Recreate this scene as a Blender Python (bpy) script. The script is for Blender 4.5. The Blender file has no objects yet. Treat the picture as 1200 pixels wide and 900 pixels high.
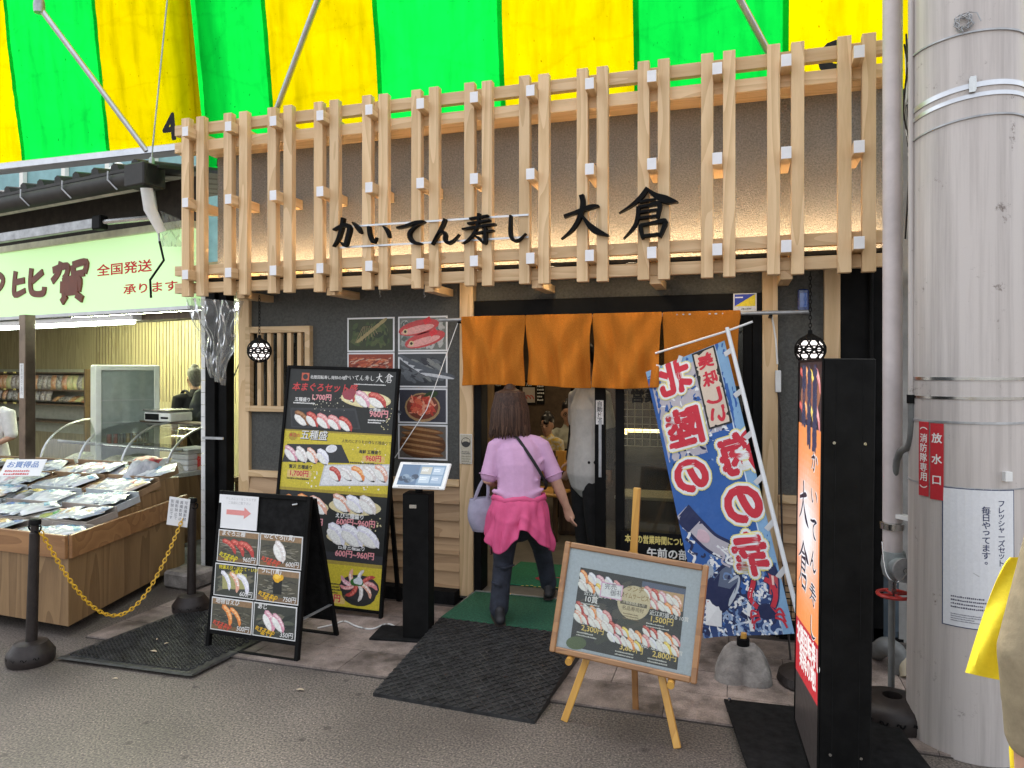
import bpy, bmesh, math, random
from mathutils import Vector, Matrix, noise
R = math.radians
random.seed(7)
S = bpy.context.scene
COL = S.collection

# ------------------------------------------------------------------ camera
TH = R(17.2); FPX = 850.0; HY = 434.0
CAM = Vector((0.0, -5.0, 1.7))
cd = bpy.data.cameras.new('camera'); cam = bpy.data.objects.new('camera', cd); COL.objects.link(cam)
cd.sensor_fit = 'HORIZONTAL'; cd.sensor_width = 36.0; cd.lens = FPX / 1200.0 * 36.0
cd.shift_y = (HY - 450.0) / 1200.0 * 1.0
cd.clip_start = 0.05; cd.clip_end = 2000.0
cam.location = CAM; cam.rotation_euler = (R(90), 0, TH)
S.camera = cam
# ------------------------------------------------------------------ world, sun, exposure
SUN_EL, SUN_AZ = 62.0, 112.0       # azimuth: direction the light comes from, measured from +x counter-clockwise
w = bpy.data.worlds.new('World'); S.world = w; w.use_nodes = True
nt = w.node_tree; bg = nt.nodes['Background']
sky = nt.nodes.new('ShaderNodeTexSky'); sky.sky_type = 'NISHITA'; sky.sun_disc = False
sky.sun_elevation = R(SUN_EL); sky.sun_rotation = R(90 - SUN_AZ)
sky.air_density = 1.0; sky.dust_density = 4.0; sky.ozone_density = 0.6
hs = nt.nodes.new('ShaderNodeHueSaturation'); hs.inputs['Saturation'].default_value = 0.30
nt.links.new(sky.outputs[0], hs.inputs['Color'])
nt.links.new(hs.outputs[0], bg.inputs['Color']); bg.inputs['Strength'].default_value = 0.13
sd = bpy.data.lights.new('sun', 'SUN'); sd.energy = 1.4; sd.angle = R(24); sd.color = (1.0, 0.95, 0.88)
sun = bpy.data.objects.new('sun', sd); COL.objects.link(sun)
dv = Vector((math.cos(R(SUN_EL)) * math.cos(R(SUN_AZ)), math.cos(R(SUN_EL)) * math.sin(R(SUN_AZ)), math.sin(R(SUN_EL))))
sun.location = dv * 30; sun.rotation_euler = dv.to_track_quat('Z', 'Y').to_euler()
S.view_settings.view_transform = 'Standard'; S.view_settings.look = 'None'
S.view_settings.exposure = 2.0; S.view_settings.gamma = 1.0
S.cycles.use_denoising = True
S.cycles.max_bounces = 8; S.cycles.transparent_max_bounces = 16
S.cycles.sample_clamp_indirect = 6.0

# ------------------------------------------------------------------ photo measurements -> world points
cT, sT = math.cos(TH), math.sin(TH)
def ray(px, py):
    X = (px - 600) / FPX
    return Vector((X * cT - sT, X * sT + cT, -(py - HY) / FPX))
def W(px, py, y=0.0):
    d = ray(px, py); return CAM + d * ((y - CAM.y) / d.y)
def G(px, py, z=0.0):
    d = ray(px, py); return CAM + d * ((z - CAM.z) / d.z)
def ZC(px, py, Z):
    return CAM + ray(px, py) * Z
def WPl(px, py, p, n):
    d = ray(px, py); return CAM + d * ((p - CAM).dot(n) / d.dot(n))

# ------------------------------------------------------------------ materials
def _mat(name):
    m = bpy.data.materials.new(name); m.use_nodes = True
    return m, m.node_tree, m.node_tree.nodes['Principled BSDF']
def mat(name, col, rough=0.6, var=0.12, scale=12.0, bump=0.0, bscale=120.0, metal=0.0, stretch=(1, 1, 1), col2=None, coat=0.0, spec=0.5, rnd=0.0, detail=6.0):
    m, t, b = _mat(name); N, L = t.nodes, t.links
    tc = N.new('ShaderNodeTexCoord'); mp = N.new('ShaderNodeMapping'); mp.inputs['Scale'].default_value = stretch
    L.new(tc.outputs['Object'], mp.inputs['Vector'])
    oi = N.new('ShaderNodeObjectInfo')
    off = N.new('ShaderNodeMath'); off.operation = 'MULTIPLY'; off.inputs[1].default_value = 37.0
    L.new(oi.outputs['Random'], off.inputs[0]); L.new(off.outputs[0], mp.inputs['Location'])
    nz = N.new('ShaderNodeTexNoise'); nz.inputs['Scale'].default_value = scale; nz.inputs['Detail'].default_value = detail
    nz.inputs['Roughness'].default_value = 0.65
    L.new(mp.outputs[0], nz.inputs['Vector'])
    rp = N.new('ShaderNodeValToRGB')
    a = [max(0, c * (1 - var * 1.6)) for c in col] if col2 is None else list(col2)
    bcol = [min(1, c * (1 + var)) for c in col] if col2 is None else list(col)
    rp.color_ramp.elements[0].position = 0.32; rp.color_ramp.elements[1].position = 0.68
    rp.color_ramp.elements[0].color = (*a, 1); rp.color_ramp.elements[1].color = (*bcol, 1)
    L.new(nz.outputs['Fac'], rp.inputs['Fac'])
    outc = rp.outputs[0]
    if rnd:
        hv = N.new('ShaderNodeHueSaturation'); mr = N.new('ShaderNodeMapRange')
        mr.inputs['To Min'].default_value = 1 - rnd; mr.inputs['To Max'].default_value = 1 + rnd
        L.new(oi.outputs['Random'], mr.inputs[0]); L.new(mr.outputs[0], hv.inputs['Value']); L.new(outc, hv.inputs['Color'])
        outc = hv.outputs[0]
    L.new(outc, b.inputs['Base Color'])
    b.inputs['Roughness'].default_value = rough; b.inputs['Metallic'].default_value = metal
    b.inputs['Coat Weight'].default_value = coat; b.inputs['Specular IOR Level'].default_value = spec
    if bump:
        n2 = N.new('ShaderNodeTexNoise'); n2.inputs['Scale'].default_value = bscale; n2.inputs['Detail'].default_value = 4
        L.new(tc.outputs['Object'], n2.inputs['Vector'])
        bp = N.new('ShaderNodeBump'); bp.inputs['Strength'].default_value = bump; bp.inputs['Distance'].default_value = 0.01
        L.new(n2.outputs['Fac'], bp.inputs['Height']); L.new(bp.outputs[0], b.inputs['Normal'])
    return m
def wood(name, light, dark, axis='z', rough=0.55, rings=14.0, rnd=0.07):
    m, t, b = _mat(name); N, L = t.nodes, t.links
    tc = N.new('ShaderNodeTexCoord'); mp = N.new('ShaderNodeMapping')
    k = {'x': (0.10, 1, 1), 'y': (1, 0.10, 1), 'z': (1, 1, 0.10)}[axis]; mp.inputs['Scale'].default_value = k
    oi = N.new('ShaderNodeObjectInfo'); cmb = N.new('ShaderNodeCombineXYZ')
    for i, f in enumerate((13.0, 29.0, 47.0)):
        mm = N.new('ShaderNodeMath'); mm.operation = 'MULTIPLY'; mm.inputs[1].default_value = f
        L.new(oi.outputs['Random'], mm.inputs[0]); L.new(mm.outputs[0], cmb.inputs[i])
    va = N.new('ShaderNodeVectorMath'); va.operation = 'ADD'
    L.new(tc.outputs['Object'], mp.inputs['Vector']); L.new(mp.outputs[0], va.inputs[0]); L.new(cmb.outputs[0], va.inputs[1])
    n1 = N.new('ShaderNodeTexNoise'); n1.inputs['Scale'].default_value = 3.0; n1.inputs['Detail'].default_value = 2
    L.new(va.outputs[0], n1.inputs['Vector'])
    mu = N.new('ShaderNodeMath'); mu.operation = 'MULTIPLY'; mu.inputs[1].default_value = rings
    fr = N.new('ShaderNodeMath'); fr.operation = 'FRACT'
    L.new(n1.outputs['Fac'], mu.inputs[0]); L.new(mu.outputs[0], fr.inputs[0])
    n2 = N.new('ShaderNodeTexNoise'); n2.inputs['Scale'].default_value = 90.0; n2.inputs['Detail'].default_value = 3
    L.new(va.outputs[0], n2.inputs['Vector'])
    mx = N.new('ShaderNodeMix'); mx.data_type = 'FLOAT'; mx.inputs[0].default_value = 0.45
    L.new(fr.outputs[0], mx.inputs[2]); L.new(n2.outputs['Fac'], mx.inputs[3])
    rp = N.new('ShaderNodeValToRGB'); rp.color_ramp.elements[0].color = (*light, 1); rp.color_ramp.elements[1].color = (*dark, 1)
    rp.color_ramp.elements[0].position = 0.30; rp.color_ramp.elements[1].position = 0.95
    L.new(mx.outputs[0], rp.inputs['Fac'])
    hv = N.new('ShaderNodeHueSaturation'); mr = N.new('ShaderNodeMapRange')
    mr.inputs['To Min'].default_value = 1 - rnd; mr.inputs['To Max'].default_value = 1 + rnd
    L.new(oi.outputs['Random'], mr.inputs[0]); L.new(mr.outputs[0], hv.inputs['Value']); L.new(rp.outputs[0], hv.inputs['Color'])
    L.new(hv.outputs[0], b.inputs['Base Color']); b.inputs['Roughness'].default_value = rough
    bp = N.new('ShaderNodeBump'); bp.inputs['Strength'].default_value = 0.12; bp.inputs['Distance'].default_value = 0.004
    L.new(n2.outputs['Fac'], bp.inputs['Height']); L.new(bp.outputs[0], b.inputs['Normal'])
    return m
def emit(name, col, strength):
    m, t, b = _mat(name)
    b.inputs['Base Color'].default_value = (*[min(1, c) for c in col], 1)
    b.inputs['Emission Color'].default_value = (*col, 1); b.inputs['Emission Strength'].default_value = strength
    return m
def print_mat(name, rough=0.4, coat=0.0, em=0.0, grain=(.74, 1.16), dif=1.0):
    m, t, b = _mat(name); N, L = t.nodes, t.links
    at = N.new('ShaderNodeAttribute'); at.attribute_name = 'Col'
    tg = N.new('ShaderNodeTexCoord'); gn = N.new('ShaderNodeTexNoise'); gn.inputs['Scale'].default_value = 85; gn.inputs['Detail'].default_value = 5; gn.inputs['Roughness'].default_value = .7
    L.new(tg.outputs['Object'], gn.inputs['Vector']); gr = N.new('ShaderNodeMapRange'); gr.inputs['From Min'].default_value = .3; gr.inputs['From Max'].default_value = .7; gr.inputs['To Min'].default_value = grain[0] * dif; gr.inputs['To Max'].default_value = grain[1] * dif
    L.new(gn.outputs['Fac'], gr.inputs[0]); mg = N.new('ShaderNodeVectorMath'); mg.operation = 'SCALE'; L.new(at.outputs['Color'], mg.inputs[0]); L.new(gr.outputs[0], mg.inputs['Scale'])
    L.new(mg.outputs[0], b.inputs['Base Color'])
    tc = N.new('ShaderNodeTexCoord'); nz = N.new('ShaderNodeTexNoise'); nz.inputs['Scale'].default_value = 25
    L.new(tc.outputs['Object'], nz.inputs['Vector'])
    mr = N.new('ShaderNodeMapRange'); mr.inputs['To Min'].default_value = rough * 0.8; mr.inputs['To Max'].default_value = rough * 1.25
    L.new(nz.outputs['Fac'], mr.inputs[0]); L.new(mr.outputs[0], b.inputs['Roughness'])
    b.inputs['Coat Weight'].default_value = coat; b.inputs['Coat Roughness'].default_value = 0.08
    if em:
        L.new(at.outputs['Color'], b.inputs['Emission Color']); b.inputs['Emission Strength'].default_value = em
    return m
def glass(name, tint=(0.93, 0.96, 0.95), dirt=0.03, ior=1.45, grough=0.03):
    m, t, b = _mat(name); N, L = t.nodes, t.links; N.remove(b)
    o = N['Material Output']; tr = N.new('ShaderNodeBsdfTransparent'); tr.inputs[0].default_value = (*tint, 1)
    gl = N.new('ShaderNodeBsdfGlossy'); gl.inputs['Roughness'].default_value = grough
    df = N.new('ShaderNodeBsdfDiffuse'); df.inputs[0].default_value = (0.7, 0.7, 0.68, 1)
    fz = N.new('ShaderNodeFresnel'); fz.inputs[0].default_value = ior
    m1 = N.new('ShaderNodeMixShader'); m2 = N.new('ShaderNodeMixShader')
    L.new(fz.outputs[0], m1.inputs[0]); L.new(tr.outputs[0], m1.inputs[1]); L.new(gl.outputs[0], m1.inputs[2])
    nz = N.new('ShaderNodeTexNoise'); nz.inputs['Scale'].default_value = 6; tc = N.new('ShaderNodeTexCoord'); L.new(tc.outputs['Object'], nz.inputs['Vector'])
    mr = N.new('ShaderNodeMapRange'); mr.inputs['To Min'].default_value = 0; mr.inputs['To Max'].default_value = dirt * 2
    L.new(nz.outputs['Fac'], mr.inputs[0]); L.new(mr.outputs[0], m2.inputs[0])
    L.new(m1.outputs[0], m2.inputs[1]); L.new(df.outputs[0], m2.inputs[2]); L.new(m2.outputs[0], o.inputs['Surface'])
    return m
def fabric_translucent(name, col, trans=0.56, scale=3.0):
    m, t, b = _mat(name); N, L = t.nodes, t.links; N.remove(b); o = N['Material Output']
    tc = N.new('ShaderNodeTexCoord'); nz = N.new('ShaderNodeTexNoise'); nz.inputs['Scale'].default_value = scale; nz.inputs['Detail'].default_value = 9; nz.inputs['Roughness'].default_value = 0.75
    L.new(tc.outputs['Object'], nz.inputs['Vector'])
    rp = N.new('ShaderNodeValToRGB'); rp.color_ramp.elements[0].position = 0.25; rp.color_ramp.elements[1].position = 0.6
    rp.color_ramp.elements[0].color = (*[c * 0.84 for c in col], 1); rp.color_ramp.elements[1].color = (*col, 1)
    L.new(nz.outputs['Fac'], rp.inputs['Fac'])
    n3 = N.new('ShaderNodeTexNoise'); n3.inputs['Scale'].default_value = 45; n3.inputs['Detail'].default_value = 2
    mp = N.new('ShaderNodeMapping'); mp.inputs['Scale'].default_value = (1, 1, 0.6); L.new(tc.outputs['Object'], mp.inputs[0]); L.new(mp.outputs[0], n3.inputs['Vector'])
    r3 = N.new('ShaderNodeValToRGB'); r3.color_ramp.elements[0].position = 0.22; r3.color_ramp.elements[1].position = 0.30
    r3.color_ramp.elements[0].color = (0.45, 0.42, 0.3, 1); r3.color_ramp.elements[1].color = (1, 1, 1, 1); L.new(n3.outputs['Fac'], r3.inputs['Fac'])
    mx = N.new('ShaderNodeMix'); mx.data_type = 'RGBA'; mx.blend_type = 'MULTIPLY'; mx.inputs[0].default_value = 1.0
    L.new(rp.outputs[0], mx.inputs[6]); L.new(r3.outputs[0], mx.inputs[7])
    vc = N.new('ShaderNodeTexVoronoi'); vc.feature = 'DISTANCE_TO_EDGE'; vc.inputs['Scale'].default_value = 1.1; mc = N.new('ShaderNodeMapping'); mc.inputs['Rotation'].default_value = (0, .6, 0); mc.inputs['Scale'].default_value = (1.0, 1, 2.2); L.new(tc.outputs['Object'], mc.inputs[0])
    wc = N.new('ShaderNodeVectorMath'); wc.operation = 'MULTIPLY_ADD'; wc.inputs[1].default_value = (.35, .35, .35); L.new(nz.outputs['Color'], wc.inputs[0]); L.new(mc.outputs[0], wc.inputs[2]); L.new(wc.outputs[0], vc.inputs['Vector'])
    rc = N.new('ShaderNodeMapRange'); rc.inputs['From Max'].default_value = .035; rc.inputs['To Min'].default_value = .90; L.new(vc.outputs['Distance'], rc.inputs[0])  # wrinkle shade painted into the colour as darker crease lines
    n5 = N.new('ShaderNodeTexNoise'); n5.inputs['Scale'].default_value = 2.4; n5.inputs['Detail'].default_value = 6; m5 = N.new('ShaderNodeMapping'); m5.inputs['Scale'].default_value = (4, 4, .35); L.new(tc.outputs['Object'], m5.inputs[0]); L.new(m5.outputs[0], n5.inputs['Vector'])
    r5 = N.new('ShaderNodeMapRange'); r5.inputs['From Min'].default_value = .3; r5.inputs['From Max'].default_value = .55; r5.inputs['To Min'].default_value = .72; L.new(n5.outputs['Fac'], r5.inputs[0])
    m6 = N.new('ShaderNodeVectorMath'); m6.operation = 'SCALE'; oi = N.new('ShaderNodeObjectInfo'); ro = N.new('ShaderNodeMapRange'); ro.inputs['To Min'].default_value = .80; ro.inputs['To Max'].default_value = 1.12; L.new(oi.outputs['Random'], ro.inputs[0]); mo = N.new('ShaderNodeMath'); mo.operation = 'MULTIPLY'; L.new(ro.outputs[0], mo.inputs[0]); L.new(r5.outputs[0], mo.inputs[1])
    mk = N.new('ShaderNodeMath'); mk.operation = 'MULTIPLY'; L.new(mo.outputs[0], mk.inputs[0]); L.new(rc.outputs[0], mk.inputs[1])
    L.new(mx.outputs[2], m6.inputs[0]); L.new(mk.outputs[0], m6.inputs['Scale'])
    df = N.new('ShaderNodeBsdfDiffuse'); tl = N.new('ShaderNodeBsdfTranslucent'); ms = N.new('ShaderNodeMixShader'); ms.inputs[0].default_value = trans
    L.new(m6.outputs[0], df.inputs[0]); L.new(m6.outputs[0], tl.inputs[0])
    L.new(df.outputs[0], ms.inputs[1]); L.new(tl.outputs[0], ms.inputs[2]); L.new(ms.outputs[0], o.inputs['Surface'])
    return m
def noren_cloth():
    m, t, b = _mat('orange_noren_cotton'); N, L = t.nodes, t.links; N.remove(b); o = N['Material Output']
    tc = N.new('ShaderNodeTexCoord'); nz = N.new('ShaderNodeTexNoise'); nz.inputs['Scale'].default_value = 350; nz.inputs['Detail'].default_value = 2; L.new(tc.outputs['Object'], nz.inputs['Vector'])
    rp = N.new('ShaderNodeValToRGB'); rp.color_ramp.elements[0].color = (.44, .142, .018, 1); rp.color_ramp.elements[1].color = (.66, .235, .036, 1); rp.color_ramp.elements[0].position = .35; rp.color_ramp.elements[1].position = .65; L.new(nz.outputs['Fac'], rp.inputs['Fac'])
    df = N.new('ShaderNodeBsdfDiffuse'); tl = N.new('ShaderNodeBsdfTranslucent'); ms = N.new('ShaderNodeMixShader'); ms.inputs[0].default_value = .22
    bp = N.new('ShaderNodeBump'); bp.inputs['Strength'].default_value = .2; bp.inputs['Distance'].default_value = .002; L.new(nz.outputs['Fac'], bp.inputs['Height']); L.new(bp.outputs[0], df.inputs['Normal'])
    L.new(rp.outputs[0], df.inputs[0]); L.new(rp.outputs[0], tl.inputs[0]); L.new(df.outputs[0], ms.inputs[1]); L.new(tl.outputs[0], ms.inputs[2]); L.new(ms.outputs[0], o.inputs['Surface']); return m
M = {}
HL, HD = (0.72, 0.515, 0.295), (0.53, 0.345, 0.165)
for ax in 'xyz': M['hinoki_' + ax] = wood('pale_cypress_' + ax, HL, HD, ax, rnd=0.09)
M['plank'] = wood('cedar_plank', (0.52, 0.34, 0.185), (0.36, 0.215, 0.105), 'x', rnd=0.14)
M['ply'] = wood('weathered_plywood', (0.29, 0.175, 0.080), (0.16, 0.088, 0.036), 'z', 0.5, 10)
M['trim'] = wood('varnished_trim', (0.36, 0.185, 0.075), (0.21, 0.095, 0.035), 'x', 0.4, 12)
M['easel'] = wood('honey_beech', (0.62, 0.34, 0.07), (0.45, 0.22, 0.04), 'z', 0.4)
M['frame'] = wood('brown_frame_wood', (0.36, 0.19, 0.08), (0.22, 0.11, 0.05), 'x', 0.4)
M['darkwood'] = wood('dark_brown_wood', (0.12, 0.075, 0.04), (0.06, 0.035, 0.02), 'z', 0.45)
M['panel_wall'] = wood('grooved_wall_panel', (0.34, 0.29, 0.16), (0.22, 0.18, 0.09), 'z', 0.5)
M['white_end'] = mat('white_painted_end_grain', (0.80, 0.80, 0.82), 0.6, 0.04)
M['stucco_dark'] = mat('dark_grey_stucco', (0.098, 0.099, 0.092), 0.9, 0.2, 60, 0.8, 160)
M['stucco_beige'] = mat('sanded_grey_stucco', (0.30, 0.285, 0.255), 0.95, 0.25, 90, 1.0, 190)
M['black'] = mat('black_satin_metal', (0.007, 0.007, 0.007), 0.55, 0.3, 8, spec=0.09)
M['black_matte'] = mat('black_matte', (0.013, 0.013, 0.013), 0.8, 0.3, 20, spec=0.08)
M['black_plastic'] = mat('dark_brown_plastic', (0.026, 0.020, 0.018), 0.45, 0.2, 20, 0.1, spec=0.3)
M['rubber'] = mat('black_rubber', (0.030, 0.030, 0.030), 0.5, 0.5, 14, 0.25, 90, spec=0.3)
M['alu'] = mat('brushed_aluminium', (0.55, 0.56, 0.58), 0.35, 0.08, 8, metal=0.9)
M['steel'] = mat('stainless_steel', (0.5, 0.5, 0.48), 0.25, 0.15, 6, metal=1.0)
M['bronze'] = mat('bronze_anodised_steel', (0.22, 0.17, 0.13), 0.3, 0.2, 6, metal=0.9)
M['steel_dull'] = mat('galvanised_steel', (0.42, 0.43, 0.44), 0.5, 0.2, 10, metal=0.7)
M['white_plastic'] = mat('white_plastic', (0.74, 0.74, 0.72), 0.4, 0.05)
M['concrete'] = mat('grey_weathered_concrete', (0.26, 0.24, 0.22), 0.95, 0.35, 7, 0.6, 60)
M['col_paint'] = None
M['gutter'] = mat('dark_brown_gutter', (0.016, 0.014, 0.011), 0.6, 0.3, 12)
M['roof'] = mat('dark_roof_tile', (0.016, 0.016, 0.015), 0.6, 0.3, 9, 0.3)
M['paper'] = mat('white_paper', (0.78, 0.78, 0.78), 0.7, 0.03)
M['skin'] = mat('skin', (0.50, 0.29, 0.20), 0.5, 0.08, 30)
M['hair_brown'] = mat('dark_brown_hair', (0.050, 0.024, 0.015), 0.5, 0.5, 40, 0.3, 200, stretch=(6, 6, 0.5), spec=0.25)
M['hair_light'] = mat('brown_hair_strand', (0.085, 0.042, 0.024), 0.45, 0.3, 40, stretch=(6, 6, 0.5), spec=0.3)
M['hair_black'] = mat('black_hair', (0.012, 0.010, 0.010), 0.4, 0.3, 60)
M['hair_grey'] = mat('grey_hair', (0.16, 0.15, 0.13), 0.6, 0.3, 60)
M['lilac'] = mat('lilac_jersey', (0.53, 0.31, 0.48), 0.85, 0.06, 14, 0.15, 40)
M['pink'] = mat('pink_tied_jacket', (0.60, 0.075, 0.20), 0.7, 0.07, 14, 0.4, 14)
M['navy'] = mat('navy_trousers', (0.019, 0.023, 0.036), 0.85, 0.3, 20, 0.4, 24)
M['sock'] = mat('grey_sock', (0.36, 0.35, 0.38), 0.9, 0.1)
M['shoe'] = mat('black_trainer', (0.015, 0.014, 0.016), 0.6, 0.3, 30)
M['tote'] = mat('grey_lilac_tote', (0.34, 0.32, 0.42), 0.8, 0.12, 10, 0.3, 30)
M['white_cloth'] = mat('white_cotton', (0.66, 0.65, 0.62), 0.9, 0.08, 14, 0.3, 26)
M['black_cloth'] = mat('black_cotton', (0.014, 0.014, 0.015), 0.9, 0.3, 14, 0.3, 26)
M['sage'] = mat('pale_sage_shirt', (0.42, 0.43, 0.36), 0.9, 0.1, 14)
M['beige_cloth'] = mat('beige_coat', (0.27, 0.22, 0.14), 0.85, 0.12, 20, 0.3, 30)
M['yellow_cloth'] = mat('yellow_cloth', (0.85, 0.66, 0.02), 0.75, 0.10, 9, 0.4, 20)
M['glass'] = glass('clear_glass'); M['glass_dark'] = glass('tinted_door_glass', (0.80, 0.80, 0.72), 0.02); M['pane_ar'] = glass('framed_print_pane', (0.97, 0.98, 0.97), 0.004, 1.22)
M['print'] = print_mat('printed_sheet', 0.5, 0.06); M['print_matte'] = print_mat('printed_matte', 0.75, grain=(.93, 1.04)); M['print_fine'] = print_mat('framed_print', 0.5, 0.0, grain=(.86, 1.08))
M['print_lit'] = print_mat('backlit_print', 0.4, 0.0, 0.25, (.97, 1.03), .25); M['screen'] = print_mat('tablet_screen', 0.3, 0.0, 0.28, (.97, 1.03), .08)
M['green'] = fabric_translucent('green_awning_fabric', (0.003, 0.60, 0.05)); M['yellow'] = fabric_translucent('yellow_awning_fabric', (0.64, 0.505, 0.0))
M['orange'] = noren_cloth()
M['gold'] = mat('yellow_plastic_chain', (0.72, 0.42, 0.03), 0.4, 0.1)
M['red_paint'] = mat('red_enamel', (0.45, 0.03, 0.025), 0.4, 0.2)
M['cardboard'] = mat('cardboard', (0.40, 0.27, 0.15), 0.85, 0.1)
M['pole_white'] = mat('white_fibreglass_pole', (0.72, 0.74, 0.75), 0.4, 0.05)
M['grey_pipe'] = mat('grey_pvc_pipe', (0.16, 0.165, 0.16), 0.45, 0.15)
M['blue_grey'] = mat('blue_grey_cabinet', (0.06, 0.085, 0.105), 0.5, 0.25, 5)
M['floor_in'] = mat('grey_interior_tile', (0.16, 0.15, 0.13), 0.35, 0.2, 6)
M['brown_wall'] = mat('dark_brown_plaster', (0.11, 0.075, 0.048), 0.85, 0.2, 10)
M['ceiling'] = mat('dark_ceiling', (0.06, 0.05, 0.045), 0.9, 0.1)
M['cream_sign'] = emit('backlit_cream_acrylic', (0.49, 0.74, 0.37), 0.18)
M['tube'] = emit('fluorescent_tube', (0.88, 1.0, 0.86), 5.0)
M['tube_in'] = emit('shop_fill_tube', (0.92, 1.0, 0.70), 26.0)
M['warm_led'] = emit('warm_led_strip', (1.0, 0.74, 0.44), 13.0)
M['counter_lamp'] = emit('counter_lamp_bar', (1.0, 0.76, 0.46), 3.0)
M['soffit_lamp'] = emit('soffit_downlight', (1.0, 0.76, 0.46), 34.0)
M['warm_panel'] = emit('warm_fill_lamp', (1.0, 0.78, 0.50), 45.0)
M['globe'] = emit('milk_glass_globe', (1.0, 0.90, 0.86), 0.5)
M['blue_sky_wall'] = mat('pale_blue_cladding', (0.22, 0.40, 0.44), 0.6, 0.1, 4)
M['brown_brush'] = mat('brown_brush_lettering', (0.16, 0.035, 0.012), 0.5, 0.1)
M['red_letter'] = mat('red_lettering', (0.70, 0.03, 0.03), 0.5, 0.05)
M['pvc_sheet'] = glass('crumpled_clear_plastic', (0.80, 0.82, 0.80), 0.18, 1.35, 0.22)

# ------------------------------------------------------------------ mesh builder
class MB:
    def __init__(s, mx=None): s.v, s.f, s.sm, s.mx = [], [], [], mx
    def add(s, vs, fs, smooth=False):
        o = len(s.v)
        for p in vs:
            p = Vector(p); s.v.append(s.mx @ p if s.mx else p)
        for f in fs: s.f.append([o + i for i in f]); s.sm.append(smooth)
        return s
    def box(s, a, b):
        x0, x1 = sorted((a[0], b[0])); y0, y1 = sorted((a[1], b[1])); z0, z1 = sorted((a[2], b[2]))
        return s.add([(x0, y0, z0), (x1, y0, z0), (x1, y1, z0), (x0, y1, z0), (x0, y0, z1), (x1, y0, z1), (x1, y1, z1), (x0, y1, z1)],
                     [(0, 3, 2, 1), (4, 5, 6, 7), (0, 1, 5, 4), (1, 2, 6, 5), (2, 3, 7, 6), (3, 0, 4, 7)])
    def prism(s, poly, z0, z1):
        n = len(poly); vs = [(p[0], p[1], z0) for p in poly] + [(p[0], p[1], z1) for p in poly]
        return s.add(vs, [list(range(n))[::-1], list(range(n, 2 * n))] + [(i, (i + 1) % n, n + (i + 1) % n, n + i) for i in range(n)])
    def bar(s, p, q, wd, ht, up=(0, 0, 1)):
        p, q = Vector(p), Vector(q); t = (q - p).normalized(); u = Vector(up); a = t.cross(u)
        if a.length < 1e-4: a = t.cross(Vector((0, 1, 0)))
        a.normalize(); b = a.cross(t); a *= wd / 2; b *= ht / 2
        return s.add([p - a - b, p + a - b, p + a + b, p - a + b, q - a - b, q + a - b, q + a + b, q - a + b],
                     [(0, 1, 2, 3), (7, 6, 5, 4), (0, 4, 5, 1), (1, 5, 6, 2), (2, 6, 7, 3), (3, 7, 4, 0)])
    def tube(s, pts, r=0.01, n=10, ref=(1, 0, 0), cap=True, round_ends=False):
        P = []
        for p in pts:
            p = list(p); rx = p[3] if len(p) > 3 else r; ry = p[4] if len(p) > 4 else rx
            P.append((Vector(p[:3]), rx, ry))
        if round_ends:
            def ext(a, b):
                t = (a[0] - b[0]).normalized(); return [(a[0] + t * a[1] * .85, a[1] * .35, a[2] * .35), (a[0] + t * a[1] * .5, a[1] * .8, a[2] * .8)]
            P = ext(P[0], P[1]) + P + ext(P[-1], P[-2])[::-1]
        rings = []; vs = []; ref = Vector(ref); last = None
        for i, (p, rx, ry) in enumerate(P):
            t = (P[min(i + 1, len(P) - 1)][0] - P[max(i - 1, 0)][0])
            t = t.normalized() if t.length > 1e-9 else Vector((0, 0, 1))
            a = ref - t * ref.dot(t)
            if a.length < 0.15:
                a = last - t * last.dot(t) if last else t.orthogonal()
            a.normalize(); last = a; b = t.cross(a)
            rings.append(len(vs))
            for k in range(n):
                an = 2 * math.pi * k / n; vs.append(p + a * (rx * math.cos(an)) + b * (ry * math.sin(an)))
        fs = []
        for i in range(len(P) - 1):
            for k in range(n):
                k2 = (k + 1) % n; fs.append((rings[i] + k, rings[i] + k2, rings[i + 1] + k2, rings[i + 1] + k))
        if cap:
            fs.append([rings[0] + k for k in range(n)][::-1]); fs.append([rings[-1] + k for k in range(n)])
        return s.add(vs, fs, True)
    def lathe(s, prof, c=(0, 0, 0), n=24, cap=True):
        c = Vector(c); vs = []; fs = []
        for r, z in prof:
            for k in range(n):
                an = 2 * math.pi * k / n; vs.append(c + Vector((r * math.cos(an), r * math.sin(an), z)))
        for i in range(len(prof) - 1):
            for k in range(n):
                k2 = (k + 1) % n; fs.append((i * n + k, i * n + k2, (i + 1) * n + k2, (i + 1) * n + k))
        if cap:
            fs.append(list(range(n))[::-1]); m = (len(prof) - 1) * n; fs.append([m + k for k in range(n)])
        return s.add(vs, fs, True)
    def grid(s, fn, nu, nv, smooth=True, closed=False):
        vs = [fn(i / nu, j / nv) for j in range(nv + 1) for i in range(nu + 1)]
        return s.add(vs, [(j * (nu + 1) + i, j * (nu + 1) + i + 1, (j + 1) * (nu + 1) + i + 1, (j + 1) * (nu + 1) + i) for j in range(nv) for i in range(nu)], smooth)
    def mesh(s, name):
        me = bpy.data.meshes.new(name); me.from_pydata([tuple(p) for p in s.v], [], s.f)
        me.polygons.foreach_set('use_smooth', s.sm); me.update(); return me
    def build(s, name, m, parent=None, bev=0.0, recalc=True):
        me = s.mesh(name)
        if recalc:
            bm = bmesh.new(); bm.from_mesh(me); bmesh.ops.recalc_face_normals(bm, faces=bm.faces); bm.to_mesh(me); bm.free()
        return link(name, me, m, parent, bev, any(s.sm))
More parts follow.
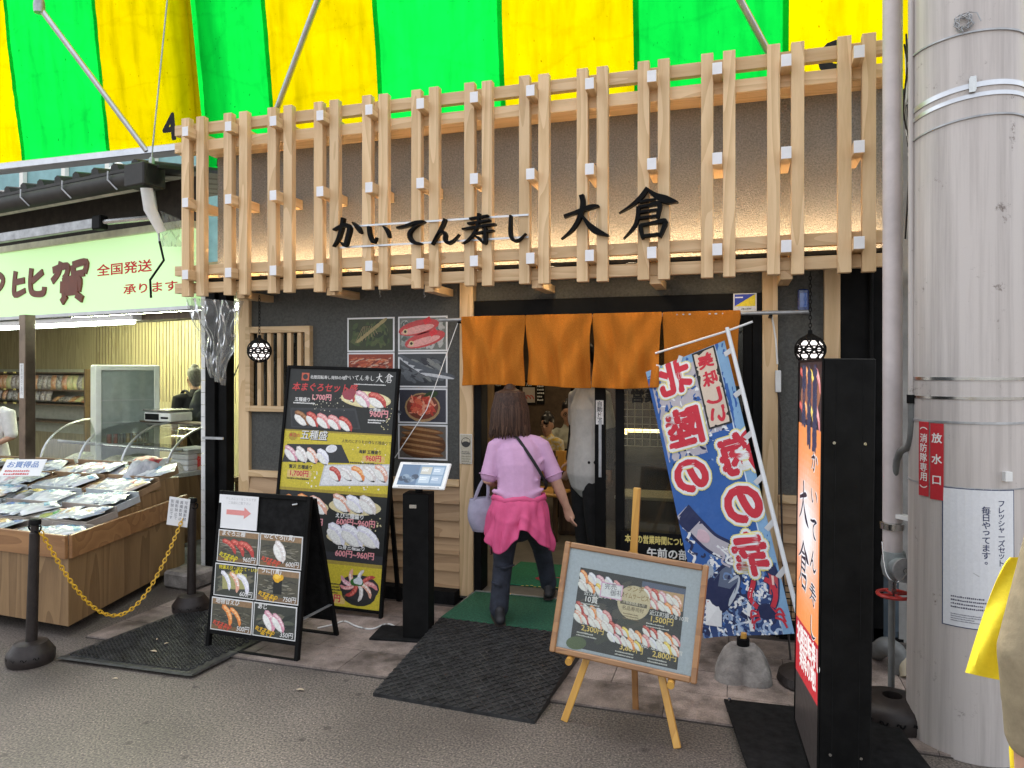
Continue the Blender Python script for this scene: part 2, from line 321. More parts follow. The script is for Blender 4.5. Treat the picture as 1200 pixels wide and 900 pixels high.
def link(name, me, m, parent=None, bev=0.0, sharp=False):
    if m and not me.materials: me.materials.append(M[m] if isinstance(m, str) else m)
    o = bpy.data.objects.new(name, me); COL.objects.link(o)
    if parent:
        o.parent = parent
        o.matrix_parent_inverse = wm(parent).inverted()
    if sharp and not bev:
        try: me.set_sharp_from_angle(angle=R(40))
        except Exception: pass
    if bev:
        b = o.modifiers.new('bevel', 'BEVEL'); b.width = bev; b.segments = 1; b.limit_method = 'ANGLE'
    return o
def wm(o):
    m = o.matrix_basis.copy()
    if o.parent: m = wm(o.parent) @ o.matrix_parent_inverse @ m
    return m
def tag(o, label, cat, group=None):
    o['label'] = label; o['category'] = cat
    if group: o['group'] = group
    return o
def thing(name, label, cat, loc=(0, 0, 0), group=None):
    o = bpy.data.objects.new(name, None); COL.objects.link(o); o.location = loc; o.empty_display_size = 0.1
    return tag(o, label, cat, group)
def struct(o): o['kind'] = 'structure'; return o
def copy_tree(o, parent=None):
    c = o.copy(); COL.objects.link(c)
    if parent: c.parent = parent
    for ch in list(o.children): copy_tree(ch, c)
    return c
def solid(o, th, offset=-1.0):
    md = o.modifiers.new('solid', 'SOLIDIFY'); md.thickness = th; md.offset = offset; return o
def frame_mx(o, right, up):
    r = Vector(right).normalized(); u = Vector(up); u = (u - r * u.dot(r)).normalized(); n = r.cross(u)   # n points at the viewer
    m = Matrix(((r.x, -n.x, u.x, o[0]), (r.y, -n.y, u.y, o[1]), (r.z, -n.z, u.z, o[2]), (0, 0, 0, 1)))
    return m                                    # local x = right, local z = up, local -y = towards the viewer
def quad_mx(tl, tr, bl):
    tl, tr, bl = Vector(tl), Vector(tr), Vector(bl)
    return frame_mx(bl, tr - tl, tl - bl), (tr - tl).length, (tl - bl).length

# ------------------------------------------------------------------ flat print: text and pictures as coloured polygons
_tc = {}
def ring_off(b):
    if b < .004: return [(0, 0)]
    n = 4 if b < .03 else (8 if b < .07 else 16)
    o = [(b * math.cos(2 * math.pi * (k + .5) / n), b * math.sin(2 * math.pi * (k + .5) / n)) for k in range(n)]
    if b > .07: o += [(b * .5 * math.cos(2 * math.pi * k / 8), b * .5 * math.sin(2 * math.pi * k / 8)) for k in range(8)]
    return o + [(0, 0)]
def glyphs(txt, bold=0.0):
    k = (txt, round(bold, 4))
    if k not in _tc:
        cu = bpy.data.curves.new('t', 'FONT'); cu.body = txt; cu.size = 1.0; cu.offset = bold; cu.resolution_u = 3; cu.fill_mode = 'FRONT'
        ob = bpy.data.objects.new('t', cu); COL.objects.link(ob)
        dg = bpy.context.evaluated_depsgraph_get(); me = bpy.data.meshes.new_from_object(ob.evaluated_get(dg))
        v = [(p.co.x, p.co.y) for p in me.vertices]; f = [list(p.vertices) for p in me.polygons]
        bpy.data.objects.remove(ob); bpy.data.curves.remove(cu); bpy.data.meshes.remove(me)
        if v:
            xs = [p[0] for p in v]; ys = [p[1] for p in v]
            bb = (min(xs), min(ys), max(xs), max(ys))
        else: bb = (0, 0, 1, 1)
        _tc[k] = (v, f, bb)
    return _tc[k]
STEP = 0.0004
class Print:
    def __init__(s, mx=None, flip=0.0): s.v, s.f, s.c, s.mx, s.flip = [], [], [], mx, flip
    def raw(s, pts, faces, col, lay):
        o = len(s.v)
        for p in pts:
            u = s.flip - p[0] if s.flip else p[0]
            q = Vector((u, -lay * STEP, p[1])); s.v.append(s.mx @ q if s.mx else q)
        for f in faces: s.f.append([o + i for i in (f[::-1] if s.flip else f)]); s.c.append(col)
    def poly(s, pts, col, lay=1): s.raw(pts, [list(range(len(pts)))], col, lay)
    def rect(s, u0, v0, u1, v1, col, lay=1, rot=0.0):
        p = [(u0, v0), (u1, v0), (u1, v1), (u0, v1)]
        if rot:
            cx, cy = (u0 + u1) / 2, (v0 + v1) / 2; c, sn = math.cos(rot), math.sin(rot)
            p = [(cx + (x - cx) * c - (y - cy) * sn, cy + (x - cx) * sn + (y - cy) * c) for x, y in p]
        s.poly(p, col, lay)
    def ell(s, cx, cy, a, b, col, lay=1, rot=0.0, n=16, wob=0.0):
        c, sn = math.cos(rot), math.sin(rot); pts = []
        for k in range(n):
            t = 2 * math.pi * k / n; f = 1 + wob * math.sin(3 * t + cx * 90) + wob * .6 * math.sin(5 * t + cy * 70)
            x, y = a * f * math.cos(t), b * f * math.sin(t); pts.append((cx + x * c - y * sn, cy + x * sn + y * c))
        s.poly(pts, col, lay)
    def text(s, txt, u, v, size, col, lay=2, bold=0.02, fit=None, shear=0.0, rot=0.0, align='l', sx=1.0):
        V, F_, bb = glyphs(txt, 0.0); k = size / 0.86
        wd = (bb[2] - bb[0]) * k * sx
        if fit: sx *= fit / wd; wd = fit
        ox = {'l': 0, 'c': -wd / 2, 'r': -wd}[align]; c, sn = math.cos(rot), math.sin(rot)
        for i, (ex, ey) in enumerate(ring_off(bold)):
            pts = []
            for x, y in V:
                a = (x + ex - bb[0]) * k * sx + ox + shear * (y - bb[1]) * k; b = (y + ey - min(bb[1], 0)) * k
                pts.append((u + a * c - b * sn, v + a * sn + b * c))
            s.raw(pts, F_, col, lay + i * .06)
        return wd
    def vtext(s, txt, u, v, size, col, lay=2, bold=0.02, pitch=1.05):
        for i, ch in enumerate(txt):
            V, F_, bb = glyphs(ch, 0.0); k = size / 0.86; cx, cy = (bb[0] + bb[2]) / 2, (bb[1] + bb[3]) / 2
            for j, (ex, ey) in enumerate(ring_off(bold)): s.raw([(u + (x + ex - cx) * k, v - i * size * pitch + (y + ey - cy) * k) for x, y in V], F_, col, lay + j * .06)
    def glyph_at(s, ch, cx, cy, w, h, col, lay, bold, rot=0.0):
        V, F_, b0 = glyphs(ch, 0.0)
        mx_, my_ = (b0[0] + b0[2]) / 2, (b0[1] + b0[3]) / 2; kx, ky = w / (b0[2] - b0[0]), h / (b0[3] - b0[1]); c, sn = math.cos(rot), math.sin(rot)
        for i, (ex, ey) in enumerate(ring_off(bold)): s.raw([(cx + (x + ex - mx_) * kx * c - (y + ey - my_) * ky * sn, cy + (x + ex - mx_) * kx * sn + (y + ey - my_) * ky * c) for x, y in V], F_, col, lay + i * .06)
    def strokes(s, ch, u, v, w, h, col, lay=2, fat=1.0):
        for i, st in enumerate(BR[ch]):
            for q in ribbon(st, w, h, fat): s.poly([(u + a, v + b) for a, b in q], col, lay + i * 0.15)
    def lines(s, u, v, w, n, size, col, lay=2, pitch=1.6):
        rr = random.Random(int((u + v) * 9999))
        for i in range(n):
            x = u; e = u + w * rr.uniform(.7, 1)
            while x < e:
                l = size * rr.uniform(.5, .95); s.rect(x, v - i * size * pitch, x + l, v - i * size * pitch + size * rr.uniform(.6, .95), col, lay); x += l + size * rr.uniform(.12, .3)
    def scatter(s, u0, v0, u1, v1, cols, n, a, el=1.0, lay=1.5, rot=None, seed=1):
        rr = random.Random(seed)
        for i in range(n):
            q = a * rr.uniform(.4, 1.2); x = rr.uniform(u0 + q, max(u0 + q, u1 - q)); y = rr.uniform(v0 + q, max(v0 + q, v1 - q))
            s.ell(x, y, q, q / (el * rr.uniform(.8, 1.3)), rr.choice(cols), lay + i * .004, rr.uniform(0, 3.14) if rot is None else rot + rr.uniform(-.3, .3), 8, .08)
    def nigiri(s, cx, cy, L, kind='tuna', rot=-0.5, lay=3, rice=True):
        T = {'tuna': ((.50, .06, .05), (.66, .16, .12)), 'toro': ((.72, .26, .26), (.85, .48, .45)), 'salmon': ((.85, .28, .07), (.95, .50, .22)), 'shrimp': ((.80, .42, .30), (.93, .74, .66)),
             'white': ((.72, .66, .62), (.90, .86, .82)), 'squid': ((.78, .76, .84), (.94, .94, .96)), 'egg': ((.85, .58, .08), (.95, .75, .2)), 'uni': ((.80, .36, .02), (.95, .55, .08)), 'pink': ((.70, .34, .42), (.86, .6, .62)), 'eel': ((.22, .09, .03), (.42, .2, .08))}[kind]
        rr = random.Random(int(cx * 7919 + cy * 104729)); rot += rr.uniform(-.12, .12); L *= rr.uniform(.92, 1.08); sq = rr.uniform(.85, 1.2)
        c, sn = math.cos(rot), math.sin(rot); P = lambda x, y: (cx + (x * c - y * sq * sn) * L, cy + (x * sn + y * sq * c) * L)
        q = P(.02, -.12); rice and s.ell(q[0] + .04 * L, q[1] - .07 * L, .46 * L, .2 * L, (.012, .011, .010), lay - .1, rot, 12)
        if rice:
            s.ell(q[0], q[1] - .02 * L, .44 * L, .22 * L, (.70, .68, .64), lay, rot, 14, .03); s.ell(q[0], q[1], .41 * L, .19 * L, (.86, .85, .80), lay + .1, rot, 14, .05)
        pts = [P(-.52, .02), P(-.42, .17), P(-.1, .25), P(.22, .20), P(.46, .05), P(.56, -.16), P(.44, -.17), P(.2, -.04), P(-.14, .0), P(-.42, -.09)]
        s.poly(pts, T[0], lay + .2)
        s.poly([P(-.46, .04), P(-.38, .14), P(-.1, .21), P(.2, .16), P(.40, .04), P(.2, .06), P(-.1, .10), P(-.36, .02)], T[1], lay + .3)
        for k in range(4):
            x = -.34 + k * .19; s.poly([P(x, .02), P(x + .03, .02), P(x + .09, .19 - abs(k - 1) * .03), P(x + .05, .19 - abs(k - 1) * .03)], tuple(min(1, e * 1.25 + .05) for e in T[1]), lay + .4)
    def build(s, name, m='print', parent=None):
        me = bpy.data.meshes.new(name); me.from_pydata([tuple(p) for p in s.v], [], s.f); me.update()
        ca = me.color_attributes.new('Col', 'FLOAT_COLOR', 'CORNER'); d = []
        for p in me.polygons:
            c = s.c[p.index]; d += [c[0], c[1], c[2], 1.0] * p.loop_total
        ca.data.foreach_set('color', d)
        return link(name, me, m, parent)
def cr(p, n=5):
    out = []
    for i in range(len(p) - 1):
        a = p[max(i - 1, 0)]; b = p[i]; c = p[i + 1]; d = p[min(i + 2, len(p) - 1)]
        for k in range(n):
            t = k / n; out.append(tuple(.5 * (2 * b[j] + (c[j] - a[j]) * t + (2 * a[j] - 5 * b[j] + 4 * c[j] - d[j]) * t * t + (3 * b[j] - a[j] - 3 * c[j] + d[j]) * t ** 3) for j in range(len(b))))
    out.append(p[-1]); return out
def ribbon_edges(st, w, h, fat=1.0):
    st = [(p[0], p[1], p[2] if len(p) > 2 else .12) for p in st]; q = cr(st); Lf = []; Rt = []; m = (w + h) / 2
    for i, (x, y, wd) in enumerate(q):
        a, b = q[max(i - 1, 0)], q[min(i + 1, len(q) - 1)]; dx, dy = (b[0] - a[0]) * w, (b[1] - a[1]) * h; l = math.hypot(dx, dy) or 1
        nx, ny = -dy / l, dx / l; hw = max(wd, .012) * m * .5 * fat
        Lf.append((x * w + nx * hw, y * h + ny * hw)); Rt.append((x * w - nx * hw, y * h - ny * hw))
    # rounded brush ends
    return Lf, Rt
def ribbon(st, w, h, fat=1.0):
    a, b = ribbon_edges(st, w, h, fat); return [[a[i], b[i], b[i + 1], a[i + 1]] for i in range(len(a) - 1)]
def stroke_solid(mb, st, u, v, w, h, y0, y1, fat=1.0):
    a, b = ribbon_edges(st, w, h, fat); n = len(a); vs = []
    for i in range(n):
        for (p, y) in ((a[i], y0), (b[i], y0), (b[i], y1), (a[i], y1)): vs.append((u + p[0], y, v + p[1]))
    fs = []
    for i in range(n - 1):
        o = i * 4; q = o + 4
        for k in range(4): fs.append((o + k, o + (k + 1) % 4, q + (k + 1) % 4, q + k))
    fs += [(0, 1, 2, 3), tuple((n - 1) * 4 + k for k in (3, 2, 1, 0))]
    mb.add(vs, fs)
BR = {
 '大': [[(.08,.53,.07),(.3,.6,.07),(.62,.70,.10),(.80,.72,.03)], [(.44,.99,.10),(.47,.8,.10),(.41,.5,.09),(.25,.22,.07),(.02,.02,.015)], [(.44,.56,.03),(.56,.36,.09),(.72,.18,.14),(1.0,.04,.03)]],
 '倉': [[(.50,1.0,.07),(.38,.82,.08),(.2,.66,.05),(.0,.54,.012)], [(.50,.97,.04),(.64,.84,.09),(.82,.74,.14),(1.02,.68,.02)], [(.36,.73,.04),(.5,.75,.05),(.64,.76,.03)],
   [(.34,.64,.07),(.33,.45,.07),(.27,.25,.06),(.08,.02,.015)], [(.34,.63,.05),(.5,.65,.05),(.70,.67,.08),(.69,.5,.07),(.67,.38,.05)], [(.36,.53,.045),(.66,.55,.045)], [(.34,.41,.045),(.66,.43,.05)],
   [(.38,.28,.07),(.39,.14,.07),(.42,.0,.05)], [(.38,.27,.05),(.6,.30,.055),(.80,.32,.09),(.77,.17,.07),(.71,.02,.06)], [(.42,.05,.055),(.70,.07,.055)]],
 'か': [[(.04,.60,.05),(.3,.70,.10),(.5,.72,.11),(.57,.6,.12),(.5,.3,.11),(.42,.08,.10),(.28,.2,.02)], [(.36,.97,.09),(.30,.6,.10),(.2,.3,.08),(.04,.06,.02)], [(.68,.80,.04),(.84,.62,.12),(.94,.44,.06)]],
 'い': [[(.10,.82,.09),(.14,.5,.12),(.24,.2,.11),(.34,.14,.06),(.42,.34,.02)], [(.7,.78,.05),(.86,.58,.12),(.94,.30,.06)]],
 'て': [[(.03,.72,.07),(.35,.78,.10),(.65,.88,.11),(.94,.90,.05),(.65,.74,.06),(.46,.52,.10),(.46,.28,.12),(.6,.10,.12),(.84,.04,.05)]],
 'ん': [[(.5,.98,.10),(.38,.66,.11),(.2,.3,.10),(.04,.02,.05),(.25,.36,.05),(.42,.48,.09),(.5,.36,.11),(.5,.16,.11),(.62,.05,.11),(.8,.14,.07),(.98,.36,.02)]],
 '寿': [[(.22,.86,.06),(.5,.89,.07),(.78,.93,.05)], [(.16,.70,.06),(.5,.73,.07),(.84,.77,.05)], [(.0,.52,.05),(.4,.56,.08),(1.0,.62,.06)], [(.5,1.02,.08),(.48,.7,.08),(.38,.4,.07),(.2,.16,.05),(.0,.02,.015)],
   [(.34,.34,.05),(.6,.37,.06),(.95,.41,.05)], [(.7,.52,.07),(.7,.25,.10),(.68,.0,.08),(.54,.1,.02)], [(.40,.26,.03),(.5,.18,.09),(.54,.10,.05)]],
 'し': [[(.3,.98,.09),(.28,.6,.12),(.3,.25,.13),(.45,.06,.12),(.7,.08,.08),(.98,.3,.02)]],
 '比': [[(.14,.92),(.10,.5),(.12,.12),(.42,.24,.1)], [(.12,.54),(.40,.58)], [(.92,.80),(.62,.52)], [(.60,.96),(.57,.5),(.60,.18),(.74,.08),(.93,.1),(.96,.30)]],
 '賀': [[(.05,.80),(.42,.88),(.42,.66),(.34,.54)], [(.27,1.0),(.2,.72),(.03,.50)], [(.58,.88),(.60,.62)], [(.58,.88),(.92,.92),(.88,.64)], [(.60,.62),(.88,.65)], [(.32,.48),(.31,.16)], [(.32,.48),(.74,.51),(.73,.18)],
   [(.33,.38,.08),(.72,.40,.08)], [(.33,.28,.08),(.72,.29,.08)], [(.31,.17),(.73,.19)], [(.42,.10),(.30,-.08)], [(.68,.10),(.84,-.04)]],
 'の': [[(.55,.8),(.5,.5),(.32,.2),(.15,.3),(.2,.65),(.55,.84),(.87,.6),(.82,.3),(.55,.06)]],
}
def blob(name, chains, m, parent, voxel=0.008, sm=8, ref=(1, 0, 0), mx=None, n=14, extra=None):
    mb = MB(mx)
    for c in chains: mb.tube(c, n=n, ref=ref, round_ends=True)
    if extra: extra(mb)
    o = mb.build(name, m, parent)
    r = o.modifiers.new('remesh', 'REMESH'); r.mode = 'VOXEL'; r.voxel_size = voxel; r.use_smooth_shade = True
    s_ = o.modifiers.new('smooth', 'SMOOTH'); s_.factor = 0.5; s_.iterations = sm
    return o
# ================================================================== ground
def asphalt_mat():
    m, t, b = _mat('worn_asphalt'); N, L = t.nodes, t.links
    tc = N.new('ShaderNodeTexCoord')
    def nz(sc, d=4): 
        n = N.new('ShaderNodeTexNoise'); n.inputs['Scale'].default_value = sc; n.inputs['Detail'].default_value = d; L.new(tc.outputs['Object'], n.inputs['Vector']); return n
    big, fine = nz(1.3, 5), nz(95, 3)
    vo = N.new('ShaderNodeTexVoronoi'); vo.inputs['Scale'].default_value = 75; L.new(tc.outputs['Object'], vo.inputs['Vector'])
    rp = N.new('ShaderNodeValToRGB'); e = rp.color_ramp.elements
    e[0].position = .3; e[0].color = (.066, .056, .049, 1); e[1].position = .7; e[1].color = (.128, .110, .096, 1); L.new(big.outputs['Fac'], rp.inputs['Fac'])
    sp = N.new('ShaderNodeValToRGB'); e = sp.color_ramp.elements
    e[0].position = .36; e[0].color = (.45, .44, .43, 1); e[1].position = .64; e[1].color = (1.75, 1.72, 1.66, 1); L.new(fine.outputs['Fac'], sp.inputs['Fac'])
    st = N.new('ShaderNodeValToRGB'); e = st.color_ramp.elements
    e[0].position = .06; e[0].color = (4.5, 4.4, 4.1, 1); e[1].position = .19; e[1].color = (1, 1, 1, 1); L.new(vo.outputs['Distance'], st.inputs['Fac'])
    m1 = N.new('ShaderNodeMix'); m1.data_type = 'RGBA'; m1.blend_type = 'MULTIPLY'; m1.inputs[0].default_value = 1; m1.clamp_result = False
    L.new(rp.outputs[0], m1.inputs[6]); L.new(sp.outputs[0], m1.inputs[7])
    m2 = N.new('ShaderNodeMix'); m2.data_type = 'RGBA'; m2.blend_type = 'MULTIPLY'; m2.inputs[0].default_value = .7; m2.clamp_result = False
    L.new(m1.outputs[2], m2.inputs[6]); L.new(st.outputs[0], m2.inputs[7])
    v2 = N.new('ShaderNodeTexVoronoi'); v2.inputs['Scale'].default_value = 5; L.new(tc.outputs['Object'], v2.inputs['Vector'])          # gum spots
    g2 = N.new('ShaderNodeValToRGB'); e = g2.color_ramp.elements; e[0].position = .07; e[0].color = (.38, .37, .36, 1); e[1].position = .11; e[1].color = (1, 1, 1, 1); L.new(v2.outputs['Distance'], g2.inputs['Fac'])
    wq = nz(2.0, 4); vm = N.new('ShaderNodeVectorMath'); vm.operation = 'MULTIPLY_ADD'; vm.inputs[1].default_value = (.5, .5, .5); L.new(wq.outputs['Color'], vm.inputs[0]); L.new(tc.outputs['Object'], vm.inputs[2])
    v3 = N.new('ShaderNodeTexVoronoi'); v3.feature = 'DISTANCE_TO_EDGE'; v3.inputs['Scale'].default_value = .55; L.new(vm.outputs[0], v3.inputs['Vector'])                       # hairline cracks
    g3 = N.new('ShaderNodeValToRGB'); e = g3.color_ramp.elements; e[0].position = .0; e[0].color = (.40, .39, .38, 1); e[1].position = .006; e[1].color = (1, 1, 1, 1); L.new(v3.outputs['Distance'], g3.inputs['Fac'])
    m3 = N.new('ShaderNodeMix'); m3.data_type = 'RGBA'; m3.blend_type = 'MULTIPLY'; m3.inputs[0].default_value = .8; L.new(m2.outputs[2], m3.inputs[6]); L.new(g2.outputs[0], m3.inputs[7])
    m4 = N.new('ShaderNodeMix'); m4.data_type = 'RGBA'; m4.blend_type = 'MULTIPLY'; m4.inputs[0].default_value = .12; L.new(m3.outputs[2], m4.inputs[6]); L.new(g3.outputs[0], m4.inputs[7]); L.new(m4.outputs[2], b.inputs['Base Color'])
    rr = N.new('ShaderNodeMapRange'); rr.inputs['To Min'].default_value = .45; rr.inputs['To Max'].default_value = .85
    L.new(big.outputs['Fac'], rr.inputs[0]); L.new(rr.outputs[0], b.inputs['Roughness'])
    bp = N.new('ShaderNodeBump'); bp.inputs['Strength'].default_value = .55; bp.inputs['Distance'].default_value = .006
    L.new(fine.outputs['Fac'], bp.inputs['Height']); L.new(bp.outputs[0], b.inputs['Normal'])
    return m
M['asphalt'] = asphalt_mat()
def stained_tile():
    m, t, b = _mat('stained_paving_tile'); N, L = t.nodes, t.links
    tc = N.new('ShaderNodeTexCoord'); oi = N.new('ShaderNodeObjectInfo'); ge = N.new('ShaderNodeNewGeometry')
    n1 = N.new('ShaderNodeTexNoise'); n1.inputs['Scale'].default_value = 3.2; n1.inputs['Detail'].default_value = 8; n1.inputs['Roughness'].default_value = .72; L.new(ge.outputs['Position'], n1.inputs['Vector'])
    n2 = N.new('ShaderNodeTexNoise'); n2.inputs['Scale'].default_value = 130; n2.inputs['Detail'].default_value = 3; L.new(ge.outputs['Position'], n2.inputs['Vector'])
    rp = N.new('ShaderNodeValToRGB'); e = rp.color_ramp.elements; e[0].position = .36; e[0].color = (.085, .066, .055, 1); e[1].position = .60; e[1].color = (.33, .265, .23, 1)
    L.new(n1.outputs['Fac'], rp.inputs['Fac'])
    mr = N.new('ShaderNodeMapRange'); mr.inputs['To Min'].default_value = .75; mr.inputs['To Max'].default_value = 1.2; L.new(oi.outputs['Random'], mr.inputs[0])
    mr2 = N.new('ShaderNodeMapRange'); mr2.inputs['From Min'].default_value = .25; mr2.inputs['From Max'].default_value = .75; mr2.inputs['To Min'].default_value = .7; mr2.inputs['To Max'].default_value = 1.25; L.new(n2.outputs['Fac'], mr2.inputs[0])
    mu = N.new('ShaderNodeMath'); mu.operation = 'MULTIPLY'; L.new(mr.outputs[0], mu.inputs[0]); L.new(mr2.outputs[0], mu.inputs[1])
    hv = N.new('ShaderNodeHueSaturation'); L.new(mu.outputs[0], hv.inputs['Value']); L.new(rp.outputs[0], hv.inputs['Color']); L.new(hv.outputs[0], b.inputs['Base Color'])
    r2 = N.new('ShaderNodeMapRange'); r2.inputs['To Min'].default_value = .35; r2.inputs['To Max'].default_value = .8; L.new(n1.outputs['Fac'], r2.inputs[0]); L.new(r2.outputs[0], b.inputs['Roughness'])
    bp = N.new('ShaderNodeBump'); bp.inputs['Strength'].default_value = .35; bp.inputs['Distance'].default_value = .004; L.new(n2.outputs['Fac'], bp.inputs['Height']); L.new(bp.outputs[0], b.inputs['Normal'])
    return m
M['tile'] = stained_tile()
struct(MB().add([(-300, -300, 0), (300, -300, 0), (300, 300, 0), (-300, 300, 0)], [(0, 1, 2, 3)]).build('ground', 'asphalt'))
pave = struct(MB().box((-3.95, -1.40, 0.001), (2.6, 0.0, 0.006)).build('pavement', mat('dark_joint_mortar', (.06, .05, .045), .9, .2)))
tw, td = 0.596, 0.296
tm = MB().box((0, 0, 0), (tw, td, 0.010)).mesh('paving_tile'); tm.materials.append(M['tile'])
for j in range(5):
    y = -1.395 + j * (td + 0.004)
    if y + td > 0.09: continue
    x = -3.945 - (0.3 if j % 2 else 0.0)
    while x < 2.4:
        o = bpy.data.objects.new('paving_tile', tm); COL.objects.link(o); o.parent = pave
        o.location = (max(x, -3.945), y, 0.005 + random.uniform(0, .002)); o.rotation_euler = (random.uniform(-.002, .002), random.uniform(-.0015, .0015), 0)
        if x < -3.945: o.scale = ((x + tw + 3.945) / tw, 1, 1)
        x += tw + 0.004

# ================================================================== the restaurant
rest = thing('sushi_restaurant', 'dark stucco sushi restaurant front with cypress posts and sliding glass entrance', 'building', (-1.6, 0, 0))
def wallbox(name, a, b, m, bev=0.0, par=None): return MB().box(a, b).build(name, m, par or rest, bev)
# stucco wall round the lattice window
wx0, wx1, wz0, wz1 = -3.74, -3.225, 1.415, 2.00
for a, b in (((-3.76, 0, .86), (wx0, .12, 2.5)), ((wx1, 0, .86), (-1.94, .12, 2.5)), ((wx0, 0, .86), (wx1, .12, wz0)), ((wx0, 0, wz1), (wx1, .12, 2.5))):
    wallbox('wall', a, b, 'stucco_dark')
wallbox('wall', (.256, .0, .86), (.528, .12, 2.5), 'stucco_dark')
wallbox('wall', (-1.829, .02, 2.21), (.158, .14, 2.5), 'stucco_dark')
wallbox('upper_wall', (-3.95, -.10, 2.50), (.87, .12, 3.34), 'stucco_dark')
wallbox('side_wall', (-3.95, .12, 0), (-3.87, 5.2, 3.3), 'stucco_dark'); wallbox('side_wall', (.88, .12, 0), (.96, 5.2, 3.3), 'stucco_dark')
wallbox('rear_wall', (-3.87, 4.6, 0), (.88, 4.72, 3.3), 'brown_wall'); wallbox('roof', (-4.0, -.12, 3.342), (1.0, 5.3, 3.40), 'roof')
wallbox('ceiling', (-3.86, .15, 2.45), (.87, 4.59, 2.49), 'ceiling'); wallbox('floor', (-3.86, -.02, .03), (.87, 4.59, .095), 'floor_in')
wallbox('inner_wall', (-3.86, .13, .1), (-1.94, .16, 2.44), 'brown_wall')
# posts
for x0, x1, y in ((-3.862, -3.763, -.035), (-1.938, -1.834, -.04), (.160, .254, -.04), (.530, .624, -.035)):
    wallbox('post', (x0, y, .05 if x0 < 0 else .02), (x1, .13, 2.44), 'hinoki_z', .003)
wallbox('dark_panel', (.628, -.02, .0), (.872, .1, 2.44), 'black', .002)
MB().tube([(.80, -.035, 0), (.80, -.035, 2.4)], .014).build('conduit', 'black', rest)
# weatherboard below the sill
for x0, x1 in ((-3.76, -1.941), (.257, .527)):
    wallbox('sill', (x0, -.045, .845), (x1, .05, .895), 'hinoki_x', .003)
    for k in range(6):
        z0 = .10 + k * .1235
        MB().add([(x0, -.040, z0), (x1, -.040, z0), (x1, -.012, z0 + .1225), (x0, -.012, z0 + .1225), (x0, .03, z0), (x1, .03, z0), (x1, .03, z0 + .1225), (x0, .03, z0 + .1225)],
                 [(0, 1, 2, 3), (5, 4, 7, 6), (0, 4, 5, 1), (3, 2, 6, 7), (0, 3, 7, 4), (1, 5, 6, 2)]).build('plank', 'plank', rest)
    wallbox('plinth', (x0, -.13, .0), (x1, .04, .098), 'black_matte')
# wire grille at the foot of the right-hand wall
g = MB()
for k in range(9): g.bar((.20 + k * .042, -.145, .02), (.20 + k * .042, -.145, .36), .006, .006)
for k in range(9): g.bar((.19, -.15, .03 + k * .04), (.545, -.15, .03 + k * .04), .006, .006)
g.build('wire_grille', 'black', rest)
# lattice window
win = MB()
for a, b in (((-3.785, -.05, 1.37), (-3.74, .02, 2.05)), ((-3.235, -.05, 1.37), (-3.19, .02, 2.05)), ((-3.74, -.048, 1.37), (-3.235, .02, 1.415)), ((-3.74, -.048, 2.0), (-3.235, .02, 2.05))): win.box(a, b)
win = win.build('lattice_window', 'hinoki_x', rest, .002)
for k in range(5):
    x = -3.68 + k * .0925; MB().box((x, -.035, 1.416), (x + .034, .0, 1.999)).build('lattice_bar', 'hinoki_z', win)
MB().box((-3.73, .03, 1.416), (-3.236, .036, 1.999)).build('pane', 'glass_dark', win)
MB().box((-3.739, .09, 1.416), (-3.226, .10, 1.999)).build('dark_recess_sheet', 'black_matte', win)  # black sheet standing in for the shade of the window recess
# entrance: head, jambs, fixed light and the leaf slid open
MB().box((-1.833, -.02, 2.08), (.157, .12, 2.205)).build('door_head', 'black', rest, .002)
MB().box((-1.833, -.022, .09), (-1.775, .12, 2.079)).build('door_jamb', 'black', rest, .002)
MB().box((.10, -.022, .09), (.157, .12, 2.079)).build('door_jamb', 'black', rest, .002)
MB().box((-1.83, -.06, .02), (.157, .0, .088)).build('threshold', 'steel_dull', rest, .003)
def leaf(x0, x1, y, st, mname, pane):
    d = MB(); z0, z1 = .1, 2.075
    d.box((x0, y, z0), (x0 + st, y + .035, z1)).box((x1 - st, y, z0), (x1, y + .035, z1)).box((x0 + st, y + .001, z0), (x1 - st, y + .034, .33)).box((x0 + st, y + .001, z1 - .07), (x1 - st, y + .034, z1))
    o = d.build(mname, 'black', rest, .002)
    MB().box((x0 + st - .004, y + .014, .326), (x1 - st + .004, y + .020, z1 - .066)).build(pane, 'glass_dark', o)
    return o
fixed = leaf(-.80, .10, .0, .06, 'fixed_light', 'pane')
slide = leaf(-.955, .05, .055, .075, 'door', 'pane')
MB().box((-.925, .045, .95), (-.905, .056, 1.35)).build('handle', 'steel_dull', slide)
pr = Print(frame_mx((-.958, .052, 1.32), (1, 0, 0), (0, 0, 1))); pr.rect(.012, 0, .066, .17, (.75, .74, .72), 1); pr.vtext('自動ドア', .039, .145, .034, (.05, .05, .05), 2, .02, 1.12); pr.build('door_sticker', 'print', slide)
pr = Print(frame_mx((-.74, -.001, 1.36), (1, 0, 0), (0, 0, 1)))
pr.text('営業時間', .05, .12, .085, (.01, .01, .01), 1, .03)
for k in range(14):
    pr.rect(.02 + k * .052, -.18, .024 + k * .052, .20, (.28, .25, .16), .5)
    if k < 8: pr.rect(0, -.18 + k * .05, .74, -.176 + k * .05, (.28, .25, .16), .5)
pr.build('window_film', 'print_matte', fixed)
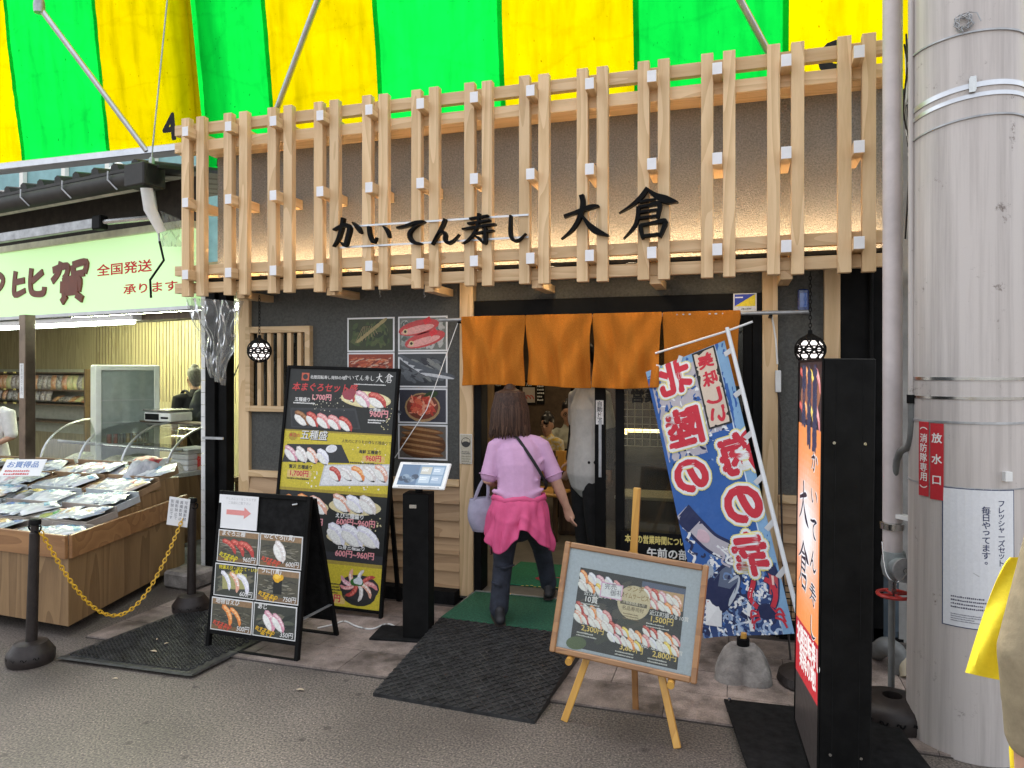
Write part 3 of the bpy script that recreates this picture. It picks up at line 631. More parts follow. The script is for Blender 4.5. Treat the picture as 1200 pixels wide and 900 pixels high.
# posters and stickers on the front
def poster(name, label, x0, z0, w, h, fn, y=-.006, cat='poster', group=None, m='print'):
    t = MB().box((x0, y, z0), (x0 + w, y + .005, z0 + h)).build(name, 'paper'); tag(t, label, cat, group)
    p = Print(frame_mx((x0, y, z0), (1, 0, 0), (0, 0, 1))); fn(p, w, h); p.build('print', m, t); return t
fx = (lambda p, w, h, c: p.rect(.012, .012, w - .012, h - .012, c, 1))
def f_crab(p, w, h):
    fx(p, w, h, (.035, .045, .015)); p.scatter(.02, .02, w - .02, h - .02, [(.05, .08, .02), (.02, .03, .01), (.08, .1, .03)], 60, .04, 2, 1.2, seed=3)
    for k in range(5): p.ell(.12 + k * .045, .10 + k * .032, .05, .014, (.35, .28, .12), 2 + k * .1, .6)
    for k in range(8): p.rect(.1 + k * .02, .06 + k * .01, .104 + k * .02, .2, (.3, .22, .1), 2.6, -.5 + k * .15)
def f_crabs(p, w, h):
    fx(p, w, h, (.30, .05, .02)); p.scatter(.014, .014, w - .014, h - .014, [(.55, .12, .05), (.42, .07, .03), (.65, .22, .1), (.2, .03, .02), (.6, .4, .3)], 260, .035, 5, 1.2, .2, 5)
def f_redfish(p, w, h):
    fx(p, w, h, (.16, .17, .15)); p.scatter(.014, .014, w - .014, h - .014, [(.3, .32, .3), (.1, .12, .1), (.45, .45, .43), (.2, .2, .18)], 160, .03, 1.4, 1.2, seed=8)
    for cx, cy, r in ((.11, .18, .2), (.16, .09, .25)):
        p.ell(cx + .06, cy, .17, .055, (.55, .06, .06), 2, r); p.ell(cx + .05, cy - .015, .14, .028, (.75, .35, .32), 2.2, r); p.ell(cx - .05, cy - .03, .02, .02, (.7, .55, .3), 2.4); p.ell(cx - .05, cy - .03, .011, .011, (.02, .01, .01), 2.6); p.rect(cx + .1, cy + .03, cx + .16, cy + .07, (.7, .03, .04), 2.5, .5)
def f_grey(p, w, h):
    fx(p, w, h, (.05, .055, .06)); p.scatter(.014, .014, w - .014, h - .014, [(.12, .13, .14), (.03, .03, .04), (.2, .21, .2)], 60, .05, 3, 1.2, -.4, 2)
    for k in range(5):
        r = -.55 + k * .1; p.ell(.12 + k * .05, .17 - k * .018, .15, .026, (.09, .1, .115), 2 + k * .2, r); p.ell(.12 + k * .05, .158 - k * .018, .14, .012, (.55, .56, .58), 2.1 + k * .2, r)
def f_shrimp(p, w, h):
    fx(p, w, h, (.045, .045, .06)); p.ell(.2, .12, .145, .11, (.45, .28, .13), 2); p.ell(.2, .125, .13, .095, (.2, .05, .03), 2.2)
    p.scatter(.08, .035, .32, .22, [(.75, .16, .08), (.62, .08, .05), (.85, .35, .22), (.5, .05, .03)], 70, .045, 3.2, 2.6, seed=4); p.ell(.27, .215, .06, .025, (.03, .06, .02), 2.4, .3)
def f_eel(p, w, h):
    fx(p, w, h, (.13, .11, .09)); p.ell(w / 2, h * .42, .19, .10, (.10, .035, .01), 2)
    for k in range(5): p.ell(.2, .055 + k * .042, .175, .022, (.2, .08, .025), 2.4 + k * .2, -.12); p.ell(.19, .06 + k * .042, .16, .009, (.42, .22, .09), 2.5 + k * .2, -.12)
xs = (-2.882, -2.449); zr = (1.842, 1.572, 1.302, 1.030)
FP = [[('photo poster of a pale sea creature in dark green weed', f_crab), ('photo poster filled with piled orange crab legs', f_crabs), ('photo poster of sliced fish half hidden behind the tall menu board', f_grey), ('photo poster of reddish shellfish half hidden behind the tall menu board', f_crabs)],
      [('photo poster of two red sea bream on ice', f_redfish), ('photo poster of silver blue fish laid side by side', f_grey), ('photo poster of red prawns heaped in a round bowl', f_shrimp), ('photo poster of brown grilled eel fillets', f_eel)]]
for ci in range(2):
    for ri in range(4):
        poster('photo_poster', FP[ci][ri][0], xs[ci], zr[ri], .402, .264, FP[ci][ri][1], group='fish photo posters on the stucco wall')
def f_plaque(p, w, h):
    p.rect(.003, .003, w - .003, h - .003, (.52, .47, .36), 1); p.ell(w / 2, h * .72, .036, .036, (.03, .03, .03), 2, n=24); p.ell(w / 2, h * .76, .030, .022, (.52, .47, .36), 3, n=20); p.ell(w / 2, h * .70, .026, .012, (.03, .03, .03), 3.4)
    p.lines(.014, h * .38, w - .028, 2, .008, (.08, .08, .08)); p.lines(.014, h * .22, w - .028, 4, .011, (.3, .27, .2))
poster('wall_plaque', 'small beige certificate plaque with a black round emblem on the door post', -1.932, 1.02, .094, .215, f_plaque, -.047, 'plaque')
def f_sec(p, w, h):
    p.rect(.004, .004, w - .004, h - .004, (.7, .72, .75), 1); p.rect(.008, .034, w - .008, h - .006, (.02, .05, .45), 1.5); p.poly([(.008, .034), (w - .008, .034), (w - .008, h - .006)], (.85, .68, .02), 2); p.rect(.012, h - .03, .06, h - .022, (.8, .8, .9), 2); p.lines(.05, .012, .07, 1, .01, (.1, .1, .1))
poster('security_sticker', 'blue and yellow security sticker on the black door head', -.02, 2.085, .145, .118, f_sec, -.027, 'sticker')
bl = MB().box((.372, -.07, 2.07), (.436, -.001, 2.215)).build('alarm_lamp', mat('blue_alarm_plastic', (.015, .04, .18), .2, .1, coat=.6), None, .008); tag(bl, 'small blue box alarm lamp on the stucco wall', 'alarm lamp')
MB().box((.384, -.073, 2.10), (.424, -.069, 2.19)).build('lens', mat('blue_lens', (.02, .09, .4), .1, .1, coat=1), bl)
MB().box((.376, -.078, 2.062), (.432, -.02, 2.074)).build('bracket', 'white_plastic', bl)
# cord with inline plug beside the right-hand post
cordt = thing('power_cord', 'black and white power cord hanging down the cypress post', 'cord', (.262, -.06, 1.5))
MB().tube([(.215, -.055, 2.06), (.24, -.058, 1.9), (.25, -.056, 1.74)], .006, 8).build('white_lead', 'white_plastic', cordt)
MB().box((.236, -.072, 1.56), (.272, -.044, 1.70)).build('plug', 'white_plastic', cordt, .004)
MB().tube([(.254, -.058, 1.57), (.268, -.058, 1.4), (.272, -.06, .9), (.28, -.16, .4), (.3, -.5, .02)], .006, 8).build('black_lead', 'black_plastic', cordt)

# ================================================================== slatted sign fascia
fas = thing('sign_fascia', 'pale cypress slat fascia with black brush lettering over the restaurant entrance', 'sign', (-1.6, -.3, 2.27))
wallbox('backing_wall', (-3.96, -.16, 2.42), (.88, -.125, 3.40), 'stucco_beige', par=fas)
wallbox('soffit', (-3.96, -.30, 2.395), (.88, -.02, 2.418), 'black_matte', par=fas)
for z0, z1, y0, y1 in ((3.53, 3.61, -.365, -.318), (3.395, 3.475, -.365, -.26), (2.437, 2.512, -.365, -.318), (2.30, 2.378, -.365, -.318)):
    wallbox('rail', (-4.195, y0, z0), (.862, y1, z1), 'hinoki_x', .002, fas)
wallbox('cap_rail', (-3.99, -.255, 3.402), (.88, -.10, 3.44), 'hinoki_x', .002, fas)
sl = MB().box((0, -.42, 2.268), (.072, -.366, 3.638)).mesh('slat'); sl.materials.append(M['hinoki_z'])
bk = MB().box((0, -.50, 0), (.058, -.165, .072)).mesh('block'); bk.materials.append(M['hinoki_y']); bk.materials.append(M['white_end'])
for p in bk.polygons:
    if p.normal.y < -.9: p.material_index = 1
inv = wm(fas).inverted()
def inst(name, me, loc, par, rot=(0, 0, 0), bev=0.0):
    o = bpy.data.objects.new(name, me); COL.objects.link(o); o.location = loc; o.rotation_euler = rot; o.parent = par; o.matrix_parent_inverse = wm(par).inverted()
    if bev:
        b = o.modifiers.new('bevel', 'BEVEL'); b.width = bev; b.segments = 1; b.limit_method = 'ANGLE'
    return o
for i in range(13):
    x = -4.078 + .3867 * i
    for d in (0, .1305): inst('slat', sl, (x + d + random.uniform(-.002, .002), random.uniform(-.0015, .0015), random.uniform(-.003, .003)), fas, (0, random.uniform(-.001, .001), 0), .002)
    for z in (3.468, 2.930, 2.386): inst('block', bk, (x + .0725, 0, z), fas, (0, 0, 0), .002)
for i in range(7): MB().box((-3.62 + i * .774, -.363, 2.245), (-3.55 + i * .774, -.0, 2.299)).build('bracket', 'hinoki_y', fas, .002)
MB().box((-3.9, -.316, 2.472), (.86, -.304, 2.500)).build('light_strip', 'warm_led', fas)
for k in range(4):
    c = (-1.75 + k * .55, -.255, 2.394); MB().lathe([(.04, 0), (.04, -.012), (.03, -.012)], c, 16, False).build('downlight_rim', 'black', fas); MB().lathe([(.03, -.008), (.001, -.0085)], c, 16, False).build('downlight_lens', 'soffit_lamp', fas)
# lettering (brush strokes cut from thick black board)
M['ink'] = mat('black_lettering', (.006, .006, .006), .6, .2, spec=.08)
def letter(ch, px0, px1, pyb, pyt, yf=-.47):
    a, b = W(px0, pyb, yf), W(px1, pyt, yf); mb = MB()
    for i, st in enumerate(BR[ch]): stroke_solid(mb, st, a.x, a.z, b.x - a.x, b.z - a.z, yf - .001 * i, -.425, 1.0)
    mb.build('letter', 'ink', fas)
for ch, a, b, c, d in (('か', 388, 424, 291, 252), ('い', 428, 457, 288, 258), ('て', 463, 499, 288, 256), ('ん', 504, 538, 287, 254), ('寿', 541, 580, 286, 249), ('し', 590, 616, 284, 250), ('大', 656, 713, 281, 225), ('倉', 725, 793, 281, 217)): letter(ch, a, b, c, d)
for py in (266, 290):
    a, b = W(398, py, -.435), W(619, py - 3, -.435); MB().box((a.x, -.432, a.z - .006), (b.x, -.423, a.z + .006)).build('letter_rail', 'alu', fas)
# little hooks under the fascia
for px in (445, 497):
    p = W(px, 345, -.30); MB().tube([p + Vector((0, 0, .05)), p, p + Vector((.012, 0, -.012)), p + Vector((0, 0, -.02))], .002, 6).build('hook', 'steel_dull', fas)

# ================================================================== noren curtain
yn = -.17
nr = thing('noren_curtain', 'orange split noren curtain hanging on a rod across the entrance', 'curtain', (-.9, yn, 2.07))
rl, rr_ = W(515, 375.5, yn), W(948, 367, yn); zrod = 2.062
MB().tube([(rl.x, yn, zrod), (rr_.x, yn, zrod)], .013, 12).build('rod', 'steel_dull', nr)
for x in (-1.885, .205): MB().bar((x, -.045, zrod - .02), (x, yn - .02, zrod - .02), .02, .012).build('rod_hook', 'black', nr)
ztop = zrod + .02; zbot = W(640, 453, yn).z
bx = [W(px, 420, yn).x for px in (541.5, 617, 695, 776.5, 868)]
for i in range(4):
    x0, x1 = bx[i], bx[i + 1] - .006; ph = i * 1.7
    def fn(u, v, x0=x0, x1=x1, ph=ph):
        z = ztop + (zbot - ztop) * v; s = v ** .8
        pin = .020 * math.sin(math.pi * min(1, max(0, (v - .12) / .88))) * (1 if v > .12 else 0)
        x = x0 + (x1 + (.006 if v < .14 else 0) - x0) * u + pin * (.5 - u) * 1.1
        w_ = v ** .75
        y = yn - .022 - .026 * w_ * math.sin(u * math.pi) + .030 * w_ * math.sin(u * 13.5 + ph + 1.4 * v + .8 * math.sin(v * 3 + ph)) + .016 * w_ * math.sin(u * 27 + ph * 2 - 2.2 * v) + .016 * math.sin(math.pi * v) * math.sin((abs(2 * u - 1) * 1.2 + v * 1.1) * 6.5 + ph)
        if i == 3: y = yn - .012 + (y - yn + .022) * .35
        if i == 2: y -= .05 * u ** 3 * v
        y += .004 * math.sin(u * 75) * max(0, 1 - v * 7) + .006 * noise.noise(Vector((u * 5 + i * 9, v * 2, i))) * w_
        return Vector((x, y, z + .014 * s * math.sin(u * 3.1 + ph) * .8))
    o = MB().grid(fn, 40, 26).build('panel', 'orange', nr, recalc=False); solid(o, .0015)
    md = o.modifiers.new('s', 'SUBSURF'); md.levels = 1; md.render_levels = 1
# thin cord from the rod end down to the kiosk
tag(MB().tube([W(537, 377, yn), W(500, 480, -.3), W(457, 545, -.35)], .003, 6).build('tie_string', 'white_plastic'), 'thin white string running from the noren rod past the fish posters', 'string')

# ================================================================== awnings above
def aw_y(z, base=.15): return base - .13 * (z - 3.6)
def awning_stripe(par, x0, x1, z0, z1, m, base=.15, seed=0):
    def fn(u, v):
        x = x0 + (x1 - x0) * u; z = z0 + (z1 - z0) * v
        d = .022 * noise.noise(Vector((x * 1.7, z * 1.1, 3))) + .010 * noise.noise(Vector((x * 6, z * 2.5, 8))) + .006 * noise.noise(Vector((x * 5 + z * 11, z * 4 - x * 3, 3)))
        return Vector((x, aw_y(z, base) + d, z))
    return MB().grid(fn, 26, 60).build('fabric_stripe', m, par, recalc=False)
aw1 = thing('striped_awning', 'green and yellow striped awning rising behind the cypress fascia', 'awning', (-1.6, .2, 3.4), 'striped awnings over the shops')
cuts = [(-4.30, -3.655, 'green'), (-3.665, -2.665, 'yellow'), (-2.675, -1.655, 'green'), (-1.665, -.665, 'yellow'), (-.675, .315, 'green'), (.305, .93, 'yellow')]
for i, (a, b, m) in enumerate(cuts): awning_stripe(aw1, a - .015, b + .015, 3.44, 6.2, m, .15 + (.004 if i % 2 else 0), i * 3.1)
awning_stripe(aw1, -4.62, -4.22, 3.5, 6.2, 'green', .42, 40)
p9 = W(995, 45, .05)
pr = Print(frame_mx((p9.x - .30, aw_y(3.66) - .03, 3.45), (1, 0, 0), (0, -.129, .99))); pr.text('9', .13, .02, .42, (.01, .01, .01), 3, .03); pr.build('number', 'print_matte', aw1)
aw2 = thing('striped_awning', 'green and yellow striped awning with aluminium bottom rail above the neighbouring dry goods shop', 'awning', (-6, .2, 3.6), 'striped awnings over the shops')
for i, (a, b, m) in enumerate([(-8.4, -7.33, 'green'), (-7.34, -6.355, 'yellow'), (-6.365, -5.345, 'green'), (-5.355, -4.405, 'yellow')]):
    awning_stripe(aw2, a - .015, b + .015, 3.63, 6.2, m, .12 + (.004 if i % 2 else 0), 50 + i * 3.3)
MB().tube([(-4.41, aw_y(3.63, .14) + .04, 3.63), (-4.44, aw_y(6.2, .14) + .04, 6.2)], .03, 10).build('edge_pole', 'yellow', aw2)
pr = Print(frame_mx((-4.70, aw_y(3.72, .12) - .03, 3.68), (1, 0, 0), (0, -.129, .99))); pr.text('4', .0, .0, .26, (.01, .01, .01), 3, .035); pr.build('number', 'print_matte', aw2)
MB().box((-8.6, .06, 3.575), (-4.35, .20, 3.64)).build('bottom_rail', 'alu', aw2, .006)
for par, xs_, ba in ((aw1, (-3.66, -2.67, -1.66, -.67, .31), .146), (aw2, (-7.335, -6.36, -5.35), .116)):
    for x in xs_:                       # welded overlap seams
        MB().grid(lambda u, v: Vector((x - .022 + .044 * u, aw_y(3.46 + 2.7 * v, ba) - .035, 3.46 + 2.7 * v)), 1, 20).build('seam', 'yellow' if int(abs(x * 10)) % 2 else 'green', par) if False else None
def arm(par, pts, r=.024):
    MB().tube(pts, r, 10).build('folding_arm', 'alu', par)
arm(aw2, [W(46, 8, -.42), W(172, 177, .07)]); arm(aw2, [W(46, 8, -.42), W(62, -60, -.15)])
MB().lathe([(.0, -.05), (.04, -.05), (.045, 0), (.04, .05), (0, .05)], W(46, 8, -.42), 12, False).build('elbow_joint', 'steel_dull', aw2)
arm(aw1, [W(378, -15, -.28), W(318, 145, .05)]); arm(aw1, [W(862, -10, -.25), W(905, 70, .02)])
MB().tube([W(199, -30, -.25), W(177, 192, -.25)], .006, 8).build('cable', 'steel_dull', aw2)
# ================================================================== neighbouring dry-goods shop on the left
P0 = W(222, 358, -.10); RN = Vector((.9823, -.1874, 0)); DN = Vector((.1874, .9823, 0))
NX = Matrix(((RN.x, DN.x, 0, P0.x), (RN.y, DN.y, 0, P0.y), (0, 0, 1, 0), (0, 0, 0, 1))); NXI = NX.inverted()
def NL(px, py, off=0.0):                 # photo point -> shop-local point on the plane `off` behind the sign face
    return NXI @ WPl(px, py, P0 + DN * off, DN)
shop = thing('dry_goods_shop', 'neighbouring open-fronted dry goods shop with panelled back wall and dark eaves', 'building', (P0.x - 2, P0.y, 0))
def nbox(name, a, b, m, par=None, bev=0.0): return MB(NX).box(a, b).build(name, m, par or shop, bev)
nbox('floor', (-11, -.0, .002), (.20, 4.6, .012), mat('wet_grey_floor', (.16, .17, .16), .25, .3, 5))
for k in range(20):                       # grooved panels of the back wall
    x = -11.16 + k * .52; nbox('wall_panel', (x, 3.6, 0), (x + .515, 3.64, 2.6), 'panel_wall')
    for q in range(6): nbox('groove', (x + .05 + q * .08, 3.594, 1.2), (x + .056 + q * .08, 3.602, 2.6), 'darkwood', shop) if 8 <= k <= 18 else None
nbox('back_wall', (-1.0, 4.5, 0), (.3, 4.56, 2.6), 'cardboard')
nbox('ceiling', (-11, .14, 2.56), (.18, 4.6, 2.60), mat('old_cream_ceiling', (.36, .33, .22), .8, .15, 5))
nbox('side_wall', (-11.1, 0, 0), (-11.0, 4.6, 2.6), 'panel_wall')
nbox('beam', (-1.9, 2.2, 2.12), (-.2, 2.4, 2.56), 'panel_wall'); nbox('pillar', (-1.15, 2.25, 0), (-.93, 2.42, 2.12), mat('ochre_pillar', (.33, .27, .15), .7, .15))
for y, xa, xb in ((1.3, -4.6, -2.2), (2.6, -6.0, -2.0), (3.3, -1.4, -.2)):  # tubes added under the ceiling to light the shop inside
    nbox('fill_tube', (xa, y, 2.49), (xb, y + .06, 2.545), 'tube_in')
# sign board
sg = thing('shop_sign_board', 'pale green backlit sign board with brown brush characters and red lettering', 'sign', P0)
zb, zt = P0.z, W(205, 268, -.1).z
nbox('sign_face', (-4.2, 0, zb), (.02, .10, zt), 'cream_sign', sg); nbox('sign_trim', (-4.2, -.012, zb - .03), (.02, .11, zb - .001), 'alu', sg)
nbox('sign_hood', (-4.2, -.03, zt + .001), (.02, .12, zt + .06), mat('cream_hood', (.6, .6, .42), .6, .1), sg)
def nletter(ch, px0, px1, pyb, pyt):
    a, b = NL(px0, pyb, -.006), NL(px1, pyt, -.006); mb = MB(NX)
    for i, st in enumerate(BR[ch]): stroke_solid(mb, st, a.x, a.z, b.x - a.x, b.z - a.z, -.012 - .0008 * i, -.001, 1.15)
    mb.build('letter', 'brown_brush', sg)
nletter('の', -28, 8, 348, 312); nletter('比', 13, 54, 350, 311); nletter('賀', 60, 105, 352, 303)
for txt, u0, u1, vb, vt in (('全国発送', 114, 178, 324, 304), ('承ります', 145, 208, 345, 328)):
    a, b = NL(u0, vb, 0), NL(u1, vt, 0); a.y = 0
    pr = Print(NX @ Matrix.Translation((a.x, -.0015, a.z))); pr.text(txt, 0, 0, (b.z - a.z) * .95, (.62, .02, .03), 2, .022, fit=b.x - a.x); pr.build('red_lettering', 'print_matte', sg)
# strip lamp under the sign
lf = thing('strip_lamp', 'long lit fluorescent strip lamp under the pale green sign board', 'lamp', NX @ Vector((-2.5, .1, 2.17)))
nbox('housing', (-4.2, .03, zb - .085), (-.78, .15, zb - .04), 'white_plastic', lf, .006); MB(NX).tube([(-4.15, .09, zb - .104), (-.85, .09, zb - .104)], .018, 10).build('tube', 'tube', lf)
nbox('head_beam', (-4.2, .12, zb - .09), (.02, .3, zb - .03), 'darkwood')
# eaves: dark boards, rolled awning cassette, arm, gutter and tiles
nbox('eaves_board', (-4.4, .05, zt + .07), (.02, .14, 3.30), mat('dark_eaves_board', (.035, .028, .02), .8, .3))
a, b = NL(0, 247, -.25), NL(172, 233, -.25)
ra = thing('rolled_awning', 'rolled up cream awning in its cassette under the dark gutter', 'awning', NX @ Vector((-2, -.2, 3)))
MB(NX).tube([(-4.6, -.25, a.z), (b.x, -.25, a.z)], .05, 14).build('fabric_roll', mat('dusty_cream_canvas', (.5, .47, .40), .85, .2, 9), ra)
nbox('cassette_cover', (-4.6, -.30, a.z + .052), (b.x, -.2, a.z + .075), 'steel_dull', ra)
e = NL(180, 246, -.27); MB(NX).tube([(e.x, -.33, e.z + .16, .055, .02), (e.x, -.30, e.z, .06, .02), (e.x + .03, -.22, e.z - .17, .045, .02)], n=14, ref=(0, 1, 0)).build('end_plate', 'white_plastic', ra)
p, q = NL(-30, 284, -.3), NL(112, 262, -.2); MB(NX).bar(p, q, .05, .085).build('arm', 'steel_dull', ra, .006); MB(NX).box((q.x, q.y - .04, q.z - .06), (q.x + .12, q.y + .04, q.z + .06)).build('bracket', 'black', ra, .01)
r2 = NL(185, 262, -.12); MB(NX).tube([(q.x + .1, q.y, q.z), (r2.x, -.12, q.z)], .025, 8).build('roller_bar', 'steel', ra)
gz = NL(100, 221, -.3).z; gu = thing('eaves_gutter', 'dark brown eaves gutter with brackets above the rolled awning', 'gutter', NX @ Vector((-2, -.3, gz)))
MB(NX).tube([(-4.8, -.3, gz), (-.02, -.3, gz)], .075, 16).build('gutter', 'gutter', gu)
MB(NX).box((-4.8, -.36, gz + .05), (-.02, -.24, gz + .075)).build('gutter_lip', 'gutter', gu)
for k in range(7):
    x = -4.2 + k * .62; MB(NX).tube([(x, -.385, gz + .07), (x, -.388, gz), (x + .05, -.34, gz - .075)], .007, 6).build('gutter_bracket', 'steel_dull', gu)
MB(NX).box((-.26, -.40, gz - .09), (-.02, -.2, gz + .09)).build('outlet_box', 'gutter', gu, .01)
rf = thing('tiled_eaves_roof', 'dark tiled eaves roof behind the brown gutter', 'roof', NX @ Vector((-2, 0, gz + .1)))
for k in range(18):
    x = -4.7 + k * .262
    MB(NX).tube([(x, -.31, gz + .10), (x, 1.2, gz + .34)], .055, 8).build('roof_tile', 'roof', rf)
MB(NX).add([(-4.85, -.28, gz + .085), (.0, -.28, gz + .085), (.0, 1.25, gz + .33), (-4.85, 1.25, gz + .33), (-4.85, -.28, gz + .06), (0, -.28, gz + .06), (0, 1.25, gz + .30), (-4.85, 1.25, gz + .30)], [(0, 1, 2, 3), (7, 6, 5, 4), (0, 4, 5, 1), (1, 5, 6, 2), (2, 6, 7, 3), (3, 7, 4, 0)]).build('roof_deck', 'roof', rf)
bb = thing('blue_building', 'pale blue clad building glimpsed in the gap below the striped awning', 'building', (-7, 3.5, 0))
MB().box((-18, 6.2, 0), (-4.6, 6.4, 6.1)).build('wall', 'blue_sky_wall', bb)
for k in range(9): MB().box((-15 + k * 1.1, 6.1, 3.2), (-14.9 + k * 1.1, 6.19, 6.0)).build('mullion', 'white_plastic', bb)
MB().tube([(-13.5, 6.0, 5.0), (-12, 6.0, 5.15), (-11.2, 6.0, 5.6)], .10, 10).build('duct', 'white_plastic', bb)
# crank handle on its hook
ck = thing('awning_crank', 'steel awning crank rod hanging from a ring below the striped awning', 'crank handle', W(180, 200, -.3))
MB().tube([W(178, 186, -.25), W(177, 195, -.28)], .022, 8).build('gearbox', 'steel_dull', ck)
ring = W(178, 206, -.28); MB().tube([ring + Vector((.035 * math.cos(t), 0, .045 * math.sin(t))) for t in [k * math.pi / 6 for k in range(13)]], .008, 6).build('ring', 'steel', ck)
MB().tube([W(179, 214, -.28), W(183, 240, -.29), W(187, 285, -.30)], .008, 8).build('rod', 'steel_dull', ck)
MB().tube([W(187, 283, -.30), W(192, 305, -.31), W(176, 328, -.33), W(177, 349, -.33)], .009, 8).build('handle', 'black', ck)
# crumpled clear plastic
def fpl(u, v):
    T = [(217, 349), (286, 353)]; B = [(246, 440), (263, 452)]
    px = (T[0][0] * (1 - u) + T[1][0] * u) * (1 - v) + (B[0][0] * (1 - u) + B[1][0] * u) * v; py = (T[0][1] * (1 - u) + T[1][1] * u) * (1 - v) + (B[0][1] * (1 - u) + B[1][1] * u) * v
    p = W(px, py, -.34); n1 = noise.noise(Vector((u * 7, v * 3, 1))); p.y += .07 * n1 + .05 * noise.noise(Vector((u * 16, v * 5, 3))); p.x += .02 * noise.noise(Vector((u * 8, v * 6, 9))); return p
tag(MB().grid(fpl, 40, 40, False).build('plastic_sheet', 'pvc_sheet'), 'crumpled clear plastic sheet hanging from the fascia corner', 'plastic sheet')
def fpl2(u, v):
    p = W(188 + u * 23, 247 + v * 42 + u * 10 * (1 - v), -.18); p.y += .05 * noise.noise(Vector((u * 9, v * 5, 4))); return p
tag(MB().grid(fpl2, 24, 24, False).build('plastic_sheet', 'pvc_sheet'), 'grey plastic sheet bunched between gutter end and fascia', 'plastic sheet')
# dark posts in the slot between the two buildings
for x0, x1, y0, lab in ((-4.205, -4.165, -.06, 'narrow strip of white wall tiles between shop and dark post'), (-4.150, -4.055, -.08, 'black square steel post beside the white tile strip'), (-4.045, -3.965, -.05, 'black steel post against the cypress corner post')):
    wtile = x0 < -4.2; root = thing('corner_post', lab, 'post', ((x0 + x1) / 2, y0, 0))
    if wtile:
        for k in range(24): MB().box((x0, y0, .02 + k * .1), (x1, y0 + .09, .116 + k * .1)).build('tile', 'white_plastic', root)
    else:
        MB().box((x0, y0, 0), (x1, y0 + .10, 2.42)).build('shaft', 'black', root, .004); MB().box((x0 - .006, y0 - .012, .0), (x1 + .006, y0 + .11, .02)).build('foot_plate', 'black', root)
MB().box((-4.16, -.10, 1.14), (-3.96, -.088, 1.16)).build('clamp', 'steel_dull', root)
tag(MB().prism([(-4.30, -.38), (-4.0, -.42), (-3.97, -.15), (-4.26, -.12)], 0.0, .13).build('kerb_stone', 'concrete', None, .02), 'rough grey stone block at the foot of the dark posts', 'stone')

# ---- things inside the shop
def at_frame(px, py, Z, rz): 
    p = ZC(px, py, Z); return Matrix.Translation((p.x, p.y, 0)) @ Matrix.Rotation(rz, 4, 'Z')
fm = at_frame(150, 465, 7.9, R(52))
fr = thing('display_fridge', 'white upright glass-door display fridge in the dry goods shop', 'fridge', fm.translation)
FM = MB(fm); FM.box((-.31, 0.02, .0), (.31, .55, 1.76)); FM.build('cabinet', mat('off_white_enamel', (.70, .72, .68), .4, .06), fr, .01)
d = MB(fm)
for a, b in (((-.31, -.03, .30), (-.255, .018, 1.75)), ((.255, -.03, .30), (.31, .018, 1.75)), ((-.255, -.03, 1.70), (.255, .018, 1.75)), ((-.255, -.03, .30), (.255, .018, .36))): d.box(a, b)
d.build('door', mat('white_door_frame', (.72, .74, .70), .4, .04), fr, .004)
MB(fm).box((-.254, .006, .361), (.254, .016, 1.699)).build('cavity', mat('dim_fridge_inside', (.60, .64, .60), .5, .1), fr)
for k in range(4): MB(fm).box((-.25, -.006, .65 + k * .24), (.25, .005, .665 + k * .24)).build('shelf', 'white_plastic', fr)
for k in range(7): MB(fm).lathe([(.025, 0), (.025, .10)], (-.18 + k * .06, -.0, .915), 8).build('jar', mat('jar_%d' % k, random.choice([(.35, .06, .04), (.5, .35, .1), (.1, .1, .08)]), .3), fr)
MB(fm).box((-.253, -.022, .362), (.253, -.016, 1.698)).build('glass', 'glass', fr)
# wall shelving with bags
sh = thing('wall_shelving', 'dark steel wall shelving with pegboard back in the dry goods shop', 'shelving', NX @ Vector((-3.6, 3.3, 0)))
def SZ(py, Z=9.0): return 1.7 - (py - HY) / FPX * Z
sl_l, sl_r = NL(-40, 480, 3.25).x, NL(108, 480, 3.25).x
MB(NX).box((sl_l, 3.56, .6), (sl_r, 3.585, 1.72)).build('pegboard', mat('cream_pegboard', (.40, .40, .30), .7, .1), sh)
for py in (437, 464, 486, 513):
    z = SZ(py, 9.3); MB(NX).box((sl_l, 3.15, z - .02), (sl_r, 3.555, z)).build('shelf', 'darkwood', sh)
    for k in range(6): MB(NX).box((sl_l + .3 + k * .3, 3.14, z - .02), (sl_l + .38 + k * .3, 3.149, z + .01)).build('price_tag', mat('price_yellow', (.7, .6, .2), .6), sh) if py < 500 else None
MB(NX).box((sl_r - .03, 3.13, 0), (sl_r, 3.585, 1.72)).build('upright', 'darkwood', sh)
def bag_mesh(seed, cols):
    rr = random.Random(seed); mb = MB()
    def fn(u, v):
        bl = (math.sin(math.pi * u) * math.sin(math.pi * v)) ** .6 * .05
        return Vector(((u - .5) * .19 * (1 - .12 * math.sin(math.pi * v)), -bl + .006 * rr.uniform(-1, 1), v * .25))
    mb.grid(fn, 8, 8); mb.grid(lambda u, v: Vector(((u - .5) * .19 * (1 - .12 * math.sin(math.pi * v)), .02 + (math.sin(math.pi * u) * math.sin(math.pi * v)) ** .6 * .03, v * .25)), 4, 4)
    me = mb.mesh('bag'); me.materials.append(mat('bag_print_%d' % seed, cols[0], .3, .1, 28, col2=cols[1], coat=.4)); return me
bm_ = [bag_mesh(1, ((.75, .73, .66), (.20, .12, .07))), bag_mesh(2, ((.62, .60, .5), (.08, .06, .05))), bag_mesh(3, ((.7, .55, .3), (.55, .15, .05))), bag_mesh(4, ((.5, .6, .25), (.7, .55, .3)))]
zs = SZ(464, 9.3); nb = 0; x = sl_l + .15
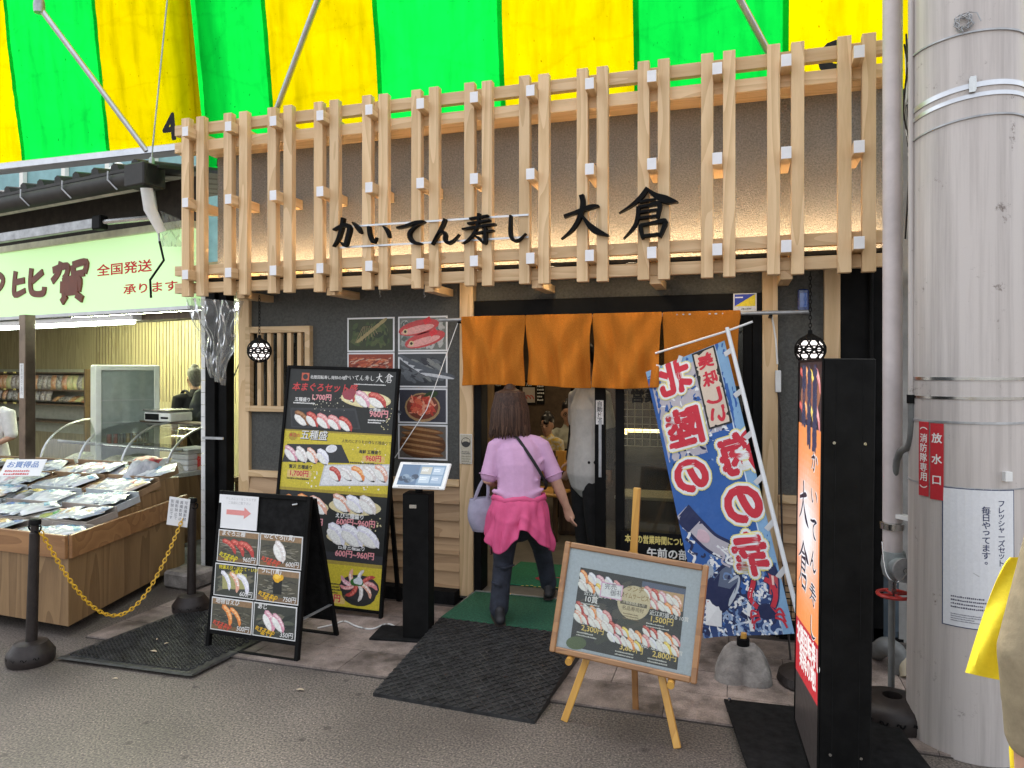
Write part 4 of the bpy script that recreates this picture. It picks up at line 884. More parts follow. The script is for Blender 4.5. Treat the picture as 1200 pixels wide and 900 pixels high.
while x < sl_r - .1:
    o = bpy.data.objects.new('snack_bag', bm_[min(3, nb // 3 if nb < 10 else random.randrange(4))]); COL.objects.link(o); tag(o, 'plump printed snack bag standing on the upper shop shelf', 'bag', 'snack bags on the wall shelves')
    o.matrix_world = NX @ Matrix.Translation((x, 3.28, zs)) @ Matrix.Rotation(random.uniform(-.15, .15), 4, 'Z') @ Matrix.Rotation(-.1, 4, 'X'); x += .125 + random.uniform(0, .03); nb += 1
zs = SZ(486, 9.3); x = sl_l + .15
while x < sl_r - .1:
    o = bpy.data.objects.new('snack_bag', bm_[random.randrange(4)]); COL.objects.link(o); tag(o, 'flat printed snack bag lying on the lower shop shelf', 'bag', 'flat bags on the lower wall shelf')
    o.matrix_world = NX @ Matrix.Translation((x, 3.22, zs + .05)) @ Matrix.Rotation(random.uniform(-.2, .2), 4, 'Z') @ Matrix.Rotation(-1.15 if x > sl_r - 1.2 else -.3, 4, 'X') @ Matrix.Scale(.8, 4); x += .17
# stainless post with sticker
sp_ = ZC(32, 450, 6.3); pt = thing('steel_post', 'square bronze coloured steel post carrying a white vertical paper label', 'post', (sp_.x, sp_.y, 0))
MX = Matrix.Translation((sp_.x, sp_.y, 0)) @ Matrix.Rotation(R(-10), 4, 'Z')
MB(MX).box((-.045, -.045, 0), (.045, .045, 2.18)).build('shaft', 'bronze', pt, .004); MB(MX).box((-.07, -.07, 0), (.07, .07, .012)).build('foot_plate', 'bronze', pt)
pr = Print(MX @ frame_mx((-.04, -.046, 1.46), (1, 0, 0), (0, 0, 1))); pr.rect(.01, 0, .07, .30, (.72, .72, .70), 1); pr.vtext('営業時間のご案内', .04, .275, .03, (.3, .3, .3), 2, 0, 1.1); pr.build('label', 'print_matte', pt)
# curved glass case
CF = NX @ (NXI @ ZC(193, 500, 6.9)); CM = Matrix.Translation((CF.x, CF.y, 0)) @ NX.to_quaternion().to_matrix().to_4x4()
cs = thing('curved_glass_case', 'curved glass display case on a dark brown wooden base', 'display case', CF * 1.0 - Vector((0, 0, CF.z)))
MB(CM).box((-2.1, .0, .0), (0, .75, .66)).build('base', 'ply', cs, .005); MB(CM).box((-2.12, -.02, .661), (.02, .77, .70)).build('counter_top', mat('speckled_white_top', (.5, .5, .47), .35, .15, 40), cs)
def arc(x, r=0.0): return [(x, .02 + .55 * (1 - math.cos(t)), .70 + (.44 + r) * math.sin(t)) for t in [k * math.pi / 2 / 10 for k in range(11)]]
for x in (-2.08, -1.4, -.7, -.015): MB(CM).tube(arc(x), .011, 6).build('glass_rib', 'alu', cs)
MB(CM).grid(lambda u, v: Vector((-2.08 + 2.06 * u, .02 + .55 * (1 - math.cos(v * math.pi / 2)), .70 + .44 * math.sin(v * math.pi / 2))), 8, 14).build('curved_pane', 'glass', cs)
MB(CM).box((-2.08, .57, 1.13), (-.015, .75, 1.15)).build('top_board', 'darkwood', cs)
for x in (-2.08, -1.4, -.7, -.05): MB(CM).box((x, .70, .70), (x + .05, .75, 1.13)).build('back_stile', 'ply', cs)
MB(CM).box((-2.05, .18, .90), (-.03, .60, .906)).build('glass_shelf', 'glass', cs); MB(CM).tube([(-2.08, .21, .92), (-.02, .21, .92)], .012, 6).build('shelf_rail', 'alu', cs)
for k in range(6):
    o = MB(CM @ Matrix.Translation((-1.85 + k * .32, .35, .702))); o.grid(lambda u, v: Vector(((u - .5) * .28, (v - .5) * .34, .09 * (math.sin(math.pi * u) * math.sin(math.pi * v)) ** .5 + .012 * noise.noise(Vector((u * 9 + k, v * 9, 0))))), 10, 10)
    tag(o.build('dried_fish_heap', mat('dried_fish_%d' % k, (.62, .58, .48), .8, .3, 60)), 'small pale heap of dried fish inside the curved glass case', 'dried fish', 'heaps of dried fish in the glass case')
for k in range(4):
    tag(MB(CM).box((-.32, .3, .70 + k * .055), (-.06, .6, .75 + k * .055)).build('foam_box', 'white_plastic', None, .008), 'thin white foam box in the stack inside the glass case', 'box', 'white foam boxes in the glass case')
sc = thing('weighing_scale', 'white counter weighing scale on top of the curved glass case', 'scale', CM @ Vector((-.85, .65, 1.15)))
MB(CM).box((-1.05, .52, 1.151), (-.62, .80, 1.25)).build('body', 'white_plastic', sc, .012); MB(CM).box((-1.02, .512, 1.17), (-.80, .519, 1.235)).build('display', 'black', sc); MB(CM).box((-1.04, .50, 1.265), (-.63, .82, 1.28)).build('pan', 'steel', sc, .004)
MB(CM).box((-.76, .512, 1.185), (-.65, .519, 1.205)).build('slot', 'black', sc)
# cardboard box, carton shelf, jars
bp_ = ZC(228, 533, 7.3); BXM = Matrix.Translation((bp_.x, bp_.y, 0)) @ Matrix.Rotation(R(2), 4, 'Z')
bx_ = thing('cardboard_box', 'open cardboard box with red printed characters behind the display case', 'box', (bp_.x, bp_.y, .60)); MB(BXM).box((-.14, 0, .60), (.2, .3, .86)).build('carton', 'cardboard', bx_, .004)
pr = Print(BXM @ frame_mx((-.14, 0, .60), (1, 0, 0), (0, 0, 1))); pr.text('比賀', .05, .13, .10, (.5, .03, .02), 1, .03); pr.lines(.04, .05, .26, 1, .025, (.25, .15, .1)); pr.build('print', 'print_matte', bx_)
tb = thing('carton_table', 'low wooden table holding the printed cardboard box', 'table', (bp_.x, bp_.y, 0)); MB(BXM).box((-.2, -.02, .55), (.3, .35, .598)).build('top', 'ply', tb)
for x in (-.18, .25):
    for y in (0, .3): MB(BXM).box((x, y, .0), (x + .04, y + .04, .549)).build('leg', 'ply', tb)
rk = thing('storage_rack', 'open storage rack with cartons at the back of the dry goods shop', 'rack', NX @ Vector((-.6, 4.2, 0)))
for z in (.5, .95, 1.4, 1.8): MB(NX).box((-1.6, 4.05, z), (.1, 4.45, z + .03)).build('shelf', 'panel_wall', rk)
for x in (-1.6, -.75, .07): MB(NX).box((x, 4.05, 0), (x + .03, 4.45, 2.2)).build('upright', 'panel_wall', rk)
for i, (x, z, w_, h_, m_) in enumerate([(-1.5, 1.43, .35, .25, 'black_matte'), (-1.1, 1.43, .3, .3, 'paper'), (-.7, 1.43, .4, .18, 'blue_grey'), (-.2, 1.43, .25, .3, 'paper'), (-1.5, .98, .4, .3, 'red_paint'), (-.9, .98, .5, .28, 'cardboard'), (-.68, 1.83, .45, .12, 'paper'), (-.66, 1.96, .45, .12, 'paper'), (-1.5, 1.83, .6, .25, 'cardboard'), (-.2, 1.83, .28, .3, 'cardboard')]):
    tag(MB(NX).box((x, 4.08, z + .001), (x + w_, 4.4, z + h_)).build('storage_carton', m_, None, .004), 'carton stored on the open rack at the back of the shop', 'box', 'cartons on the storage rack')
# clutter: hanging bags, paper notices and cartons on the floor of the shop
for i, (x, y, z, w_, h_, m_) in enumerate([(-2.35, 3.3, .012, .4, .5, 'cardboard'), (-1.95, 3.2, .012, .35, .7, 'cardboard'), (-1.9, 3.25, .714, .3, .3, 'paper'), (-1.5, 3.0, .012, .3, .9, 'cardboard'), (-1.48, 3.02, .914, .26, .25, 'blue_grey'), (-2.9, 3.3, .012, .4, .45, 'paper')]):
    tag(MB(NX).box((x, y, z), (x + w_, y + .3, z + h_)).build('counter_carton', m_, None, .004), '%s carton stacked behind the glass case near the fridge' % ['large brown', 'tall brown', 'white', 'slim upright brown', 'small blue', 'low white'][i], 'box')
for i, (x, z, c) in enumerate([(-2.2, 1.95, (.7, .7, .66)), (-1.95, 2.0, (.65, .55, .2)), (-3.3, 2.05, (.7, .68, .6)), (-4.1, 2.0, (.6, .2, .15))]):
    n_ = MB(NX).box((x, 3.575, z), (x + .18, 3.585, z + .24)).build('wall_notice', mat('notice_paper_%d' % i, c, .7, .05)); tag(n_, '%s paper notice pinned to the grooved panel wall' % ['white', 'ochre', 'cream', 'red'][i], 'notice')
    pr = Print(NX @ frame_mx((x, 3.574, z), (1, 0, 0), (0, 0, 1))); pr.vtext('お知らせ', .09, .20, .035, (.1, .1, .12), 1, .02); pr.build('print', 'print_matte', n_)
poster_m = MB(NX).box((-1.12, 2.236, 1.05), (-.9, 2.245, 1.55)).build('pinned_notice', 'paper'); tag(poster_m, 'pinned white notice with blue pictures on the ochre pillar', 'notice')
pr = Print(NX @ frame_mx((-1.12, 2.235, 1.05), (1, 0, 0), (0, 0, 1)))
for k in range(6): pr.rect(.02 + (k % 2) * .10, .05 + (k // 2) * .15, .10 + (k % 2) * .10, .17 + (k // 2) * .15, (.2, .35, .42) if k % 3 else (.1, .2, .25), 1)
pr.build('print', 'print_matte', poster_m)
pc = [NX @ Vector((-1.75, 2.3, 2.5)), NX @ Vector((-1.76, 2.3, 2.2)), NX @ Vector((-1.85, 2.25, 2.0)), NX @ Vector((-2.0, 2.1, 1.5)), NX @ Vector((-2.15, 1.9, 1.35))]
tag(MB().tube(cr([tuple(p) for p in pc]), .008, 6).build('hanging_cable', 'black_plastic'), 'black cable drooping from the shop ceiling over the fridge', 'cable')

# ---- stall out front
C0, C1, C2, C3 = (-4.05, -1.436), (-4.44, .02), (-7.2, .10), (-7.2, -1.25)
st = thing('market_stall', 'plywood market stall counter with varnished trim on castors', 'stall', (-5.5, -.7, 0))
cen = Vector((-5.6, -.65)); grow = lambda P, d: [(p[0] + (d if p[0] > -6 else 0), p[1] + (d if p[1] > -.6 else -d)) for p in P]
MB().prism([C0, C1, C2, C3], .075, .52).build('plywood_body', 'ply', st)
def trim(a, b, z0, z1, th=.024):
    a, b = Vector((*a, 0)), Vector((*b, 0)); n = (b - a).normalized().cross(Vector((0, 0, 1))); MB().add([a + Vector((0, 0, z0)), b + Vector((0, 0, z0)), b + Vector((0, 0, z1)), a + Vector((0, 0, z1)), a + n * th + Vector((0, 0, z0)), b + n * th + Vector((0, 0, z0)), b + n * th + Vector((0, 0, z1)), a + n * th + Vector((0, 0, z1))], [(0, 1, 2, 3), (4, 7, 6, 5), (0, 4, 5, 1), (3, 2, 6, 7), (0, 3, 7, 4), (1, 5, 6, 2)]).build('trim_board', 'trim', st, .003)
trim(C0, C1, .505, .655); trim((C3[0], C3[1]), C0, .506, .654); MB().prism([C0, C1, C2, C3], .521, .56).build('tray_floor', 'ply', st)
for x, y in ((-4.25, -1.25), (-4.55, -.15), (-5.5, -1.2), (-5.6, -.1)):
    MB().tube([(x - .02, y, .037), (x + .02, y, .037)], .036, 12).build('castor', 'black', st)
MB().box((-7.1, -1.2, .05), (-4.2, -.05, .074)).build('underframe', 'black_matte', st) if False else None
# cartons lining the trim, trays and packets
trayc = [mat('carton_grey', (.30, .26, .22), .8, .15, 9), mat('tray_clear_grey', (.42, .45, .46), .4, .1), mat('tray_wood', (.30, .19, .10), .7, .2)]
def tray(cx, cy, z, w_, d_, h_, rz, m_, tilt=.0, rown=''):
    t = thing('goods_tray', ['grey cardboard', 'translucent grey plastic', 'brown wooden'][m_] + ' goods tray in the %s row of the market stall' % rown, 'tray', (cx, cy, z), 'goods trays on the stall')
    T = Matrix.Translation((cx, cy, z)) @ Matrix.Rotation(rz, 4, 'Z') @ Matrix.Rotation(tilt, 4, 'X'); k = .008
    MB(T).box((-w_ / 2, -d_ / 2, 0), (w_ / 2, d_ / 2, k)).build('bottom', trayc[m_], t)
    for a, b in (((-w_ / 2, -d_ / 2, k), (w_ / 2, -d_ / 2 + k, h_)), ((-w_ / 2, d_ / 2 - k, k), (w_ / 2, d_ / 2, h_ + .03)), ((-w_ / 2, -d_ / 2 + k, k), (-w_ / 2 + k, d_ / 2 - k, h_)), ((w_ / 2 - k, -d_ / 2 + k, k), (w_ / 2, d_ / 2 - k, h_))): MB(T).box(a, b).build('side', trayc[m_], t)
    return T
def packet_mesh(i, cols, sx, sy, sz):
    mb = MB(); fn = lambda u, v, s_: Vector(((u - .5) * sx, (v - .5) * sy, s_ * sz * (math.sin(math.pi * u) * math.sin(math.pi * v)) ** .5 + .009 * noise.noise(Vector((u * 5, v * 5, i * 3.3))) * (math.sin(math.pi * u))))
    mb.grid(lambda u, v: fn(u, v, 1), 9, 9); mb.grid(lambda u, v: fn(u, v, -.4), 3, 3); me = mb.mesh('packet')
    me.materials.append(mat('packet_foil_%d' % i, [c * .60 for c in cols[0]], .3, .1, 34, col2=[c * .7 for c in cols[1]], coat=.35, stretch=(1, .3, 1), detail=5)); me.materials.append(mat('packet_label_%d' % i, [(.05, .12, .35), (.35, .04, .05), (.45, .30, .12), (.55, .58, .60), (.60, .10, .25), (.08, .30, .08), (.10, .28, .42), (.50, .40, .08)][i], .4, .5, 60, detail=2))
    for q in range(9):
        for p_ in range(6 - i % 3, 8): me.polygons[p_ * 9 + q].material_index = 1 if 1 <= q <= 7 else 0
    return me
pcs = [packet_mesh(0, ((.80, .82, .84), (.28, .36, .50)), .13, .19, .016), packet_mesh(1, ((.76, .78, .79), (.26, .27, .30)), .14, .2, .02), packet_mesh(2, ((.82, .78, .74), (.55, .36, .28)), .14, .18, .018), packet_mesh(3, ((.78, .80, .82), (.46, .54, .62)), .15, .21, .014),
       packet_mesh(4, ((.66, .10, .22), (.6, .5, .5)), .14, .2, .02), packet_mesh(5, ((.10, .32, .06), (.6, .55, .1)), .15, .21, .02), packet_mesh(6, ((.88, .89, .89), (.62, .66, .70)), .15, .2, .02), packet_mesh(7, ((.20, .20, .21), (.06, .06, .07)), .16, .2, .03)]
def edge_x(y): return C0[0] + (C1[0] - C0[0]) * (y - C0[1]) / (C1[1] - C0[1])
rows = [(-1.28, .625, 3, 0, .05), (-1.02, .69, 4, 0, .14), (-.74, .74, 4, 1, .2), (-.45, .80, 5, 1, .24), (-.18, .87, 5, 2, .22)]
RN_ = ['front', 'second', 'middle', 'fourth', 'back']; KN = ['silver and blue', 'silver and black', 'white and brown', 'silver grey', 'pink', 'green', 'clear white', 'bulging black']
PL = ['clear-wrapped packet of dried seafood in the front row of the stall', 'clear-wrapped packet of dried seafood in the second row of the stall', 'clear-wrapped packet of dried seafood in the middle row of the stall', 'clear-wrapped packet of dried seafood in the fourth row of the stall', 'clear-wrapped packet of dried seafood in the back row of the stall']
for ri, (y, z, n_, tm_, tilt) in enumerate(rows):
    x = edge_x(y) - .30
    while x > -6.9:
        T = tray(x, y, z - .05, .53, .25, .05, R(-3), [0, 0, 1, 2, 2][ri] if random.random() < .75 else random.randrange(3), tilt, RN_[ri])
        for k in range(random.randint(11, 12)):
            ki = random.choices(range(8), [6, 1.5, 3, 7, 1.2 if ri < 2 else .3, .7 if ri < 2 else .1, 10, .5 if ri > 1 else 0])[0]; me = pcs[ki]
            o = bpy.data.objects.new('seafood_packet', me); COL.objects.link(o); tag(o, '%s packet of dried seafood in the %s row of the stall' % (KN[ki], RN_[ri]), 'packet', 'packets of dried seafood on the stall')
            o.matrix_world = T @ Matrix.Translation((-.24 + k * .043 + random.uniform(-.03, .03), random.uniform(-.045, .045), .030 + k * .003 + random.uniform(0, .010))) @ Matrix.Rotation(random.uniform(-.8, .8), 4, 'Z') @ Matrix.Rotation(random.uniform(-.13, .05), 4, 'Y') @ Matrix.Rotation(random.uniform(-.08, .12), 4, 'X') @ Matrix.Scale(random.uniform(.95, 1.2), 4)
        x -= .55
for ri, (y, z, *_r) in enumerate(rows):       # riser boards that carry the rows
    MB().box((-7.1, y - .13, .561), (edge_x(y) - .05, y + .13, z - .056)).build('riser', 'ply', st)
# bigger bag on the corner of the middle row and a price card
o = bpy.data.objects.new('seafood_bag', pcs[1]); COL.objects.link(o); q = ZC(170, 550, 5.95); o.matrix_world = Matrix.Translation(q) @ Matrix.Rotation(.4, 4, 'Z') @ Matrix.Rotation(.5, 4, 'X') @ Matrix.Diagonal((2.0, 1.6, 4, 1)); tag(o, 'large clear bag of dark mixed seafood at the end of the stall', 'bag')
q = ZC(27, 548, 5.9); pcM = Matrix.Translation(q) @ Matrix.Rotation(R(20), 4, 'Z') @ Matrix.Rotation(-.7, 4, 'X')
pcard = MB(pcM).box((-.16, 0, -.08), (.16, .004, .08)).build('price_card', 'paper'); tag(pcard, 'white price card with blue writing leaning among the seafood packets', 'card')
pr = Print(pcM @ Matrix.Translation((-.16, -.001, -.08))); pr.text('お買得品', .03, .08, .055, (.15, .25, .5), 1, .02); pr.lines(.03, .04, .24, 2, .018, (.6, .1, .1)); pr.build('print', 'print_matte', pcard)

# ---- bollards and chain
def bollard(base, h, lean, lab):
    t = thing('chain_post', lab, 'chain post', base, 'dark chain posts in front of the stall'); T = Matrix.Translation(base) @ Matrix.Rotation(lean, 4, 'Y')
    T0 = Matrix.Translation(base)
    MB(T0).lathe([(.118, 0), (.125, .02), (.125, .06), (.115, .075), (.085, .118), (.05, .125), (.045, .128)], n=28).build('weighted_base', 'black_plastic', t)
    MB(T).lathe([(.031, .10), (.027, h - .08), (.022, h - .075), (.020, h - .03)], n=18).build('pole', 'black_plastic', t)
    MB(T).lathe([(.02, h - .034), (.032, h - .03), (.033, h - .01), (.028, h), (.012, h + .005)], n=18).build('cap', 'black', t)
    MB(T).tube([(.045 * math.cos(a), .012 * math.sin(a), h - .055 + .018 * math.sin(a * 2)) for a in [k * math.pi / 8 for k in range(17)]], .005, 6).build('chain_eye', 'black', t)
    for k in range(5):
        a = -2.6 + k * .5; MB(T0).tube([(.122 * math.cos(a + s_ * .04), .122 * math.sin(a + s_ * .04), .05 + .008 * math.sin(s_ * 1.2)) for s_ in range(7)], .004, 5).build('wave_relief', 'black', t)
    return T
b1 = G(19, 783, 0) + Vector((0, .09, 0)); b2 = G(212, 722, 0) + Vector((0, .1, 0))
T1 = bollard(b1, .835, R(2.2), 'dark brown plastic chain post standing on the open asphalt'); T2 = bollard(b2, .80, R(.6), 'dark brown plastic chain post carrying a white paper note')
pA, pB = T1 @ Vector((.045, 0, .77)), T2 @ Vector((-.045, 0, .73)); n_l = 64
def chp(t):
    p = pA.lerp(pB, t); sag = .62; p.z -= sag * 4 * t * (1 - t) * (1 - .18 * (2 * t - 1) ** 2); return p
mb = MB(); arc_l = [0]
for k in range(400): arc_l.append(arc_l[-1] + (chp((k + 1) / 400) - chp(k / 400)).length)
nl = int(arc_l[-1] / .026)
def at_len(s_):
    for k in range(400):
        if arc_l[k + 1] >= s_: return chp((k + (s_ - arc_l[k]) / (arc_l[k + 1] - arc_l[k])) / 400)
    return chp(1)
for k in range(nl):
    a = at_len(k * arc_l[-1] / nl); b = at_len((k + 1) * arc_l[-1] / nl); c = (a + b) / 2; t = (b - a).normalized(); u = Vector((0, 1, 0)).cross(t).normalized(); v = t.cross(u)
    sd_ = (u + v * (1 if k % 2 else -1)).normalized()
    mb.tube([c + t * (.0185 * math.cos(q)) + sd_ * (.0105 * math.sin(q)) for q in [j * math.pi / 5 for j in range(11)]], .0036, 5, ref=tuple(t.cross(sd_)), cap=False)
tag(mb.build('plastic_chain', 'gold'), 'yellow plastic chain sagging between the two dark chain posts', 'chain')
q = W(209, 600, T2.translation.y - .05); nm = Matrix.Translation((q.x, q.y, q.z)) @ Matrix.Rotation(R(8), 4, 'Y') @ Matrix.Rotation(R(14), 4, 'Z')
nt_ = MB(nm).box((-.075, 0, -.10), (.075, .003, .10)).build('paper_note', 'paper'); tag(nt_, 'white handwritten paper note hung on the chain post by the stall', 'note')
pr = Print(nm @ Matrix.Translation((-.075, -.0005, -.10)))
for k in range(4): pr.vtext('写真撮影禁止です'[k:k + 5], .125 - k * .033, .17, .022, (.12, .12, .14), 1, .0, 1.3)
pr.build('print', 'print_matte', nt_)
# ================================================================== pendant lanterns
def lantern(px, pyb, pyt, lab):
    b = W(px, pyb, -.24); top = W(px, pyt, -.24); c = Vector((b.x, -.24, b.z)); r = .088
    t = thing('pendant_lantern', lab, 'lantern', c, 'black lattice pendant lanterns')
    MB().lathe([(.001, -.07), (.05, -.062), (.072, -.03), (.076, 0), (.070, .032), (.045, .06), (.001, .068)], c, 20, False).build('globe', 'globe', t)
    sh = MB()
    for k in range(9):
        for sgn in (1, -1):
            nrm = Vector((math.cos(k * math.pi / 4.5), math.sin(k * math.pi / 4.5), sgn * .75)).normalized(); a = nrm.orthogonal().normalized(); d = nrm.cross(a); off = nrm * r * .62; rad = r * .785
            sh.tube([c + off + a * (rad * math.cos(q)) + d * (rad * math.sin(q)) for q in [j * math.pi / 9 for j in range(19)]], .0055, 5, ref=tuple(nrm), cap=False)
    for z, rr2 in ((-.055, .070), (.058, .066), (0.0, .0885)):
        sh.tube([c + Vector((rr2 * math.cos(q), rr2 * math.sin(q), z)) for q in [j * math.pi / 9 for j in range(19)]], .0045, 5, ref=(0, 0, 1), cap=False)
    sh.build('lattice_shade', 'black', t)
    MB().lathe([(.066, .055), (.060, .072), (.03, .088), (.014, .10), (.012, .12), (.001, .122)], c, 20).build('cap', 'black', t)
    z = .125; ch = MB(); k = 0
    while c.z + z < top.z:
        a = Vector((1, 0, 0)) if k % 2 else Vector((0, 1, 0))
        ch.tube([c + Vector((0, 0, z + .016 * math.sin(q))) + a * (.008 * math.cos(q)) for q in [j * math.pi / 4 for j in range(9)]], .0025, 5, ref=(a.y, a.x, 0), cap=False); z += .024; k += 1
    ch.build('chain', 'black', t)
lantern(949.5, 410, 318, 'black lattice pendant lantern hanging beside the blue alarm lamp'); lantern(304, 411, 346, 'black lattice pendant lantern hanging in front of the lattice window')

# ================================================================== mats and ramp
M['green_mat'] = mat('dark_green_entrance_mat', (.020, .115, .060), .95, .35, 70, 1.0, 140)
def fl4(P, u, v):
    return (P[0] * (1 - u) + P[1] * u) * (1 - v) + (P[3] * (1 - u) + P[2] * u) * v
rm = [Vector(p) for p in ((-3.80, -1.74, 0), (-2.86, -1.71, 0), (-2.79, -.78, 0), (-3.70, -.76, 0))]
mt = thing('rubber_mat', 'black perforated rubber mat under the six picture menu stand', 'mat', rm[0])
def slab(P, z0, z1, ins=0.0):
    c = sum(P, Vector()) / 4; Q = [p + (c - p).normalized() * ins for p in P]
    return MB().add([p + Vector((0, 0, z0)) for p in P] + [q + Vector((0, 0, z1)) for q in Q], [(3, 2, 1, 0), (4, 5, 6, 7)] + [(i, (i + 1) % 4, 4 + (i + 1) % 4, 4 + i) for i in range(4)])
slab(rm, .017, .023, .02).build('sheet', 'rubber', mt)
rg = MB(); N_ = 27
for i in range(N_):
    for j in range(N_):
        u = .06 + .88 * (i + (.5 if j % 2 else 0)) / N_; v = .06 + .88 * j / N_; c = fl4(rm, u, v)
        vs = []
        for rr2, z in ((.0165, .022), (.0145, .031), (.0095, .031), (.008, .020)):
            vs += [c + Vector((rr2 * math.cos(q * math.pi / 3), rr2 * math.sin(q * math.pi / 3), z)) for q in range(6)]
        rg.add(vs, [(a * 6 + q, a * 6 + (q + 1) % 6, (a + 1) * 6 + (q + 1) % 6, (a + 1) * 6 + q) for a in range(3) for q in range(6)])
o = rg.build('ring_pattern', 'rubber', mt); o['kind'] = 'stuff'
ra_ = [Vector(p) for p in ((-1.812, -1.60, 0), (-.926, -1.64, 0), (-.868, -.70, 0), (-1.828, -.66, 0))]
rp_ = thing('rubber_ramp', 'black rubber ramp with woven tread leading up to the green mat', 'ramp', ra_[0])
rz_ = lambda v: .018 + .085 * v
MB().add([ra_[0], ra_[1], ra_[2], ra_[3]] + [ra_[0] + Vector((0, 0, .018)), ra_[1] + Vector((0, 0, .018)), ra_[2] + Vector((0, 0, .103)), ra_[3] + Vector((0, 0, .103))], [(3, 2, 1, 0), (4, 5, 6, 7), (0, 1, 5, 4), (1, 2, 6, 5), (2, 3, 7, 6), (3, 0, 4, 7)]).build('wedge', 'rubber', rp_)
tr_ = MB(); N_ = 34
for i in range(N_):
    for j in range(N_):
        c = fl4(ra_, (i + .5) / N_, (j + .5) / N_) + Vector((0, 0, rz_((j + .5) / N_) + .0015)); a = .013; b = .0035
        d = (Vector((a, a, .0012)), Vector((b, -b, 0))) if (i + j) % 2 else (Vector((a, -a, -.0012)), Vector((b, b, 0)))
        tr_.add([c - d[0] - d[1], c + d[0] - d[1], c + d[0] + d[1], c - d[0] + d[1]] + [c + (s_ * d[0] + q * d[1]) * .8 + Vector((0, 0, .004)) for s_, q in ((-1, -1), (1, -1), (1, 1), (-1, 1))], [(4, 5, 6, 7), (0, 1, 5, 4), (1, 2, 6, 5), (2, 3, 7, 6), (3, 0, 4, 7)])
o = tr_.build('tread', 'rubber', rp_); o['kind'] = 'stuff'
es = struct(MB().prism([(-1.832, -.655), (-.865, -.695), (-.6, -.06), (-1.832, -.06)], .008, .094).build('entrance_step', 'concrete', None, .004))
gm = MB().prism([(-1.83, -.655), (-.86, -.695), (-.80, -.075), (-1.80, -.065)], .0955, .106).build('green_mat', 'green_mat', None, .003); tag(gm, 'plain dark green entrance mat between the rubber ramp and the threshold', 'mat')
MB().box((-1.80, -.082, .1065), (-.80, -.066, .112)).build('edge_strip', 'steel_dull', gm)
gi = MB().prism([(-1.76, .17), (-.98, .17), (-.98, .80), (-1.72, .80)], .0965, .107).build('printed_mat', mat('bright_green_mat', (.012, .16, .075), .9, .2, 60, .6, 130), None, .003); tag(gi, 'brighter green printed mat just inside the doorway', 'mat')
pr = Print(Matrix.Translation((0, 0, .1085)) @ Matrix.Rotation(-math.pi / 2, 4, 'X')); q = G(645, 685, .108)
for k in range(14): pr.rect(q.x - .2 + k * .032, q.y - .10 + .014 * (k % 3), q.x - .18 + k * .032, q.y - .085 + .014 * (k % 3), (.55, .45, .12), 1)
pts = cr([(q.x - .06, q.y + .06, .14), (q.x - .14, q.y + .13, .14), (q.x - .06, q.y + .19, .14), (q.x + .08, q.y + .17, .14), (q.x + .06, q.y + .1, .14)])
for (xa, ya, _), (xb, yb, _) in zip(pts, pts[1:]): pr.ell((xa + xb) / 2, (ya + yb) / 2, .016, .012, (.42, .03, .05), 1, n=8)
o = pr.build('mat_print', 'print_matte', gi)

# ================================================================== tall leaning menu board
def board(tl, tr, bl, name, lab, cat, fw, fm_, th=.025, base='black_matte', bev=.003):
    mx, w_, h_ = quad_mx(tl, tr, bl); t = thing(name, lab, cat, (mx.translation.x, mx.translation.y, max(0, mx.translation.z)))
    for n_, a, b in (('frame', (0, -.012, 0), (fw, th, h_)), ('frame', (w_ - fw, -.012, 0), (w_, th, h_)), ('frame', (fw, -.011, h_ - fw), (w_ - fw, th, h_)), ('frame', (fw, -.011, 0), (w_ - fw, th, fw))): MB(mx).box(a, b).build(n_, fm_, t, bev)
    return t, mx, w_, h_
BK = (.012, .013, .011); YE = (.62, .50, .035); WHT = (.8, .79, .76); RDT = (.60, .05, .05); PKT = (.75, .30, .32)
tl, tr2, bl = W(335, 428, -.40), W(466, 432, -.36), W(312, 716, -.60)
tmb, mx, bw, bh = board(tl, tr2, bl, 'tall_menu_board', 'tall black and yellow sushi menu board leaning in front of the lattice window', 'menu board', .022, 'black')
MB(mx).box((.022, .0, .09), (bw - .022, .02, bh - .022)).build('panel', 'black_matte', tmb)
MB(mx).box((.022, -.010, .075), (bw - .022, .022, .095)).build('frame', 'black', tmb)
mxp = mx @ Matrix.Translation((.022, -.001, .095)); pw, phh = bw - .044, bh - .022 - .095
pr = Print(mxp); V = lambda f: phh * (1 - f)
pr.rect(0, 0, pw, phh, BK, 1); pr.rect(0, V(.535), pw, V(.27), YE, 2); pr.rect(0, 0, pw, V(.815), YE, 2); pr.rect(0, V(.277), pw, V(.27), (.35, .26, .03), 2.5); pr.rect(0, V(.535), pw, V(.522), (.4, .3, .03), 2.5); pr.rect(0, V(.83), pw, V(.815), (.4, .3, .05), 2.5); pr.rect(0, V(.815), pw, V(.78), (.03, .03, .035), 2)
pr.rect(.10, V(.052), .16, V(.018), (.55, .10, .05), 3); pr.ell(.13, V(.035), .02, .02, (.03, .03, .03), 3.4); pr.text('北陸回転寿し発祥の地', .17, V(.043), .024, WHT, 3, .01)
for i, ch in enumerate('かいてん寿し'): pr.strokes(ch, .44 + i * .040, V(.043), .036, .036, WHT, 3, .9)
pr.strokes('大', .685, V(.050), .062, .066, WHT, 3); pr.strokes('倉', .755, V(.050), .062, .066, WHT, 3); pr.lines(.52, V(.062), .25, 1, .008, WHT, 3)
pr.text('本まぐろセット盛', .03, V(.098), .056, RDT, 3, .022, shear=.15)
pr.ell(.62, V(.125), .195, .058, (.70, .60, .30), 3, -.05, 26); pr.ell(.62, V(.123), .185, .052, (.80, .72, .42), 3.2, -.05, 26)
